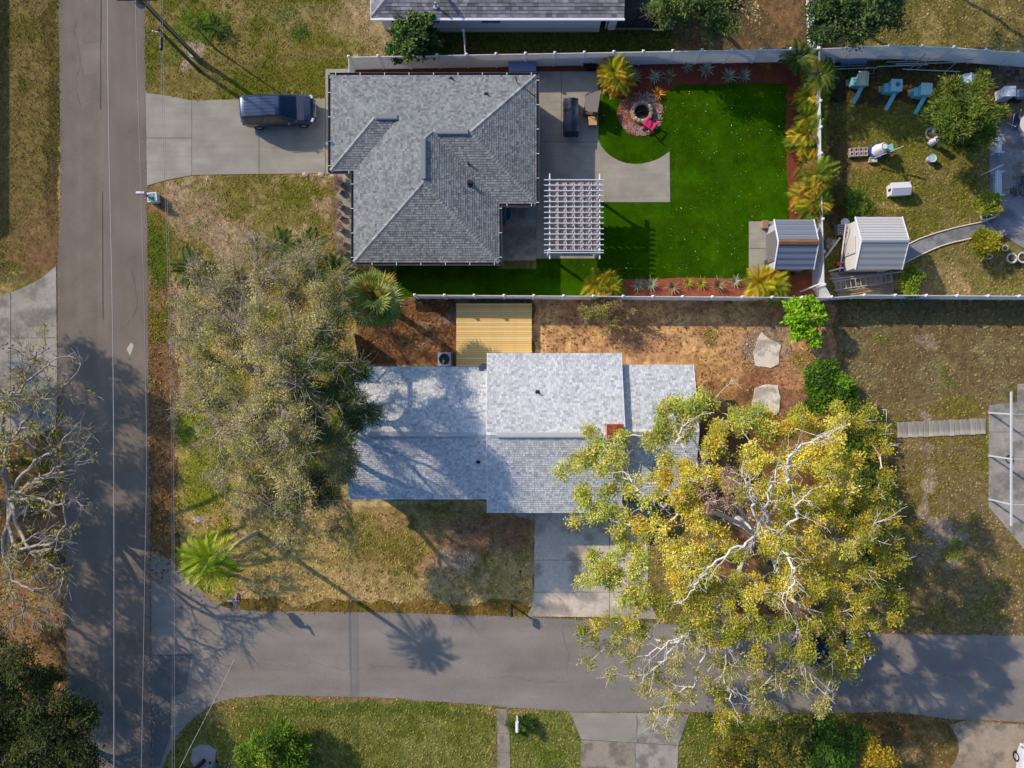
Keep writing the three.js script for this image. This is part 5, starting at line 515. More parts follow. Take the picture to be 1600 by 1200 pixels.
{ const c = thing('gas_can', 'red fuel can among the junk left of the putty coloured shed', 'fuel can', P(1308, 413), 0.3); part('can', rbox(0.36, 0.34, 0.26, 0.05, 0, 0.18, 0), mat([206, 62, 44], 0.5), c); part('handle', rod(V(-0.12, 0.4, 0), V(0.1, 0.4, 0), 0.025), mat([206, 62, 44], 0.5), c); part('spout', rod(V(0.12, 0.33, 0), V(0.22, 0.48, 0), 0.025), M.cream, c);
  const k = thing('crate', 'grey slatted crate at the upper left corner of the putty coloured shed', 'crate', P(1311, 361), 0.05); for (let i = 0; i < 6; i++) part('slat', rbox(0.6, 0.03, 0.06, 0.006, 0, 0.5, -0.3 + i * 0.12), M.galv, k); for (const x of [-0.28, 0.28]) part('side', rbox(0.04, 0.46, 0.7, 0.008, x, 0.25, 0), M.galv, k); part('back_panel', rbox(0.56, 0.46, 0.04, 0.008, 0, 0.25, -0.32), M.tealPale, k);
  const b = thing('white_basin', 'white round basin beside the grey slatted crate', 'basin', P(1316, 350)); part('basin', plain(new THREE.LatheGeometry([[0, 0.3], [0.15, 0.3], [0.26, 0.42], [0.28, 0.42], [0.2, 0.25], [0.1, 0]].map((q) => new THREE.Vector2(...q)), 18)), M.white, b); part('rim', (() => { const g = new THREE.TorusGeometry(0.27, 0.02, 6, 20); g.rotateX(Math.PI / 2); g.translate(0, 0.42, 0); return plain(g); })(), M.whiteWall, b);
  const s = thing('broken_slab', 'broken pale slabs stacked between the two sheds', 'slab pile', P(1299, 382)); for (let i = 0; i < 4; i++) part('slab', rbox(0.42, 0.08, 0.36, 0.015, rr(-0.18, 0.18), 0.05 + i * 0.09, rr(-0.2, 0.25), rr(0, 1.5)), mt([190, 186, 180], stainT, 1.1), s);
  const bx = thing('tan_box', 'tan storage box by the door of the blue-grey shed', 'box', P(1193, 352)); part('box', rbox(0.34, 0.34, 0.5, 0.02, 0, 0.17, 0), mat([170, 144, 116]), bx); part('lid', rbox(0.36, 0.04, 0.52, 0.01, 0, 0.36, 0), mat([150, 124, 100]), bx);
  const pt = thing('grey_pot', 'dark grey pot at the lower corner of the blue-grey shed', 'pot', P(1197, 412)); part('pot', plain(new THREE.LatheGeometry([[0, 0.01], [0.16, 0], [0.22, 0.3], [0.25, 0.32], [0.2, 0.3], [0, 0.26]].map((q) => new THREE.Vector2(...q)), 16)), mat([104, 108, 112]), pt); part('soil', cyl(0.19, 0.19, 0.02, 0, 0.28, 0), mat([70, 64, 56]), pt); }
// covered things in the house corner
{ const t = thing('pool_float', 'teal and orange deflated pool toy in the patio corner', 'pool toy', P(793, 334)); part('ring', (() => { const g = new THREE.TorusGeometry(0.32, 0.1, 8, 20); g.rotateX(Math.PI / 2); g.scale(0.7, 1, 1.5); g.translate(0, 0.12, 0); return plain(g); })(), mat([64, 150, 160], 0.5), t); part('tail', rbox(0.3, 0.12, 0.36, 0.05, -0.05, 0.12, 0.62), mat([222, 120, 50], 0.5), t);
  const b = thing('blue_storage_box', 'blue storage box between the back fence and the hipped house', 'box', P(816, 111), 0.02); part('box', rbox(1.7, 0.7, 0.62, 0.03, 0, 0.36, 0), mat([92, 112, 150], 0.6), b); part('lid', rbox(1.78, 0.08, 0.7, 0.03, 0, 0.75, 0), mat([110, 130, 168], 0.6), b); part('latch', rbox(0.1, 0.1, 0.04, 0.01, 0, 0.66, 0.34), M.black, b); }
// lower left corner
struct('gravel_bed', sheet(px2(rough([[302, 1170], [312, 1163], [326, 1164], [338, 1172], [336, 1190], [326, 1206], [306, 1204], [298, 1188]], 1.5, 4, 4)), 0.014), mt([206, 198, 200], asphaltT, 1.3, 1, 0.02), 'pale gravel patch in the lower left lawn');
plank('fallen_log', 'dark short log lying on the pale gravel patch', 'log', P(303, 1203, 0.14), P(319, 1188, 0.14), 0.13, mat([62, 48, 42], 1), null, 10);
{ const b = thing('teal_bin', 'teal wheeled bin beside the gravel patch at the lower edge', 'bin', P(335, 1197), 0.2); part('bin', plain(new THREE.CylinderGeometry(0.42, 0.34, 0.95, 4)).rotateY(Math.PI / 4).translate(0, 0.5, 0), mat([96, 140, 138], 0.6), b); part('lid', rbox(0.62, 0.06, 0.64, 0.02, 0, 1.0, 0), mat([118, 160, 158], 0.5), b); for (const x of [-0.22, 0.22]) part('wheel', (() => { const g = new THREE.CylinderGeometry(0.1, 0.1, 0.05, 14); g.rotateZ(Math.PI / 2); g.translate(x, 0.1, -0.3); return plain(g); })(), M.black, b); part('handle', rod(V(-0.2, 0.95, -0.36), V(0.2, 0.95, -0.36), 0.02), M.black, b); }
// ---------- leaves, trees, shrubs ----------
function leafSpray(n, R, len, wid, seed, curl = 0.2) { // n folded leaves scattered round a twig end
  const r = RNG(seed), pos = []; for (let i = 0; i < n; i++) { const d = V(r() - 0.5, r() - 0.35, r() - 0.5).normalize(), c = d.clone().multiplyScalar(R * (0.3 + 0.7 * r())); const f = V(r() - 0.5 + d.x, (r() - 0.5) * 0.7, r() - 0.5 + d.z).normalize(), up = V((r() - 0.5) * 1.1, 1, (r() - 0.5) * 1.1).normalize(), s = f.clone().cross(up).normalize(), L = len * (0.7 + 0.6 * r()), w = wid * (0.7 + 0.6 * r()) / 2, nn = s.clone().cross(f).normalize();
    const a = c, b = c.clone().addScaledVector(f, L * 0.5).addScaledVector(s, w).addScaledVector(nn, curl * w), e = c.clone().addScaledVector(f, L).addScaledVector(nn, -curl * L * 0.4), g = c.clone().addScaledVector(f, L * 0.5).addScaledVector(s, -w).addScaledVector(nn, curl * w);
    for (const p of [a, b, e, a, e, g]) pos.push(p.x, p.y, p.z); } return geoOf(pos); }
const leafMat = (rough = 0.8) => new THREE.MeshPhysicalMaterial({ color: 0xffffff, roughness: rough, specularIntensity: 0.3, transmission: 0.3, thickness: 0, side: THREE.DoubleSide });
const LM = leafMat();
const LMd = new THREE.MeshPhysicalMaterial({ color: 0xffffff, roughness: 0.8, specularIntensity: 0.4, side: THREE.DoubleSide });
const sprays = { broad: leafSpray(9, 0.24, 0.17, 0.1, 1), oak: leafSpray(12, 0.24, 0.11, 0.055, 2), big: leafSpray(8, 0.22, 0.24, 0.13, 3), fine: leafSpray(16, 0.26, 0.09, 0.04, 4), long: leafSpray(10, 0.2, 0.22, 0.06, 5) };
function instanced(name, geo, m, list, parent) { const im = new THREE.InstancedMesh(geo, m, list.length); im.name = name; const q = new THREE.Quaternion(), e = new THREE.Euler(), mtx = new THREE.Matrix4(), c = new THREE.Color(); list.forEach((l, i) => { e.set(l.rx || 0, l.ry || 0, l.rz || 0, 'YXZ'); q.setFromEuler(e); mtx.compose(l.p, q, l.sv || V(l.s, l.s, l.s)); im.setMatrixAt(i, mtx); im.setColorAt(i, c.setRGB(...lin(l.c))); }); im.userData.kind = 'stuff'; parent.add(im); return im; }
function tubeNet(nodes, sides = 6) { // tapered limbs joined at their nodes
  const pos = [], nor = []; const ring = (c, d, r) => { const a = Math.abs(d.y) < 0.9 ? V(0, 1, 0) : V(1, 0, 0), u = a.clone().cross(d).normalize(), w = d.clone().cross(u).normalize(), o = []; for (let i = 0; i < sides; i++) { const t = i / sides * Math.PI * 2, n = u.clone().multiplyScalar(Math.cos(t)).addScaledVector(w, Math.sin(t)); o.push([c.clone().addScaledVector(n, r), n]); } return o; };
  for (const n of nodes) { if (!n.up) continue; const d = n.p.clone().sub(n.up.p); if (d.lengthSq() < 1e-8) continue; d.normalize(); const r0 = n.up.main === n ? n.up.r : Math.min(n.up.r, n.r * 1.35), A = ring(n.up.p, d, r0), B = ring(n.p, d, n.r); for (let i = 0; i < sides; i++) { const j = (i + 1) % sides; for (const [q, m] of [A[i], A[j], B[j], A[i], B[j], B[i]]) { pos.push(q.x, q.y, q.z); nor.push(m.x, m.y, m.z); } } }
  const g = new THREE.BufferGeometry(); g.setAttribute('position', new THREE.Float32BufferAttribute(pos, 3)); g.setAttribute('normal', new THREE.Float32BufferAttribute(nor, 3)); g.setAttribute('uv', new THREE.Float32BufferAttribute(new Array(pos.length / 3 * 2).fill(0), 2)); return g; }
const barkT = tex(256, 256, (i, j) => 0.7 + 0.3 * fbm(i * 0.06, j * 0.02, 3));
function growTree(o) { // o: name, label, cat, base (px), fork h, lobes [px, py, h, rpx, rh, n, density, palette]
  const up = o.raise || 0, r = RNG(o.seed || 1), base = o.base3 || P(o.base[0], o.base[1], 0), t = thing(o.name, o.label, o.cat || 'tree', base, 0, o.group), nodes = [], fork = o.fork ? P(...o.fork).sub(base) : V(0, o.forkH || 1.2, 0);
  const root = { p: V(0, -0.1, 0), len: 0 }; nodes.push(root); let last = root; const nf = Math.max(2, Math.ceil(fork.length() / 0.8)); for (let i = 1; i <= nf; i++) { const q = { p: fork.clone().multiplyScalar(i / nf).add(V((r() - 0.5) * 0.12, 0, (r() - 0.5) * 0.12)), up: last, len: 0 }; nodes.push(q); last = q; } const forkN = last;
  const att = []; for (const [px, py, h, rp, rh, n, den, pal] of o.lobes) { const c = P(px, py, h + up).sub(base), R = rp / PPM * (1 - h / CAMH); for (let i = 0; i < n; i++) { let v; do { v = V(r() * 2 - 1, r() * 2 - 1, r() * 2 - 1); } while (v.lengthSq() > 1); if (v.length() < 0.55) v.setLength(0.55 + 0.4 * r()); if (v.y < -0.45) v.y *= -0.6; att.push({ p: c.clone().add(V(v.x * R, v.y * rh, v.z * R)), den: den ?? 1, pal: pal || 0, R }); } }
  for (const e of o.extra || []) att.push({ p: P(...e).sub(base), den: 0, pal: 0 });
  att.sort((a, b) => a.p.distanceTo(fork) - b.p.distanceTo(fork));
  const cand = [forkN]; for (const L of o.limbs || []) { let prev = forkN; const pts = L.map(([x, y, h]) => P(x, y, h + up).sub(base)); const cv = new THREE.CatmullRomCurve3([forkN.p, ...pts]), N = Math.ceil(cv.getLength() / 0.5); for (let i = 1; i <= N; i++) { const q = cv.getPoint(i / N).add(V((r() - 0.5) * 0.3, (r() - 0.5) * 0.16, (r() - 0.5) * 0.3)); const n = { p: q, up: prev, len: (prev.len + q.distanceTo(prev.p)) , tip: i === N, minr: o.limbR ? o.limbR * (1 - 0.75 * i / N) : 0 }; nodes.push(n); if (i > 3) cand.push(n); prev = n; } } for (const a of att) { let best = null, bc = 1e9; for (const n of cand) { const dx = a.p.x - n.p.x, dy = a.p.y - n.p.y, dz = a.p.z - n.p.z, d = Math.sqrt(dx * dx + dy * dy + dz * dz), c = d + 0.42 * n.len + (dy < -0.4 ? -dy * 0.4 : 0); if (c < bc) { bc = c; best = n; } }
    const d = a.p.distanceTo(best.p), k = Math.max(1, Math.ceil(d / (o.seg || 0.55))); let prev = best, off = V((r() - 0.5), r() * 0.5, (r() - 0.5)).multiplyScalar(d * (o.bend || 0.22)); for (let i = 1; i <= k; i++) { const u = i / k, q = best.p.clone().lerp(a.p, u).addScaledVector(off, Math.sin(Math.PI * u)).add(V((r() - 0.5), (r() - 0.5), (r() - 0.5)).multiplyScalar(i < k ? (o.wig || 0.16) : 0)); const n = { p: q, up: prev, len: prev.len + q.distanceTo(prev.p) }; nodes.push(n); cand.push(n); prev = n; } a.node = prev; prev.tip = true; }
  if (o.limbTwigs) for (const n of nodes.filter((q) => q.minr)) if (r() < 0.8) { let pv = n; const d = V(r() - 0.5, r() * 0.5 - 0.1, r() - 0.5).normalize().multiplyScalar(0.8).add(n.p.clone().sub(n.up.p).normalize()).normalize(), L = 0.5 + 1.1 * r(); for (let i = 1; i <= 4; i++) { const q = { p: pv.p.clone().addScaledVector(d, L / 4).add(V(r() - 0.5, r() - 0.4, r() - 0.5).multiplyScalar(0.14)), up: pv, len: 0, tip: true }; nodes.push(q); if (r() < 0.5) nodes.push({ p: q.p.clone().add(V(r() - 0.5, r() - 0.3, r() - 0.5).normalize().multiplyScalar(0.35)), up: q, len: 0, tip: true }); pv = q; } }
  // twigs
  for (const a of att) { const nt = Math.round((o.twigs ?? 3) * (0.6 + 0.8 * r())); for (let i = 0; i < nt; i++) { const L = (o.twigL || 0.6) * (0.5 + r()), d = V(r() - 0.5, r() * 0.7 - 0.2, r() - 0.5).normalize().multiplyScalar(0.8).add(a.node.up ? a.node.p.clone().sub(a.node.up.p).normalize() : V(0, 1, 0)).normalize(), m = { p: a.node.p.clone().addScaledVector(d, L * 0.5), up: a.node, len: 0, tip: true }, e = { p: m.p.clone().addScaledVector(d, L * 0.5).add(V((r() - 0.5) * 0.3 * L, (r() - 0.5) * 0.2 * L, (r() - 0.5) * 0.3 * L)), up: m, len: 0, tip: true }; nodes.push(m, e); if (r() < 0.6) nodes.push({ p: m.p.clone().add(V(r() - 0.5, (r() - 0.3) * 0.6, r() - 0.5).normalize().multiplyScalar(L * 0.5)), up: m, len: 0, tip: true }); } }
  const pw = o.pow || 2.3, tr = Math.pow(o.tipR || 0.011, pw); nodes.forEach((n) => n.a = 0); for (let i = nodes.length - 1; i > 0; i--) { const n = nodes[i]; n.a = Math.max(n.a, tr); n.r = Math.max(n.minr || 0, Math.min(Math.pow(n.a, 1 / pw), o.maxR || 0.4)); n.up.a += n.a; } for (const n of nodes) if (n.up && (!n.up.main || n.up.main.a < n.a)) n.up.main = n; root.r = Math.min(Math.pow(root.a, 1 / pw) * 1.3, (o.maxR || 0.4) * 1.4);
  part('trunk', tubeNet(nodes, o.sides || 6), o.bark || M.wood, t);
  const list = []; for (const a of att) { const n = Math.round((o.per || 18) * a.den * (0.5 + r())); const pal = o.pals[a.pal], base2 = pal[Math.floor(r() * pal.length)], rad = o.clump || 0.5; for (let i = 0; i < n; i++) { const v = V(r() + r() + r() - 1.5, (r() + r() + r() - 1.5) * 0.6, r() + r() + r() - 1.5).multiplyScalar(rad); let c = mixc(base2, pal[Math.floor(r() * pal.length)], r() * 0.6); const k = 0.78 + 0.44 * r(); c = c.map((x) => x * k); list.push({ p: a.p.clone().add(v), rx: (r() - 0.5) * 0.9, ry: r() * 6.28, rz: (r() - 0.5) * 0.9, s: (o.ls || 1) * (0.7 + 0.6 * r()), c }); } }
  const cr = instanced('crown', sprays[o.spray || 'broad'], o.leafM || LM, list, t); return t; }
const bark = (c) => mat(c, 0.95, { bumpMap: barkT, bumpScale: 0.01 });
// pixel lobe lists: x, y, height, radius px, vertical radius m, tips, leaf share, palette
const YEL = [[[240, 224, 84], [246, 232, 112], [212, 204, 66], [232, 198, 70], [186, 186, 62]], [[206, 210, 88], [226, 224, 112], [168, 182, 66], [214, 202, 92]], [[204, 194, 66], [178, 178, 58], [216, 194, 70], [146, 152, 52]], [[196, 188, 100], [212, 198, 116], [168, 164, 88]], [[186, 152, 136], [200, 168, 148], [170, 138, 110]]];
growTree({ name: 'yellow_tree', label: 'huge spreading tree with golden yellow leaves and pale limbs over the driveway', base: [1150, 812], fork: [1182, 832, 3.4], seed: 11, raise: 1.4, limbR: 0.11, limbTwigs: 1, per: 56, clump: 0.4, twigs: 2, twigL: 0.55, tipR: 0.008, pow: 2.15, maxR: 0.3, wig: 0.2, bend: 0.18, spray: 'broad', ls: 0.66, pals: YEL,
  limbs: [[[1192, 835, 7.7], [1165, 850, 9.3], [1130, 872, 9.7], [1095, 905, 9.7], [1075, 930, 9.3]], [[1190, 828, 7.8], [1180, 800, 9.5], [1172, 765, 10.5], [1160, 735, 10.7]], [[1200, 825, 7.8], [1195, 795, 9.7], [1205, 760, 10.5], [1222, 725, 10.5]], [[1210, 835, 8.0], [1240, 815, 9.7], [1245, 790, 10.3], [1262, 770, 10.3]], [[1215, 850, 8.2], [1235, 880, 9.7], [1240, 905, 9.8], [1222, 935, 9.5]], [[1230, 760, 9.0], [1235, 715, 10.1], [1270, 690, 10.3], [1295, 672, 9.7]], [[1130, 930, 5.7], [1080, 985, 6.6], [1050, 1000, 6.8], [1010, 1025, 6.2]], [[1115, 960, 5.7], [1065, 1000, 6.4], [1045, 1020, 6.4], [1025, 1045, 6.0]], [[1140, 930, 5.2], [1130, 1000, 6.4], [1135, 1060, 6.2], [1145, 1100, 5.4]], [[1100, 800, 6.2], [1040, 790, 7.4], [1000, 770, 7.6], [975, 735, 7.4]], [[1100, 730, 7.2], [1060, 690, 7.8], [1075, 655, 7.8]], [[1310, 850, 7.2], [1350, 840, 8.2], [1375, 815, 7.8]], [[1250, 980, 6.2], [1250, 1030, 6.8], [1270, 1060, 6.2]]], bark: bark([226, 214, 200.5]), sides: 7,
  lobes: [[935, 740, 6.2, 46, 1.2, 14, 0.75, 1], [915, 695, 6.0, 30, 0.8, 7, 0.70, 1], [965, 705, 6.4, 26, 0.8, 6, 0.60, 1], [920, 790, 5.8, 34, 0.9, 7, 0.70, 1], [880, 740, 5.6, 10, 0.4, 2, 0.60, 1], [1045, 655, 6.6, 40, 1.0, 9, 0.70, 1], [1085, 640, 6.8, 34, 1.0, 10, 0.90, 1], [1100, 680, 7.4, 36, 1.0, 9, 1.00, 0], [1035, 700, 7.0, 30, 0.8, 6, 0.60, 1],
    [960, 815, 6.0, 30, 0.8, 7, 0.80, 1], [935, 900, 5.6, 36, 1.0, 10, 0.90, 1], [985, 880, 6.2, 36, 1.0, 9, 0.70, 1], [985, 925, 6.0, 40, 1.0, 9, 0.70, 1], [1020, 820, 7.0, 28, 0.8, 7, 0.70, 0], [1060, 760, 7.1, 44, 1.2, 14, 0.90, 0], [1010, 760, 7.2, 30, 0.8, 6, 0.60, 1],
    [1130, 720, 7.5, 46, 1.2, 14, 0.72, 0], [1190, 690, 7.3, 46, 1.2, 14, 1.00, 0], [1250, 690, 7.1, 46, 1.2, 13, 1.00, 0], [1300, 715, 7.6, 40, 1.0, 10, 1.00, 0], [1290, 650, 6.8, 26, 0.8, 6, 0.90, 0], [1345, 670, 6.4, 34, 0.9, 9, 0.90, 2], [1372, 690, 6.0, 22, 0.7, 5, 0.90, 2], [1170, 665, 7.4, 30, 0.8, 7, 0.80, 1],
    [1115, 775, 8.1, 34, 1.0, 9, 0.25, 4], [1150, 760, 8.3, 30, 0.9, 7, 0.29, 4], [1200, 760, 8.5, 44, 1.2, 13, 0.72, 0], [1260, 765, 8.1, 48, 1.2, 14, 0.79, 0], [1320, 770, 7.1, 44, 1.1, 12, 1.00, 0], [1360, 760, 7.0, 32, 0.9, 8, 1.00, 2], [1375, 810, 6.8, 30, 0.9, 8, 1.00, 2],
    [1080, 840, 7.7, 44, 1.2, 12, 0.58, 0], [1060, 890, 7.8, 44, 1.1, 12, 0.90, 0], [1125, 880, 7.7, 44, 1.1, 12, 0.61, 0], [1230, 840, 8.5, 44, 1.2, 12, 0.65, 0], [1285, 840, 8.1, 44, 1.1, 12, 0.72, 0], [1345, 845, 7.8, 36, 1.0, 10, 1.00, 2], [1385, 870, 6.6, 30, 0.9, 8, 1.00, 2],
    [1110, 930, 7.1, 40, 1.0, 10, 0.90, 0], [1180, 915, 7.7, 44, 1.1, 11, 0.61, 0], [1240, 900, 7.9, 44, 1.1, 11, 0.61, 0], [1290, 915, 7.1, 40, 1.0, 10, 1.00, 0], [1345, 915, 7.4, 38, 1.0, 10, 1.00, 2], [1380, 945, 6.4, 30, 0.9, 8, 1.00, 2], [1330, 965, 7.0, 36, 0.9, 9, 0.72, 2],
    [945, 985, 5.4, 34, 0.8, 8, 0.47, 2], [985, 1005, 5.6, 34, 0.8, 8, 0.40, 2], [950, 1035, 5.0, 30, 0.7, 6, 0.40, 3], [1010, 965, 6.4, 34, 0.8, 8, 0.43, 2], [1070, 965, 7.0, 40, 0.9, 10, 0.58, 2], [1070, 1015, 6.4, 36, 0.8, 8, 0.43, 3], [1005, 1060, 5.0, 28, 0.7, 6, 0.36, 3], [1125, 985, 7.0, 38, 0.9, 9, 0.58, 2], [1115, 1040, 6.0, 34, 0.8, 8, 0.40, 3], [1035, 1125, 4.6, 22, 0.6, 5, 0.36, 3], [1060, 1075, 5.2, 24, 0.6, 5, 0.32, 3], [1120, 1090, 5.0, 22, 0.7, 5, 0.36, 2], [1138, 1125, 4.6, 18, 0.6, 4, 0.43, 2], [1185, 1000, 7.0, 42, 1.0, 10, 0.61, 2], [1180, 1055, 6.0, 34, 0.8, 8, 0.43, 3], [1240, 985, 7.4, 42, 1.0, 10, 0.65, 2], [1240, 1040, 6.2, 38, 0.8, 9, 0.47, 3], [1215, 1090, 5.2, 36, 0.7, 8, 0.43, 3], [1275, 1075, 5.2, 34, 0.7, 8, 0.50, 3], [1290, 1020, 6.2, 34, 0.8, 7, 0.43, 2], [1330, 1010, 6.0, 30, 0.8, 7, 0.58, 2], [1330, 1040, 5.4, 20, 0.6, 4, 0.58, 2], [1045, 1100, 5.0, 20, 0.6, 4, 0.29, 3]],
  extra: [[1140, 600, 7], [1385, 640, 6.5], [905, 640, 6]] });
const OAKP = [[[196, 186, 112], [168, 164, 90], [212, 200, 132], [146, 148, 78], [188, 174, 106]], [[204, 190, 140], [188, 176, 122], [168, 162, 100]], [[116, 132, 66], [132, 144, 72], [96, 114, 60]]];
growTree({ name: 'oak_tree', label: 'broad grey-green oak with bare twigs over the left end of the light grey house', base: [452, 640], fork: [447, 640, 3.4], seed: 23, raise: -0.4, per: 46, clump: 0.46, twigs: 7, twigL: 1.0, tipR: 0.008, pow: 2.1, maxR: 0.26, spray: 'oak', ls: 0.9, pals: OAKP, bark: bark([176, 160, 146]), sides: 5, wig: 0.22,
  lobes: [[300, 480, 5, 34, 0.9, 9, 0.35, 1], [298, 550, 4.8, 34, 0.9, 9, 0.30, 1], [300, 625, 4.4, 32, 0.8, 8, 0.25, 1], [330, 430, 5.4, 34, 0.8, 9, 0.30, 1], [400, 408, 5.6, 34, 0.8, 10, 0.30, 1], [470, 405, 5.4, 30, 0.8, 9, 0.30, 1], [330, 680, 4.6, 24, 0.7, 6, 0.20, 1], [350, 740, 4.6, 22, 0.7, 6, 0.30, 1], [375, 500, 8.6, 26, 0.4, 9, 0.08, 1], [480, 535, 9.2, 28, 0.4, 9, 0.08, 1], [420, 560, 9.8, 26, 0.4, 8, 0.08, 1], [500, 700, 8.6, 26, 0.4, 8, 0.08, 1], [400, 640, 9.4, 24, 0.4, 7, 0.08, 1], [320, 500, 6.8, 46, 1.0, 12, 0.75, 1], [380, 460, 7.2, 46, 1.0, 13, 0.80, 1], [440, 440, 7.6, 46, 1.1, 13, 1.08, 1], [495, 450, 7.4, 40, 1.0, 11, 1.08, 0], [350, 545, 7.8, 50, 1.2, 14, 0.90, 0], [410, 520, 8.8, 50, 1.3, 14, 0.90, 0], [470, 520, 9.0, 50, 1.3, 14, 1.22, 0], [525, 520, 8.0, 38, 1.0, 10, 1.22, 2], [320, 590, 7.0, 34, 0.9, 8, 0.75, 1], [370, 610, 8.8, 50, 1.2, 13, 0.90, 0], [430, 590, 10.2, 54, 1.4, 15, 1.35, 0], [490, 590, 9.8, 50, 1.3, 14, 1.35, 2], [545, 590, 8.2, 34, 1.0, 10, 1.35, 2], [400, 670, 9.4, 50, 1.3, 14, 0.90, 0], [460, 660, 10.2, 52, 1.4, 14, 1.28, 0], [520, 650, 9.0, 46, 1.2, 12, 1.49, 2], [560, 650, 7.8, 24, 0.8, 7, 1.49, 2], [365, 670, 7.4, 22, 0.8, 5, 0.70, 1], [405, 725, 8.4, 42, 1.2, 11, 0.85, 0], [460, 725, 9.0, 46, 1.2, 12, 1.22, 0], [515, 715, 8.2, 38, 1.1, 10, 1.35, 0], [400, 775, 7.2, 30, 0.9, 8, 0.90, 0], [445, 785, 7.6, 42, 1.0, 11, 1.22, 0], [495, 770, 7.4, 32, 0.9, 8, 1.22, 2], [440, 825, 6.6, 24, 0.8, 6, 1.22, 0], [540, 730, 6.8, 16, 0.6, 4, 1.35, 2]] });
const BARE = [[[172, 164, 66], [146, 146, 56], [188, 172, 80]], [[84, 88, 40], [100, 100, 46], [66, 74, 34]]];
growTree({ name: 'bare_tree', label: 'half bare grey limbed tree reaching over the street from the left edge', base: [40, 800], fork: [14, 780, 3.2], seed: 37, per: 16, clump: 0.5, twigs: 5, twigL: 0.8, tipR: 0.009, pow: 2.15, maxR: 0.26, limbR: 0.12,
  limbs: [[[40, 762, 6], [70, 745, 6.8], [100, 722, 7], [148, 672, 6.8]], [[60, 752, 6.4], [110, 736, 6.8], [148, 715, 6.6]], [[40, 735, 6.6], [70, 712, 7], [100, 690, 7.2], [135, 648, 7]], [[20, 850, 5.5], [50, 855, 6.2], [95, 835, 6.8], [103, 800, 6.8], [94, 778, 6.6]], [[50, 862, 6], [85, 858, 6.4], [118, 848, 6.4]], [[10, 700, 6.6], [40, 660, 7], [70, 620, 7.2], [118, 585, 7]], [[5, 640, 6.4], [50, 590, 7], [90, 560, 6.8]], [[10, 890, 5], [45, 922, 5.8], [85, 912, 5.8]], [[15, 910, 5], [35, 945, 5.4], [38, 972, 5.2]], [[60, 780, 6.2], [100, 790, 6.4], [128, 770, 6.4]]], spray: 'broad', ls: 0.95, pals: BARE, bark: bark([172, 160, 148]), sides: 5, wig: 0.3, bend: 0.24,
  lobes: [[130, 670, 6.8, 22, 0.8, 7, 0.03, 0], [105, 720, 7, 40, 1.0, 12, 0.04, 0], [60, 640, 7.4, 60, 1.2, 16, 0.18, 0], [110, 590, 6.5, 36, 1.0, 9, 0.07, 0], [60, 545, 6.4, 40, 1.0, 10, 0.12, 0], [25, 600, 7.4, 40, 1.0, 10, 0.24, 0], [70, 760, 7, 44, 1.0, 12, 0.13, 0], [120, 780, 6.2, 22, 0.8, 6, 0.03, 0], [90, 840, 6.2, 30, 0.9, 10, 0.07, 0], [50, 870, 6, 40, 1.0, 11, 0.24, 0], [90, 900, 5.6, 24, 0.8, 7, 0.06, 0], [30, 930, 5.4, 40, 0.9, 10, 0.21, 0], [75, 955, 5, 24, 0.7, 6, 0.07, 0], [20, 700, 8, 40, 1.2, 10, 0.24, 0]] });
growTree({ name: 'shade_tree', label: 'large dense tree beyond the left edge whose shadow covers the street', base: [-250, 620], forkH: 3, seed: 38, per: 22, clump: 0.75, twigs: 5, twigL: 1.0, tipR: 0.011, pow: 2.1, maxR: 0.35, spray: 'broad', ls: 1.2, pals: BARE, bark: bark([172, 160, 148]), sides: 5, wig: 0.3,
  lobes: [[-410, 346], [-311, 395], [-410, 469], [-311, 506], [-398, 593], [-299, 630], [-398, 716], [-299, 753], [-385, 840], [-300, 870], [-373, 951], [-484, 395], [-484, 543], [-496, 667]].map(([x, y], i) => [x, y, 9, 68, 1.8, 15, 1.3, 1]) });
const DK = [[[60, 76, 30], [78, 90, 34], [48, 62, 26], [94, 98, 36]]];
const shrubDef = { cat: 'shrub', twigs: 1, twigL: 0.3, tipR: 0.008, maxR: 0.07, clump: 0.28, per: 20, seg: 0.3 };
growTree({ name: 'evergreen_tree', label: 'dark evergreen beside the street in the lower left corner', base: [88, 1128], forkH: 1.4, seed: 41, per: 34, clump: 0.55, twigs: 3, tipR: 0.01, maxR: 0.2, spray: 'oak', ls: 1.3, pals: DK, bark: bark([120, 112, 98]), leafM: LMd, lobes: [[85, 1125, 5, 50, 1.2, 18, 1, 0], [115, 1165, 4.4, 36, 1, 11, 1, 0], [60, 1165, 4.6, 40, 1, 12, 1, 0], [120, 1115, 4, 24, 0.8, 7, 1, 0], [70, 1200, 4.4, 46, 1, 12, 1, 0], [120, 1205, 4.2, 36, 0.9, 9, 1, 0]] });
growTree({ name: 'evergreen_tree', label: 'dark evergreen at the lower left edge above the corner one', base: [12, 1075], forkH: 1.6, seed: 43, per: 32, clump: 0.55, twigs: 4, tipR: 0.01, maxR: 0.2, spray: 'oak', ls: 1.3, pals: DK, bark: bark([140, 130, 112]), leafM: LMd, lobes: [[10, 1040, 5.4, 42, 1.2, 13, 0.9, 0], [-20, 1090, 5.4, 50, 1.2, 14, 1, 0], [20, 1100, 4.8, 34, 1, 10, 0.9, 0], [8, 1150, 4.6, 34, 1, 10, 1, 0], [-30, 1170, 5, 50, 1.2, 12, 1, 0], [5, 1195, 4.4, 36, 1, 9, 1, 0]] });
growTree({ name: 'evergreen_shrub', label: 'small dark evergreen shrub in the brown dirt by the street', base: [68, 1068], forkH: 0.5, seed: 45, ...shrubDef, per: 26, spray: 'oak', pals: DK, leafM: LMd, lobes: [[62, 1072, 1.2, 24, 0.5, 12, 1, 0], [80, 1060, 1, 16, 0.4, 7, 1, 0]] });
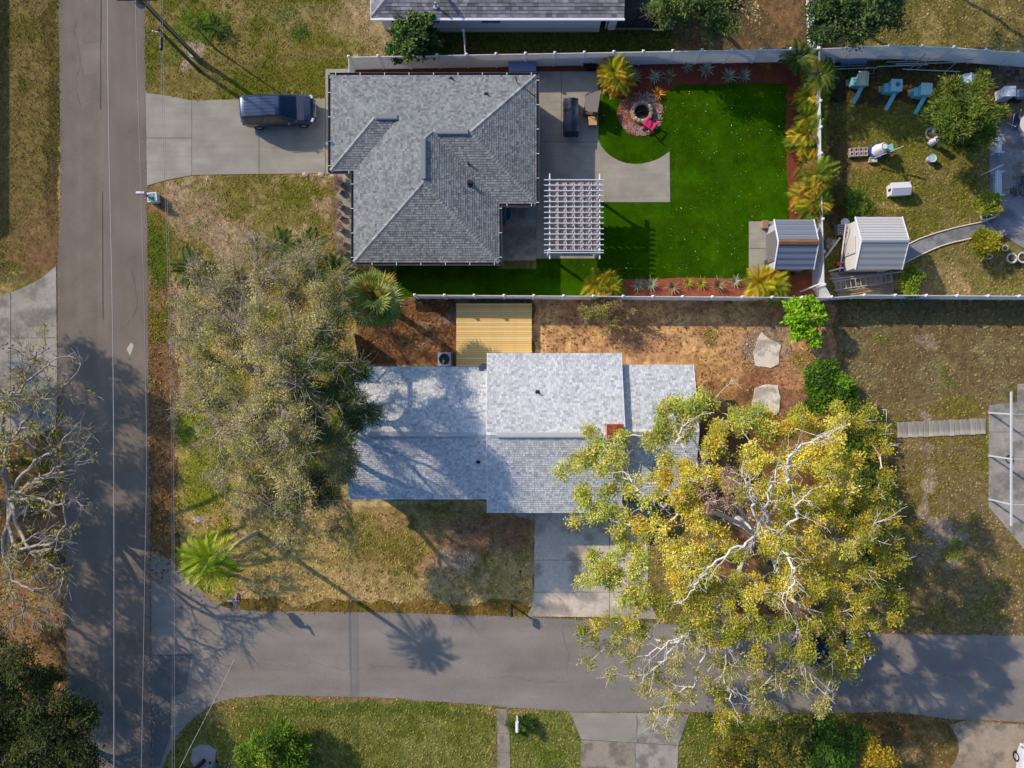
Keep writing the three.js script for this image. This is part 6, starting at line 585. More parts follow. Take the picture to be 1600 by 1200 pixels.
growTree({ name: 'shade_tree', label: 'tall dark tree past the top right corner beside the right yard fence', base: [1450, -40], forkH: 2, seed: 47, per: 30, clump: 0.7, twigs: 3, maxR: 0.25, spray: 'broad', pals: [[[92, 96, 50], [110, 110, 60], [76, 84, 44]]], leafM: LMd, bark: bark([130, 116, 100]), lobes: [[1440, -150, 7, 80, 1.6, 16, 1, 0], [1380, -130, 7, 70, 1.5, 13, 1, 0], [1500, -140, 7, 70, 1.5, 13, 1, 0]] });
growTree({ name: 'green_tree', label: 'dense dark green tree at the top behind the right yard fence', base: [1318, 30], forkH: 1.4, seed: 49, per: 34, clump: 0.5, twigs: 2, maxR: 0.2, spray: 'broad', ls: 1.0, pals: [[[66, 92, 40], [84, 108, 50], [52, 76, 36], [100, 118, 60]]], leafM: LMd, bark: bark([120, 104, 90]), lobes: [[1300, 20, 4.4, 40, 1.1, 14, 1, 0], [1345, 10, 4.8, 46, 1.2, 15, 1, 0], [1380, 25, 4.2, 30, 0.9, 9, 1, 0], [1330, 48, 3.8, 30, 0.8, 9, 1, 0], [1272, 38, 3.6, 18, 0.7, 5, 1, 0], [1320, -30, 5, 60, 1.2, 14, 1, 0]] });
growTree({ name: 'green_tree', label: 'loose olive green tree at the top right of the screened porch', base: [1092, 28], forkH: 1.4, seed: 51, per: 24, clump: 0.5, twigs: 4, maxR: 0.16, spray: 'broad', ls: 1.0, pals: [[[92, 112, 48], [112, 126, 58], [72, 92, 40]], [[176, 154, 104], [190, 166, 112]]], leafM: LMd, bark: bark([120, 104, 84]), lobes: [[1040, 8, 4.2, 26, 0.8, 8, 1, 0], [1085, 10, 4.8, 36, 1, 11, 0.9, 0], [1130, 18, 4.4, 34, 0.9, 10, 0.9, 0], [1070, 28, 3.6, 14, 0.6, 4, 0.8, 0], [1120, 38, 3.6, 18, 0.6, 5, 0.9, 0], [1165, 8, 4.2, 20, 0.7, 5, 0.8, 1], [1090, -40, 5, 60, 1.2, 12, 0.9, 0]] });
growTree({ name: 'green_shrub', label: 'bushy dark green shrub against the wall of the white house', base: [640, 60], ...shrubDef, forkH: 0.6, seed: 53, per: 24, clump: 0.34, spray: 'big', ls: 0.9, pals: [[[64, 92, 40], [90, 114, 46], [50, 76, 36], [110, 124, 54]]], leafM: LMd, lobes: [[640, 58, 2.2, 32, 0.8, 20, 1, 0], [655, 42, 2.4, 22, 0.6, 10, 1, 0], [668, 72, 1.6, 20, 0.6, 9, 1, 0], [622, 76, 1.4, 14, 0.5, 6, 1, 0]] });
growTree({ name: 'round_tree', label: 'round glossy green tree in the right yard beside the teal hutches', base: [1486, 186], forkH: 1.0, seed: 55, per: 30, clump: 0.34, twigs: 1, maxR: 0.14, spray: 'long', ls: 1.1, pals: [[[92, 122, 34], [118, 140, 44], [70, 98, 32], [150, 146, 60], [134, 150, 46]]], bark: bark([120, 104, 84]), lobes: [[1482, 152, 3.2, 22, 0.8, 11, 1, 0], [1515, 155, 3.4, 24, 0.8, 12, 1, 0], [1464, 182, 3, 16, 0.6, 7, 1, 0], [1500, 188, 4, 32, 0.9, 17, 1, 0], [1533, 182, 3.2, 18, 0.7, 8, 1, 0], [1515, 212, 3, 22, 0.7, 10, 1, 0], [1530, 134, 2.8, 10, 0.4, 4, 1, 0], [1488, 210, 2.8, 14, 0.5, 6, 1, 0], [1536, 214, 2.6, 14, 0.5, 5, 1, 0]] });
const LIME = [[[138, 186, 26], [156, 204, 36], [116, 166, 24], [172, 212, 56]]];
growTree({ name: 'lime_shrub', label: 'bright lime green shrub in the upper right corner of the dry yard', base: [1256, 505], ...shrubDef, seed: 57, forkH: 0.5, per: 20, clump: 0.26, spray: 'big', ls: 0.9, pals: LIME, lobes: [[1258, 490, 2, 26, 0.5, 16, 1, 0], [1242, 486, 1.8, 14, 0.4, 6, 1, 0], [1274, 495, 1.8, 14, 0.4, 6, 1, 0], [1260, 520, 1.7, 18, 0.4, 9, 1, 0]] });
growTree({ name: 'lime_shrub', label: 'green shrub half under the yellow tree at the right lot edge', base: [1288, 600], ...shrubDef, seed: 59, forkH: 0.5, per: 24, clump: 0.34, spray: 'broad', ls: 1, pals: [[[112, 154, 30], [130, 172, 36], [88, 128, 26], [66, 102, 28]]], lobes: [[1280, 595, 2, 24, 0.6, 13, 1, 0], [1305, 605, 2.2, 26, 0.6, 13, 1, 0], [1272, 625, 1.8, 18, 0.5, 8, 1, 0], [1290, 575, 1.8, 12, 0.4, 5, 1, 0], [1322, 620, 1.8, 18, 0.5, 7, 1, 0]] });
[['low green undergrowth under the right side of the yellow tree, uppermost clump', 1326, 660, 2], ['low green undergrowth under the right side of the yellow tree, middle clump', 1342, 735, 2.2], ['low green undergrowth under the right side of the yellow tree, lowest clump', 1350, 830, 2]].forEach(([label, x, y, h], i) => growTree({ name: 'undergrowth', label, base: [x, y], ...shrubDef, seed: 160 + i, forkH: 0.4, per: 24, clump: 0.36, spray: 'broad', ls: 1, pals: [[[98, 122, 40], [118, 138, 46], [80, 102, 36], [64, 86, 32]]], lobes: [[x, y, h, 26, 0.6, 13, 1, 0], [x + 14, y + 26, h - 0.3, 22, 0.5, 9, 1, 0], [x - 8, y - 24, h - 0.3, 20, 0.5, 8, 1, 0]] }));
growTree({ name: 'sparse_shrub', label: 'sparse leggy shrub under the fence right of the deck', base: [944, 486], ...shrubDef, seed: 61, forkH: 0.3, per: 7, clump: 0.24, twigs: 5, twigL: 0.5, spray: 'broad', ls: 0.7, pals: [[[184, 190, 66], [168, 160, 90], [196, 198, 100]], [[170, 140, 104], [186, 160, 116]]], bark: bark([150, 122, 96]), lobes: [[942, 484, 1.5, 10, 0.3, 6, 1.6, 0], [918, 492, 1.3, 16, 0.4, 8, 0.9, 0], [968, 488, 1.3, 20, 0.4, 9, 0.7, 1], [945, 502, 1.2, 18, 0.3, 8, 0.8, 0], [950, 476, 1.4, 20, 0.3, 8, 0.7, 1]] });
growTree({ name: 'green_shrub', label: 'leafy bright green bush on the lower left lawn', base: [426, 1176], ...shrubDef, seed: 63, forkH: 0.5, per: 26, clump: 0.34, spray: 'long', ls: 1.1, pals: [[[100, 140, 34], [126, 162, 40], [76, 112, 32], [150, 170, 50]]], lobes: [[425, 1170, 2.2, 36, 0.8, 20, 1, 0], [395, 1185, 1.8, 24, 0.6, 10, 1, 0], [450, 1195, 2, 26, 0.6, 11, 1, 0], [440, 1148, 1.6, 18, 0.5, 7, 1, 0], [462, 1170, 1.6, 16, 0.5, 6, 1, 0], [420, 1215, 2, 40, 0.7, 14, 1, 0]] });
growTree({ name: 'yellow_shrub', label: 'golden yellow shrub on the lawn right of the lower driveway', base: [1145, 1175], ...shrubDef, seed: 65, forkH: 0.5, per: 22, clump: 0.36, spray: 'broad', ls: 1, pals: [[[166, 148, 44], [144, 134, 44], [184, 164, 58], [112, 108, 42]]], lobes: [[1145, 1180, 1.8, 26, 0.6, 14, 1, 0], [1160, 1160, 1.6, 18, 0.5, 8, 0.8, 0], [1132, 1205, 1.6, 20, 0.5, 8, 1, 0]] });
growTree({ name: 'yellow_shrub', label: 'yellow shrub between the golden shrub and the dark green one at the lower edge', base: [1235, 1165], ...shrubDef, seed: 67, forkH: 0.5, per: 20, clump: 0.4, spray: 'broad', ls: 1, pals: [[[156, 148, 54], [134, 132, 54], [176, 162, 66], [108, 110, 48]]], lobes: [[1235, 1160, 1.8, 28, 0.6, 13, 0.9, 0], [1210, 1185, 1.6, 24, 0.5, 10, 0.9, 0], [1245, 1130, 1.6, 18, 0.5, 7, 0.8, 0], [1250, 1195, 1.6, 20, 0.5, 7, 1, 0]] });
growTree({ name: 'green_shrub', label: 'deep green bush at the lower edge right of the yellow shrubs', base: [1298, 1170], ...shrubDef, seed: 69, forkH: 0.5, per: 26, clump: 0.4, spray: 'broad', ls: 1, pals: [[[62, 100, 30], [82, 122, 34], [48, 80, 28], [104, 138, 40]]], lobes: [[1300, 1175, 1.8, 32, 0.6, 16, 1, 0], [1285, 1140, 1.4, 16, 0.4, 6, 0.9, 0], [1270, 1190, 1.6, 18, 0.5, 7, 1, 0], [1345, 1150, 1.2, 12, 0.3, 5, 0.9, 0]] });
growTree({ name: 'yellow_shrub', label: 'yellow shrub farthest right along the lower edge', base: [1372, 1185], ...shrubDef, seed: 71, forkH: 0.5, per: 22, clump: 0.34, spray: 'broad', ls: 1, pals: [[[184, 158, 40], [164, 142, 40], [200, 174, 60]]], lobes: [[1372, 1185, 1.6, 22, 0.5, 11, 1, 0], [1365, 1165, 1.4, 12, 0.4, 5, 1, 0], [1390, 1195, 1.4, 14, 0.4, 5, 1, 0]] });
growTree({ name: 'golden_shrub', label: 'golden green shrub inside the curved edging at the path bend', base: [1540, 328], ...shrubDef, seed: 73, forkH: 0.3, per: 24, clump: 0.22, spray: 'long', ls: 0.8, pals: [[[140, 156, 40], [168, 176, 50], [112, 130, 40], [186, 184, 66]]], lobes: [[1540, 322, 1, 18, 0.4, 18, 1, 0]] });
growTree({ name: 'golden_shrub', label: 'golden green shrub below the curved path with a white pot', base: [1538, 384], ...shrubDef, seed: 75, forkH: 0.3, per: 24, clump: 0.22, spray: 'long', ls: 0.8, pals: [[[160, 156, 34], [184, 172, 40], [124, 136, 36]]], lobes: [[1537, 382, 1, 20, 0.4, 20, 1, 0]] });
growTree({ name: 'green_shrub', label: 'light green shrub right of the long ladder', base: [1422, 442], ...shrubDef, seed: 77, forkH: 0.4, per: 20, clump: 0.24, spray: 'broad', ls: 0.8, pals: [[[136, 156, 40], [156, 174, 50], [108, 130, 36]]], lobes: [[1426, 432, 1.3, 14, 0.4, 9, 1, 0], [1420, 450, 1.2, 14, 0.4, 9, 1, 0]] });
growTree({ name: 'green_shrub', label: 'low green weeds clump left of the model barn shed roof', base: [1340, 318], ...shrubDef, seed: 79, forkH: 0.2, per: 16, clump: 0.24, spray: 'long', ls: 0.8, pals: [[[98, 132, 40], [120, 148, 50], [80, 112, 36]]], lobes: [[1340, 320, 0.5, 20, 0.25, 12, 1, 0]] });
growTree({ name: 'green_shrub', label: 'small dark plant around the white mailbox on the lower lawn', base: [815, 1130], ...shrubDef, seed: 81, forkH: 0.2, per: 18, clump: 0.18, spray: 'long', ls: 0.7, pals: [[[64, 96, 34], [84, 116, 40], [120, 140, 44]]], lobes: [[818, 1132, 0.5, 10, 0.25, 8, 1, 0], [800, 1132, 0.4, 6, 0.2, 4, 1, 0]] });
growTree({ name: 'green_shrub', label: 'small leafy plant in the white cabinet corner of the patio', base: [1562, 178], ...shrubDef, seed: 83, forkH: 0.2, per: 18, clump: 0.18, spray: 'broad', ls: 0.7, pals: [[[120, 140, 44], [148, 160, 60]]], lobes: [[1563, 176, 0.8, 9, 0.3, 8, 1, 0]] });
// brownish crowns of the porch pots
porchPots.forEach((o, i) => { const r = RNG(300 + i), s = o.userData.crownSize; delete o.userData.crownSize; const l = []; for (let k = 0; k < 60; k++) { const v = V(r() - 0.5, r() - 0.5, r() - 0.5).normalize(); l.push({ p: V(v.x * 0.26 * s, 0.85 + v.y * 0.34 * s, v.z * 0.26 * s), ry: r() * 6, rx: r() - 0.5, s: 0.55, c: mixc([168, 138, 118], [136, 112, 92], r()) }); } instanced('foliage', sprays.fine, LMd, l, o); });
// ---------- palms ----------
function pinnate(L, lw, n, droop, seed) { const r = RNG(seed), pos = [], at = (t) => V(0, Math.sin(t * 1.5) * 0.28 * L - droop * L * t * t, L * t * (1 - 0.12 * t)); const tri = (a, b, c) => pos.push(a.x, a.y, a.z, b.x, b.y, b.z, c.x, c.y, c.z);
  for (let i = 0; i < 10; i++) { const a = at(i / 10), b = at((i + 1) / 10), w = 0.02 * (1 - i / 12) * L * 0.5; for (const s of [-1, 1]) { tri(a.clone().add(V(s * w, 0, 0)), b.clone().add(V(s * w, 0, 0)), b.clone().add(V(0, w, 0))); tri(a.clone().add(V(s * w, 0, 0)), b.clone().add(V(0, w, 0)), a.clone().add(V(0, w, 0))); } }
  for (let i = 0; i < n; i++) { const t = 0.14 + 0.86 * i / n, c = at(t); for (const s of [-1, 1]) { const l = lw * L * (0.5 + 0.6 * Math.sin(Math.PI * (0.12 + 0.85 * t))) * (0.85 + 0.3 * r()), d = V(s, 0.28 * (r() - 0.3), 0.5 + 0.45 * t).normalize(), e = c.clone().addScaledVector(d, l).add(V(0, -l * 0.3 * (0.6 + r()), 0)), m = c.clone().addScaledVector(d, l * 0.5).add(V(0, 0.02, 0)), w = V(0, 0, 0.012 * L + 0.004); tri(c, m.clone().add(w), m.clone().sub(w)); tri(m.clone().add(w), e, m.clone().sub(w)); } } return geoOf(pos); }
function fan(L, seed) { const r = RNG(seed), pos = []; const tri = (a, b, c) => pos.push(a.x, a.y, a.z, b.x, b.y, b.z, c.x, c.y, c.z); const h = V(0, 0.1 * L, 0.5 * L); for (const s of [-1, 1]) tri(V(s * 0.02, 0, 0), h.clone().add(V(s * 0.012, 0, 0)), V(0, 0.03, 0)); tri(V(-0.02, 0, 0), V(0.02, 0, 0), h); const N = 26; for (let i = 0; i < N; i++) { const a = (i / (N - 1) - 0.5) * 4.4, l = 0.58 * L * (0.8 + 0.25 * r()) * (1 - 0.06 * Math.abs(a)), d = V(Math.sin(a), 0.16 - 0.1 * r(), Math.cos(a)).normalize(), m = h.clone().addScaledVector(d, l * 0.55), e = h.clone().addScaledVector(d, l).add(V(0, -0.16 * l * (0.5 + r()), 0)), sd = V(Math.cos(a), 0, -Math.sin(a)).multiplyScalar(0.032 * L); tri(h, m.clone().add(sd), m.clone().add(V(0, 0.02 * L, 0))); tri(h, m.clone().add(V(0, 0.02 * L, 0)), m.clone().sub(sd)); tri(m.clone().add(sd), e, m.clone().sub(sd)); } return geoOf(pos); }
const frondG = [pinnate(1, 0.36, 30, 0.42, 1), pinnate(1, 0.33, 28, 0.6, 2), pinnate(1, 0.4, 30, 0.3, 3)], fanG = [fan(1, 1), fan(1, 2), fan(1, 3)];
const fm = (c) => new THREE.MeshPhysicalMaterial({ color: col(c), roughness: 0.6, specularIntensity: 0.25, transmission: 0.25, thickness: 0, side: THREE.DoubleSide });
function palm(o) { const t = thing(o.name || 'palm', o.label, o.cat || 'palm', P(o.at[0], o.at[1]), 0, o.group), r = RNG(o.seed), G0 = o.fan ? fanG : frondG; const lean = o.lean || V(0, 0, 0); const top = V(lean.x, o.h, lean.z); const ms = o.cols.map(fm);
  if (o.h > 0.25) { const g = []; const n = Math.max(2, Math.round(o.h / 0.35)); for (let i = 0; i < n; i++) { const a = top.clone().multiplyScalar(i / n), b = top.clone().multiplyScalar((i + 1) / n); g.push(rod(a, b, (o.r || 0.12) * (1.1 - 0.3 * i / n), (o.r || 0.12) * (1.0 - 0.3 * (i + 1) / n), 9)); } part('trunk', merge(g), o.bark || M.wood, t); }
  for (const st of o.stems || [V(0, 0, 0)]) { const n = Math.round(o.n / (o.stems ? o.stems.length : 1)); for (let i = 0; i < n; i++) { const u = i / n, f = part('frond', G0[Math.floor(r() * 3)], ms[Math.floor(r() * ms.length)], t), L = o.L * (0.8 + 0.35 * r()); f.position.copy(top).add(st); f.scale.set(L, L, L); f.rotation.set(-(o.pitch ?? 0.5) * (1.3 - 1.7 * u) + (r() - 0.5) * 0.2, i * 2.4 + r() * 0.4, (r() - 0.5) * 0.3, 'YXZ'); } } return t; }
palm({ name: 'queen_palm', label: 'tall queen palm with bright yellow-green fronds at the street corner lawn', at: [401, 832], h: 7.3, r: 0.15, n: 18, L: 1.8, seed: 5, pitch: 0.95, cols: [[188, 206, 50], [206, 216, 72], [150, 178, 40], [130, 156, 44]], bark: mat([196, 180, 156], 0.9) });
palm({ name: 'cabbage_palm', label: 'round headed fan palm between the two main houses', at: [606, 480], h: 4.6, r: 0.2, n: 44, L: 1.75, seed: 6, fan: true, pitch: 0.75, cols: [[156, 172, 84], [130, 152, 66], [182, 188, 110], [108, 132, 56], [186, 168, 74]], bark: mat([130, 112, 90], 0.95) });
const dkf = [[78, 108, 34], [100, 130, 40], [62, 90, 30], [128, 138, 44]], ylf = [[208, 196, 44], [226, 202, 56], [172, 180, 46], [214, 172, 48], [138, 160, 44], [118, 146, 40]];
palm({ name: 'young_palm', label: 'dark green young palm by the street below the mailbox', at: [316, 424], h: 1.4, n: 14, L: 1.5, seed: 7, cols: dkf, pitch: 0.7, r: 0.08 });
palm({ name: 'young_palm', label: 'dark green young palm nearest the porch corner, left one of the pair', at: [456, 392], h: 2.0, n: 10, L: 1.3, seed: 8, cols: dkf, pitch: 0.6, r: 0.07 });
palm({ name: 'young_palm', label: 'dark green young palm touching the porch corner, right one of the pair', at: [498, 396], h: 2.0, n: 11, L: 1.35, seed: 9, cols: dkf, pitch: 0.6, r: 0.07 });
palm({ name: 'young_palm', label: 'low dark feathery palm below the porch between oak and fan palm', at: [530, 432], h: 1.4, n: 12, L: 1.5, seed: 10, cols: dkf, pitch: 0.7, r: 0.08 });
palm({ name: 'grass_palm', label: 'small feathery green plant in the grass right of the utility poles', at: [340, 46], h: 0.2, n: 9, L: 0.9, seed: 12, cols: dkf, pitch: 0.8 });
palm({ name: 'grass_palm', label: 'pale feathery weed right of the tall utility pole', at: [302, 32], h: 0.2, n: 7, L: 0.6, seed: 13, cols: [[130, 150, 40], [110, 134, 36]], pitch: 0.9 });
palm({ name: 'areca_palm', label: 'golden palm in the mulch beside the covered grill patio', at: [955, 125], h: 1.0, n: 34, L: 1.2, seed: 14, cols: ylf, pitch: 0.8, stems: [V(0, 0, 0), V(0.25, -0.2, 0.35)], r: 0.07 });
palm({ name: 'areca_palm', label: 'golden palm at the left end of the lower mulch bed', at: [938, 448], h: 0.7, n: 40, L: 1.15, seed: 15, cols: ylf, pitch: 0.9, stems: [V(-0.3, 0, 0), V(0.35, 0, 0.1)], r: 0.06 });
palm({ name: 'areca_palm', label: 'golden palm below the blue-grey shed at the right end of the lower bed', at: [1190, 446], h: 0.8, n: 40, L: 1.3, seed: 16, cols: ylf, pitch: 0.9, stems: [V(-0.4, 0, 0), V(0.35, 0, 0.1)], r: 0.06 });
palm({ name: 'areca_palm', label: 'green palm in the top corner of the red mulch bed', at: [1234, 108], h: 1.5, n: 18, L: 1.2, seed: 17, cols: dkf.concat([[120, 124, 50]]), pitch: 0.6, r: 0.07 });
palm({ name: 'areca_palm', label: 'green palm leaning over the fence top below the bed corner', at: [1262, 138], h: 1.9, n: 18, L: 1.2, seed: 18, cols: dkf.concat([[150, 150, 54]]), pitch: 0.6, r: 0.07 });
const bedY = [[1256, 160], [1258, 192], [1254, 216], [1262, 236], [1254, 262], [1262, 286], [1252, 308], [1262, 326]]; const ordn = ['first', 'second', 'third', 'fourth', 'fifth', 'sixth', 'seventh', 'eighth'];
bedY.forEach(([x, y], i) => palm({ name: 'areca_palm', label: 'golden palm in the side bed between turf and fence, ' + ordn[i] + ' from the top', group: 'golden palms of the side bed', at: [x, y], h: 0.7 + 0.9 * hash2(i, 5), n: 24 + Math.floor(12 * hash2(i, 8)), L: 0.9 + 0.5 * hash2(i, 3), seed: 30 + i, cols: i % 3 === 1 ? dkf.concat(ylf) : i % 3 ? ylf.concat([[176, 130, 80], [120, 140, 44]]) : ylf.concat([[236, 214, 70], [190, 150, 96]]), pitch: 0.6 + 0.4 * hash2(i, 6), r: 0.06, stems: [V(0, 0, 0), V(0.2 - 0.1 * (i % 4), -0.3, 0.3)] }));
// rosettes
const bladeG = (() => { const pos = []; const w = 0.05; const A = V(-w, 0, 0), B = V(w, 0, 0), m1 = V(-w * 0.9, 0.3, 0.5), m2 = V(w * 0.9, 0.3, 0.5), e = V(0, 0.36, 1); for (const [a, b, c] of [[A, B, m2], [A, m2, m1], [m1, m2, e]]) pos.push(...a.toArray(), ...b.toArray(), ...c.toArray()); return geoOf(pos); })();
function rosette(label, x, y, L, n, cols, seed) { const t = thing('agave', label, 'plant', P(x, y)); const r = RNG(seed), ms = cols.map((c) => mat(c, 0.9)); L *= 1.2; for (let i = 0; i < n; i++) { const f = part('leaf', bladeG, ms[Math.floor(r() * ms.length)], t), s = L * (0.75 + 0.4 * r()); f.scale.set(s * 1.1, s, s); f.rotation.set(-0.95 * (i / n) + 0.2, i * 2.4, 0, 'YXZ'); f.position.y = 0.03; } return t; }
const ag = [[166, 176, 146], [144, 158, 126], [190, 196, 164]], dr = [[160, 136, 100], [138, 118, 84], [176, 152, 116]], yg = [[178, 178, 50], [150, 160, 44], [196, 190, 70]];
rosette('grey-green rosette nearest the golden palm in the back bed', 991, 123, 0.5, 26, ag, 1); rosette('grey-green rosette second from the golden palm in the back bed', 1022, 122, 0.52, 28, ag, 2); rosette('dry tan tuft between rosettes in the back bed', 1045, 122, 0.55, 26, dr, 3); rosette('small grey-green rosette close under the back fence', 1073, 106, 0.4, 22, ag, 4); rosette('wide grey-green rosette in the middle of the back bed', 1102, 110, 0.56, 30, ag, 5); rosette('grey-green rosette at the turf edge of the back bed, left of a pair', 1137, 121, 0.52, 26, ag, 6); rosette('grey-green rosette at the turf edge of the back bed, right of a pair', 1161, 121, 0.5, 26, ag, 7); rosette('orange-yellow spiky plant at the right end of the back bed', 1196, 108, 0.4, 20, [[190, 130, 40], [170, 110, 40]], 8);
rosette('pale rosette next to the golden palm in the lower bed', 996, 446, 0.45, 24, ag, 9); rosette('wide pale rosette second in the lower bed', 1017, 445, 0.5, 26, ag, 10); rosette('dry brown tuft in the lower bed', 1050, 449, 0.55, 30, dr, 11); rosette('yellow-green spiky plant in the lower bed, left of two', 1074, 442, 0.42, 24, yg, 12); rosette('yellow-green spiky plant in the lower bed, right of two', 1095, 443, 0.46, 24, yg, 13); rosette('wide dry grey tuft right of the yellow-green plants', 1121, 447, 0.6, 30, dr, 14); rosette('silver rosette at the right of the lower bed', 1147, 440, 0.46, 26, ag, 15);
rosette('yellow and orange flowering tuft beside the stone fire ring', 1028, 148, 0.45, 30, [[214, 150, 50], [220, 190, 60], [190, 110, 60]], 16); rosette('low rusty tuft at the turf edge above the fire ring', 985, 148, 0.4, 22, [[150, 100, 60], [170, 130, 60]], 17); rosette('small yellow-green tuft at the patio corner of the mulch bed', 941, 143, 0.35, 18, yg, 18);
// ---------- ground cover ----------
{
  const inP = (x, y, q) => { let c = false; for (let i = 0, j = q.length - 1; i < q.length; j = i++) { if ((q[i][1] > y) !== (q[j][1] > y) && x < (q[j][0] - q[i][0]) * (y - q[i][1]) / (q[j][1] - q[i][1]) + q[i][0]) c = !c; } return c; };
  const hard = [road1, road2, [[228, 145], [300, 157], [516, 153], [516, 270], [300, 274], [228, 291]], [[508, 106], [838, 100], [1285, 92], [1285, 466], [620, 466], [620, 408], [526, 408]], [[835, 785], [1012, 785], [1012, 920], [1028, 967], [824, 963], [835, 930]], [[-80, 465], [88, 414], [90, 668], [-80, 700]], [[776, 1106], [796, 1106], [798, 1230], [777, 1230]], [[890, 1110], [1076, 1115], [1058, 1165], [1056, 1240], [908, 1240], [908, 1156]], [[1545, 630], [1640, 598], [1640, 900], [1600, 858], [1545, 792]], [[1400, 656], [1542, 650], [1542, 680], [1400, 688]], [[546, 552], [1083, 552], [1083, 801], [546, 801]], [[713, 470], [831, 470], [831, 580], [713, 580]], [[1411, 387], [1545, 345], [1660, 186], [1660, 440], [1520, 371], [1411, 411]], [[1178, 518], [1218, 518], [1218, 575], [1178, 575]], [[1176, 602], [1218, 602], [1218, 655], [1176, 655]], [[580, -60], [1048, -60], [1048, 45], [580, 45]], [[1296, 424], [1397, 424], [1397, 464], [1310, 464]], [[1484, 1130], [1640, 1130], [1640, 1240], [1470, 1240]], [[1330, 335], [1412, 335], [1412, 425], [1330, 425]], [[1546, 98], [1610, 98], [1610, 145], [1546, 145]], [[300, 1164], [338, 1164], [338, 1206], [300, 1206]]];
  const r = RNG(999), list = []; const bl = []; for (let k = 0; k < 7; k++) { const a = r() * 6.28, d = r() * 0.06, c = V(Math.cos(a) * d, 0, Math.sin(a) * d), h = 0.035 + 0.04 * r(), b = a + (r() - 0.5), w = 0.014; bl.push(c.x - Math.sin(b) * w, 0, c.z + Math.cos(b) * w, c.x + Math.sin(b) * w, 0, c.z - Math.cos(b) * w, c.x + Math.cos(b) * 0.05, h, c.z + Math.sin(b) * 0.05); }
  for (let i = 0; i < 190000; i++) { const px = -40 + r() * 1680, py = -30 + r() * 1260; let ok = true; for (const h of hard) if (inP(px, py, h)) { ok = false; break; } if (!ok) continue; const c = groundColour(px, py, false); const green = (c[1] - c[0] * 0.86) / 30; if (r() > 0.45 + green) continue; const p = P(px, py); const k = 1.0 + 0.5 * r(); list.push({ p: V(p.x, 0, p.z), ry: r() * 6.28, s: 0.8 + 0.9 * r(), c: mixc(c, r() < 0.5 ? [188, 166, 108] : [110, 120, 40], 0.16).map((v) => Math.min(255, v * k)) }); }
  const gr = instanced('grass', geoOf(bl), new THREE.MeshPhysicalMaterial({ color: 0xffffff, roughness: 0.9, specularIntensity: 0.2, side: THREE.DoubleSide }), list, scene); gr.userData.label = 'short tufted grass of the lawns';
  // weeds standing out of the lawn
  const wd2 = []; for (let i = 0; i < 2600; i++) { const px = -10 + r() * 1620, py = r() * 1200; if (fbm(px * 0.02 + 7, py * 0.02 + 70, 3) < 0.47 || hard.some((h) => inP(px, py, h))) continue; const p = P(px, py), c = groundColour(px, py, false); wd2.push({ p: V(p.x, 0.05, p.z), ry: r() * 6.28, s: 0.28 + 0.34 * r() * r(), c: mixc(c, r() < 0.7 ? [92, 124, 40] : [196, 176, 116], 0.6) }); }
  instanced('weeds', sprays.long, LMd, wd2, scene).userData.label = 'scattered weeds in the lawns';
  // sand and grit along the road edges
  const gp = new THREE.IcosahedronGeometry(0.02, 0).scale(1, 0.4, 1), gl = []; for (const q of [road1, road2]) for (let i = 0; i < q.length; i++) { const a = q[i], b = q[(i + 1) % q.length]; for (let k = 0; k < 6; k++) { const t = r(), g = (r() + r() + r() - 1.5) * 5; const L = Math.hypot(b[0] - a[0], b[1] - a[1]) || 1, px = a[0] + (b[0] - a[0]) * t - (b[1] - a[1]) / L * g, py = a[1] + (b[1] - a[1]) * t + (b[0] - a[0]) / L * g; const p = P(px, py); gl.push({ p: V(p.x, 0.022, p.z), ry: r() * 6, s: 0.6 + 1.4 * r(), c: mixc([206, 182, 146], [160, 136, 104], r()) }); } }
  instanced('gravel', plain(gp), mat([255, 255, 255], 1), gl, scene).userData.label = 'sand and grit along the road edges';
  // cracks in the asphalt
  const ck = (x, y, a, n, w, seed) => { const q = RNG(seed), pos = []; let px = x, py = y, d = a; for (let i = 0; i < n; i++) { d += (q() - 0.5) * 0.9; const nx = px + Math.cos(d) * 7, ny = py + Math.sin(d) * 7, A = P(px, py), B = P(nx, ny), s = V(-(B.z - A.z), 0, B.x - A.x).normalize().multiplyScalar(w * (0.5 + q())); pos.push(A.x - s.x, 0.024, A.z - s.z, A.x + s.x, 0.024, A.z + s.z, B.x + s.x, 0.024, B.z + s.z, A.x - s.x, 0.024, A.z - s.z, B.x + s.x, 0.024, B.z + s.z, B.x - s.x, 0.024, B.z - s.z); px = nx; py = ny; d += (a - d) * 0.4; } return geoOf(pos); };
  for (const [x, y, a, n, w] of [[120, 30, 1.5, 20, 0.007], [205, 420, 1.7, 16, 0.006], [130, 620, 1.5, 26, 0.008], [420, 1030, 0.05, 30, 0.007], [760, 1060, 0.04, 20, 0.006], [880, 975, 1.6, 12, 0.006], [300, 990, 0.4, 14, 0.006], [1380, 1050, 0.02, 20, 0.007]]) struct('road_crack', ck(x, y, a, n, w, x + y), M.seam);
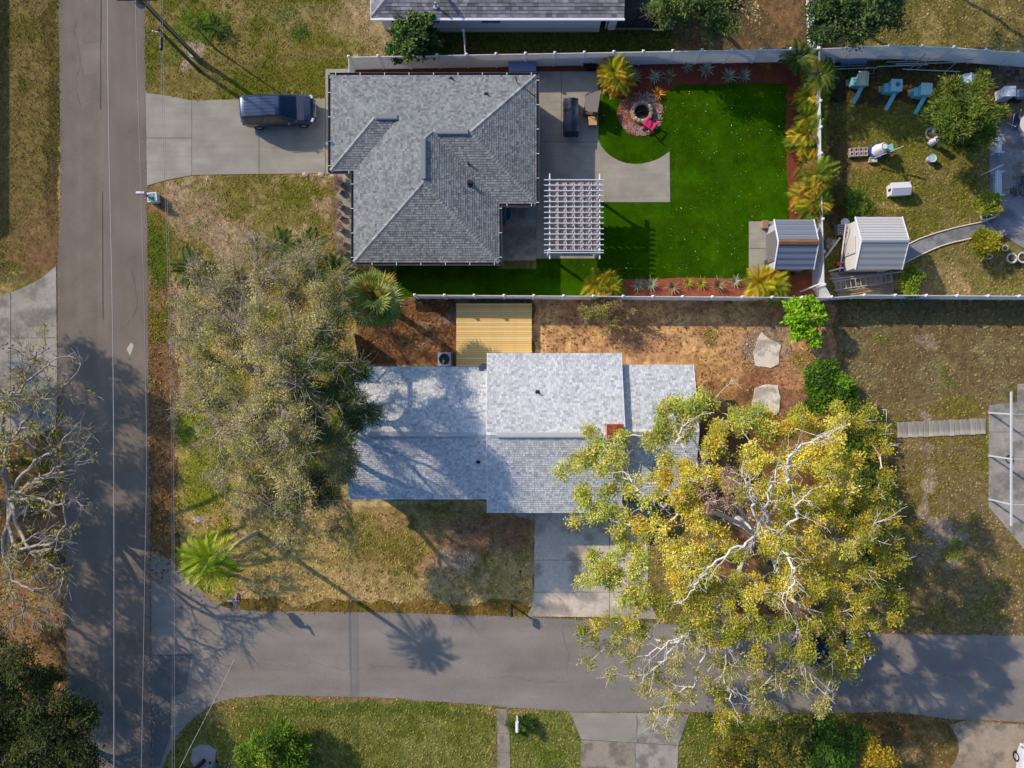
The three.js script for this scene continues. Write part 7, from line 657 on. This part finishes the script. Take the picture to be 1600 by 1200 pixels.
  // fallen leaves
  const lf = leafSpray(1, 0.001, 0.13, 0.08, 7, 0.5), ll = []; for (let i = 0; i < 9000; i++) { const z = r(); let px, py; if (z < 0.3) { px = 830 + r() * 480; py = 470 + r() * 200; } else if (z < 0.5) { px = r() * 110 - 10; py = 640 + r() * 560; } else if (z < 0.65) { px = 232 + r() * 50; py = 430 + r() * 480; } else if (z < 0.8) { px = 280 + r() * 560; py = 780 + r() * 180; } else if (z < 0.9) { px = 565 + r() * 150; py = 470 + r() * 110; } else { px = 1060 + r() * 360; py = 880 + r() * 260; } if (hard.slice(10, 12).some((h) => inP(px, py, h))) continue; const p = P(px, py); ll.push({ p: V(p.x, 0.035, p.z), ry: r() * 6.28, rx: (r() - 0.5) * 0.7, rz: (r() - 0.5) * 0.7, s: 0.7 + 0.8 * r(), c: mixc([176, 130, 80], r() < 0.5 ? [110, 78, 50] : [206, 176, 110], r()) }); }
  instanced('fallen_leaves', lf, LMd, ll, scene);
  const rl = []; for (let i = 0; i < 260; i++) { const left = r() < 0.55, x = left ? -10 + 7 * r() * r() : 7 + 4 * r(), z = -0.9 + 7.8 * r(), y = 3.83 - Math.abs(z - 2.98) * 0.33 + 0.05; rl.push({ p: V(x, y, z), ry: r() * 6.28, rx: (r() - 0.5) * 0.6, s: 0.35 + 0.5 * r(), c: mixc([170, 140, 70], [110, 90, 60], r()) }); }
  instanced('fallen_leaves', lf, LMd, rl, scene).userData.label = 'leaf litter on the light grey roof';
  // pebbles round the fire ring and petals on the turf
  const pg = new THREE.IcosahedronGeometry(0.05, 0), pl = []; for (let i = 0; i < 900; i++) { const a = r() * 6.28, d = 0.85 + r() * 0.6, px = 1002 + Math.cos(a) * d * 24, py = 178 + Math.sin(a) * d * 24; const east = Math.cos(a) > 0.1 || Math.sin(a) > 0.6; if (!east && r() < 0.7) continue; const p = P(px, py); pl.push({ p: V(p.x, 0.03, p.z), ry: r() * 6, sv: V(0.7 + r() * 0.8, 0.6, 0.7 + r() * 0.7), s: 1, c: mixc([206, 182, 170], [150, 120, 110], r()) }); }
  instanced('pebbles', plain(pg), mat([255, 255, 255], 0.9), pl, scene);
  const tl = []; for (let i = 0; i < 420; i++) { const px = 900 + r() * 330, py = 140 + r() * 290; if (px < 1045 && py > 205 && py < 405) continue; const p = P(px, py); tl.push({ p: V(p.x, 0.03, p.z), ry: r() * 6, s: r() < 0.1 ? 0.9 : 0.35 + 0.3 * r(), c: r() < 0.3 ? [240, 236, 214] : [170, 170, 60] }); }
  instanced('fallen_petals', lf, LMd, tl, scene);
  // short sward of the artificial turf
  const t2 = []; const turfQ = [[940, 130], [1234, 132], [1234, 345], [1168, 345], [1168, 432], [966, 436], [936, 410], [944, 318], [1050, 318], [1048, 236], [1002, 258], [960, 246], [938, 222], [938, 150]]; while (t2.length < 14000) { const px = 625 + r() * 610, py = 128 + r() * 336; const a = inP(px, py, turfQ) && (px - 1002) ** 2 + (py - 178) ** 2 > 1300, b = px < 935 && py > 408 && py < 460; if (!a && !b) continue; const p = P(px, py), k = 0.92 + 0.2 * r(); t2.push({ p: V(p.x, 0.008, p.z), ry: r() * 6.28, s: 0.35 + 0.3 * r(), c: [72 * k, 122 * k, 8 * k] }); }
  instanced('turf_blades', geoOf(bl), new THREE.MeshPhysicalMaterial({ color: 0xffffff, roughness: 0.9, specularIntensity: 0.1, side: THREE.DoubleSide }), t2, scene);
}
scene.traverse((o) => { if (o.isMesh) { o.castShadow = true; o.receiveShadow = true; } });
scene.environment = scene.background || null;
renderer.render(scene, camera);
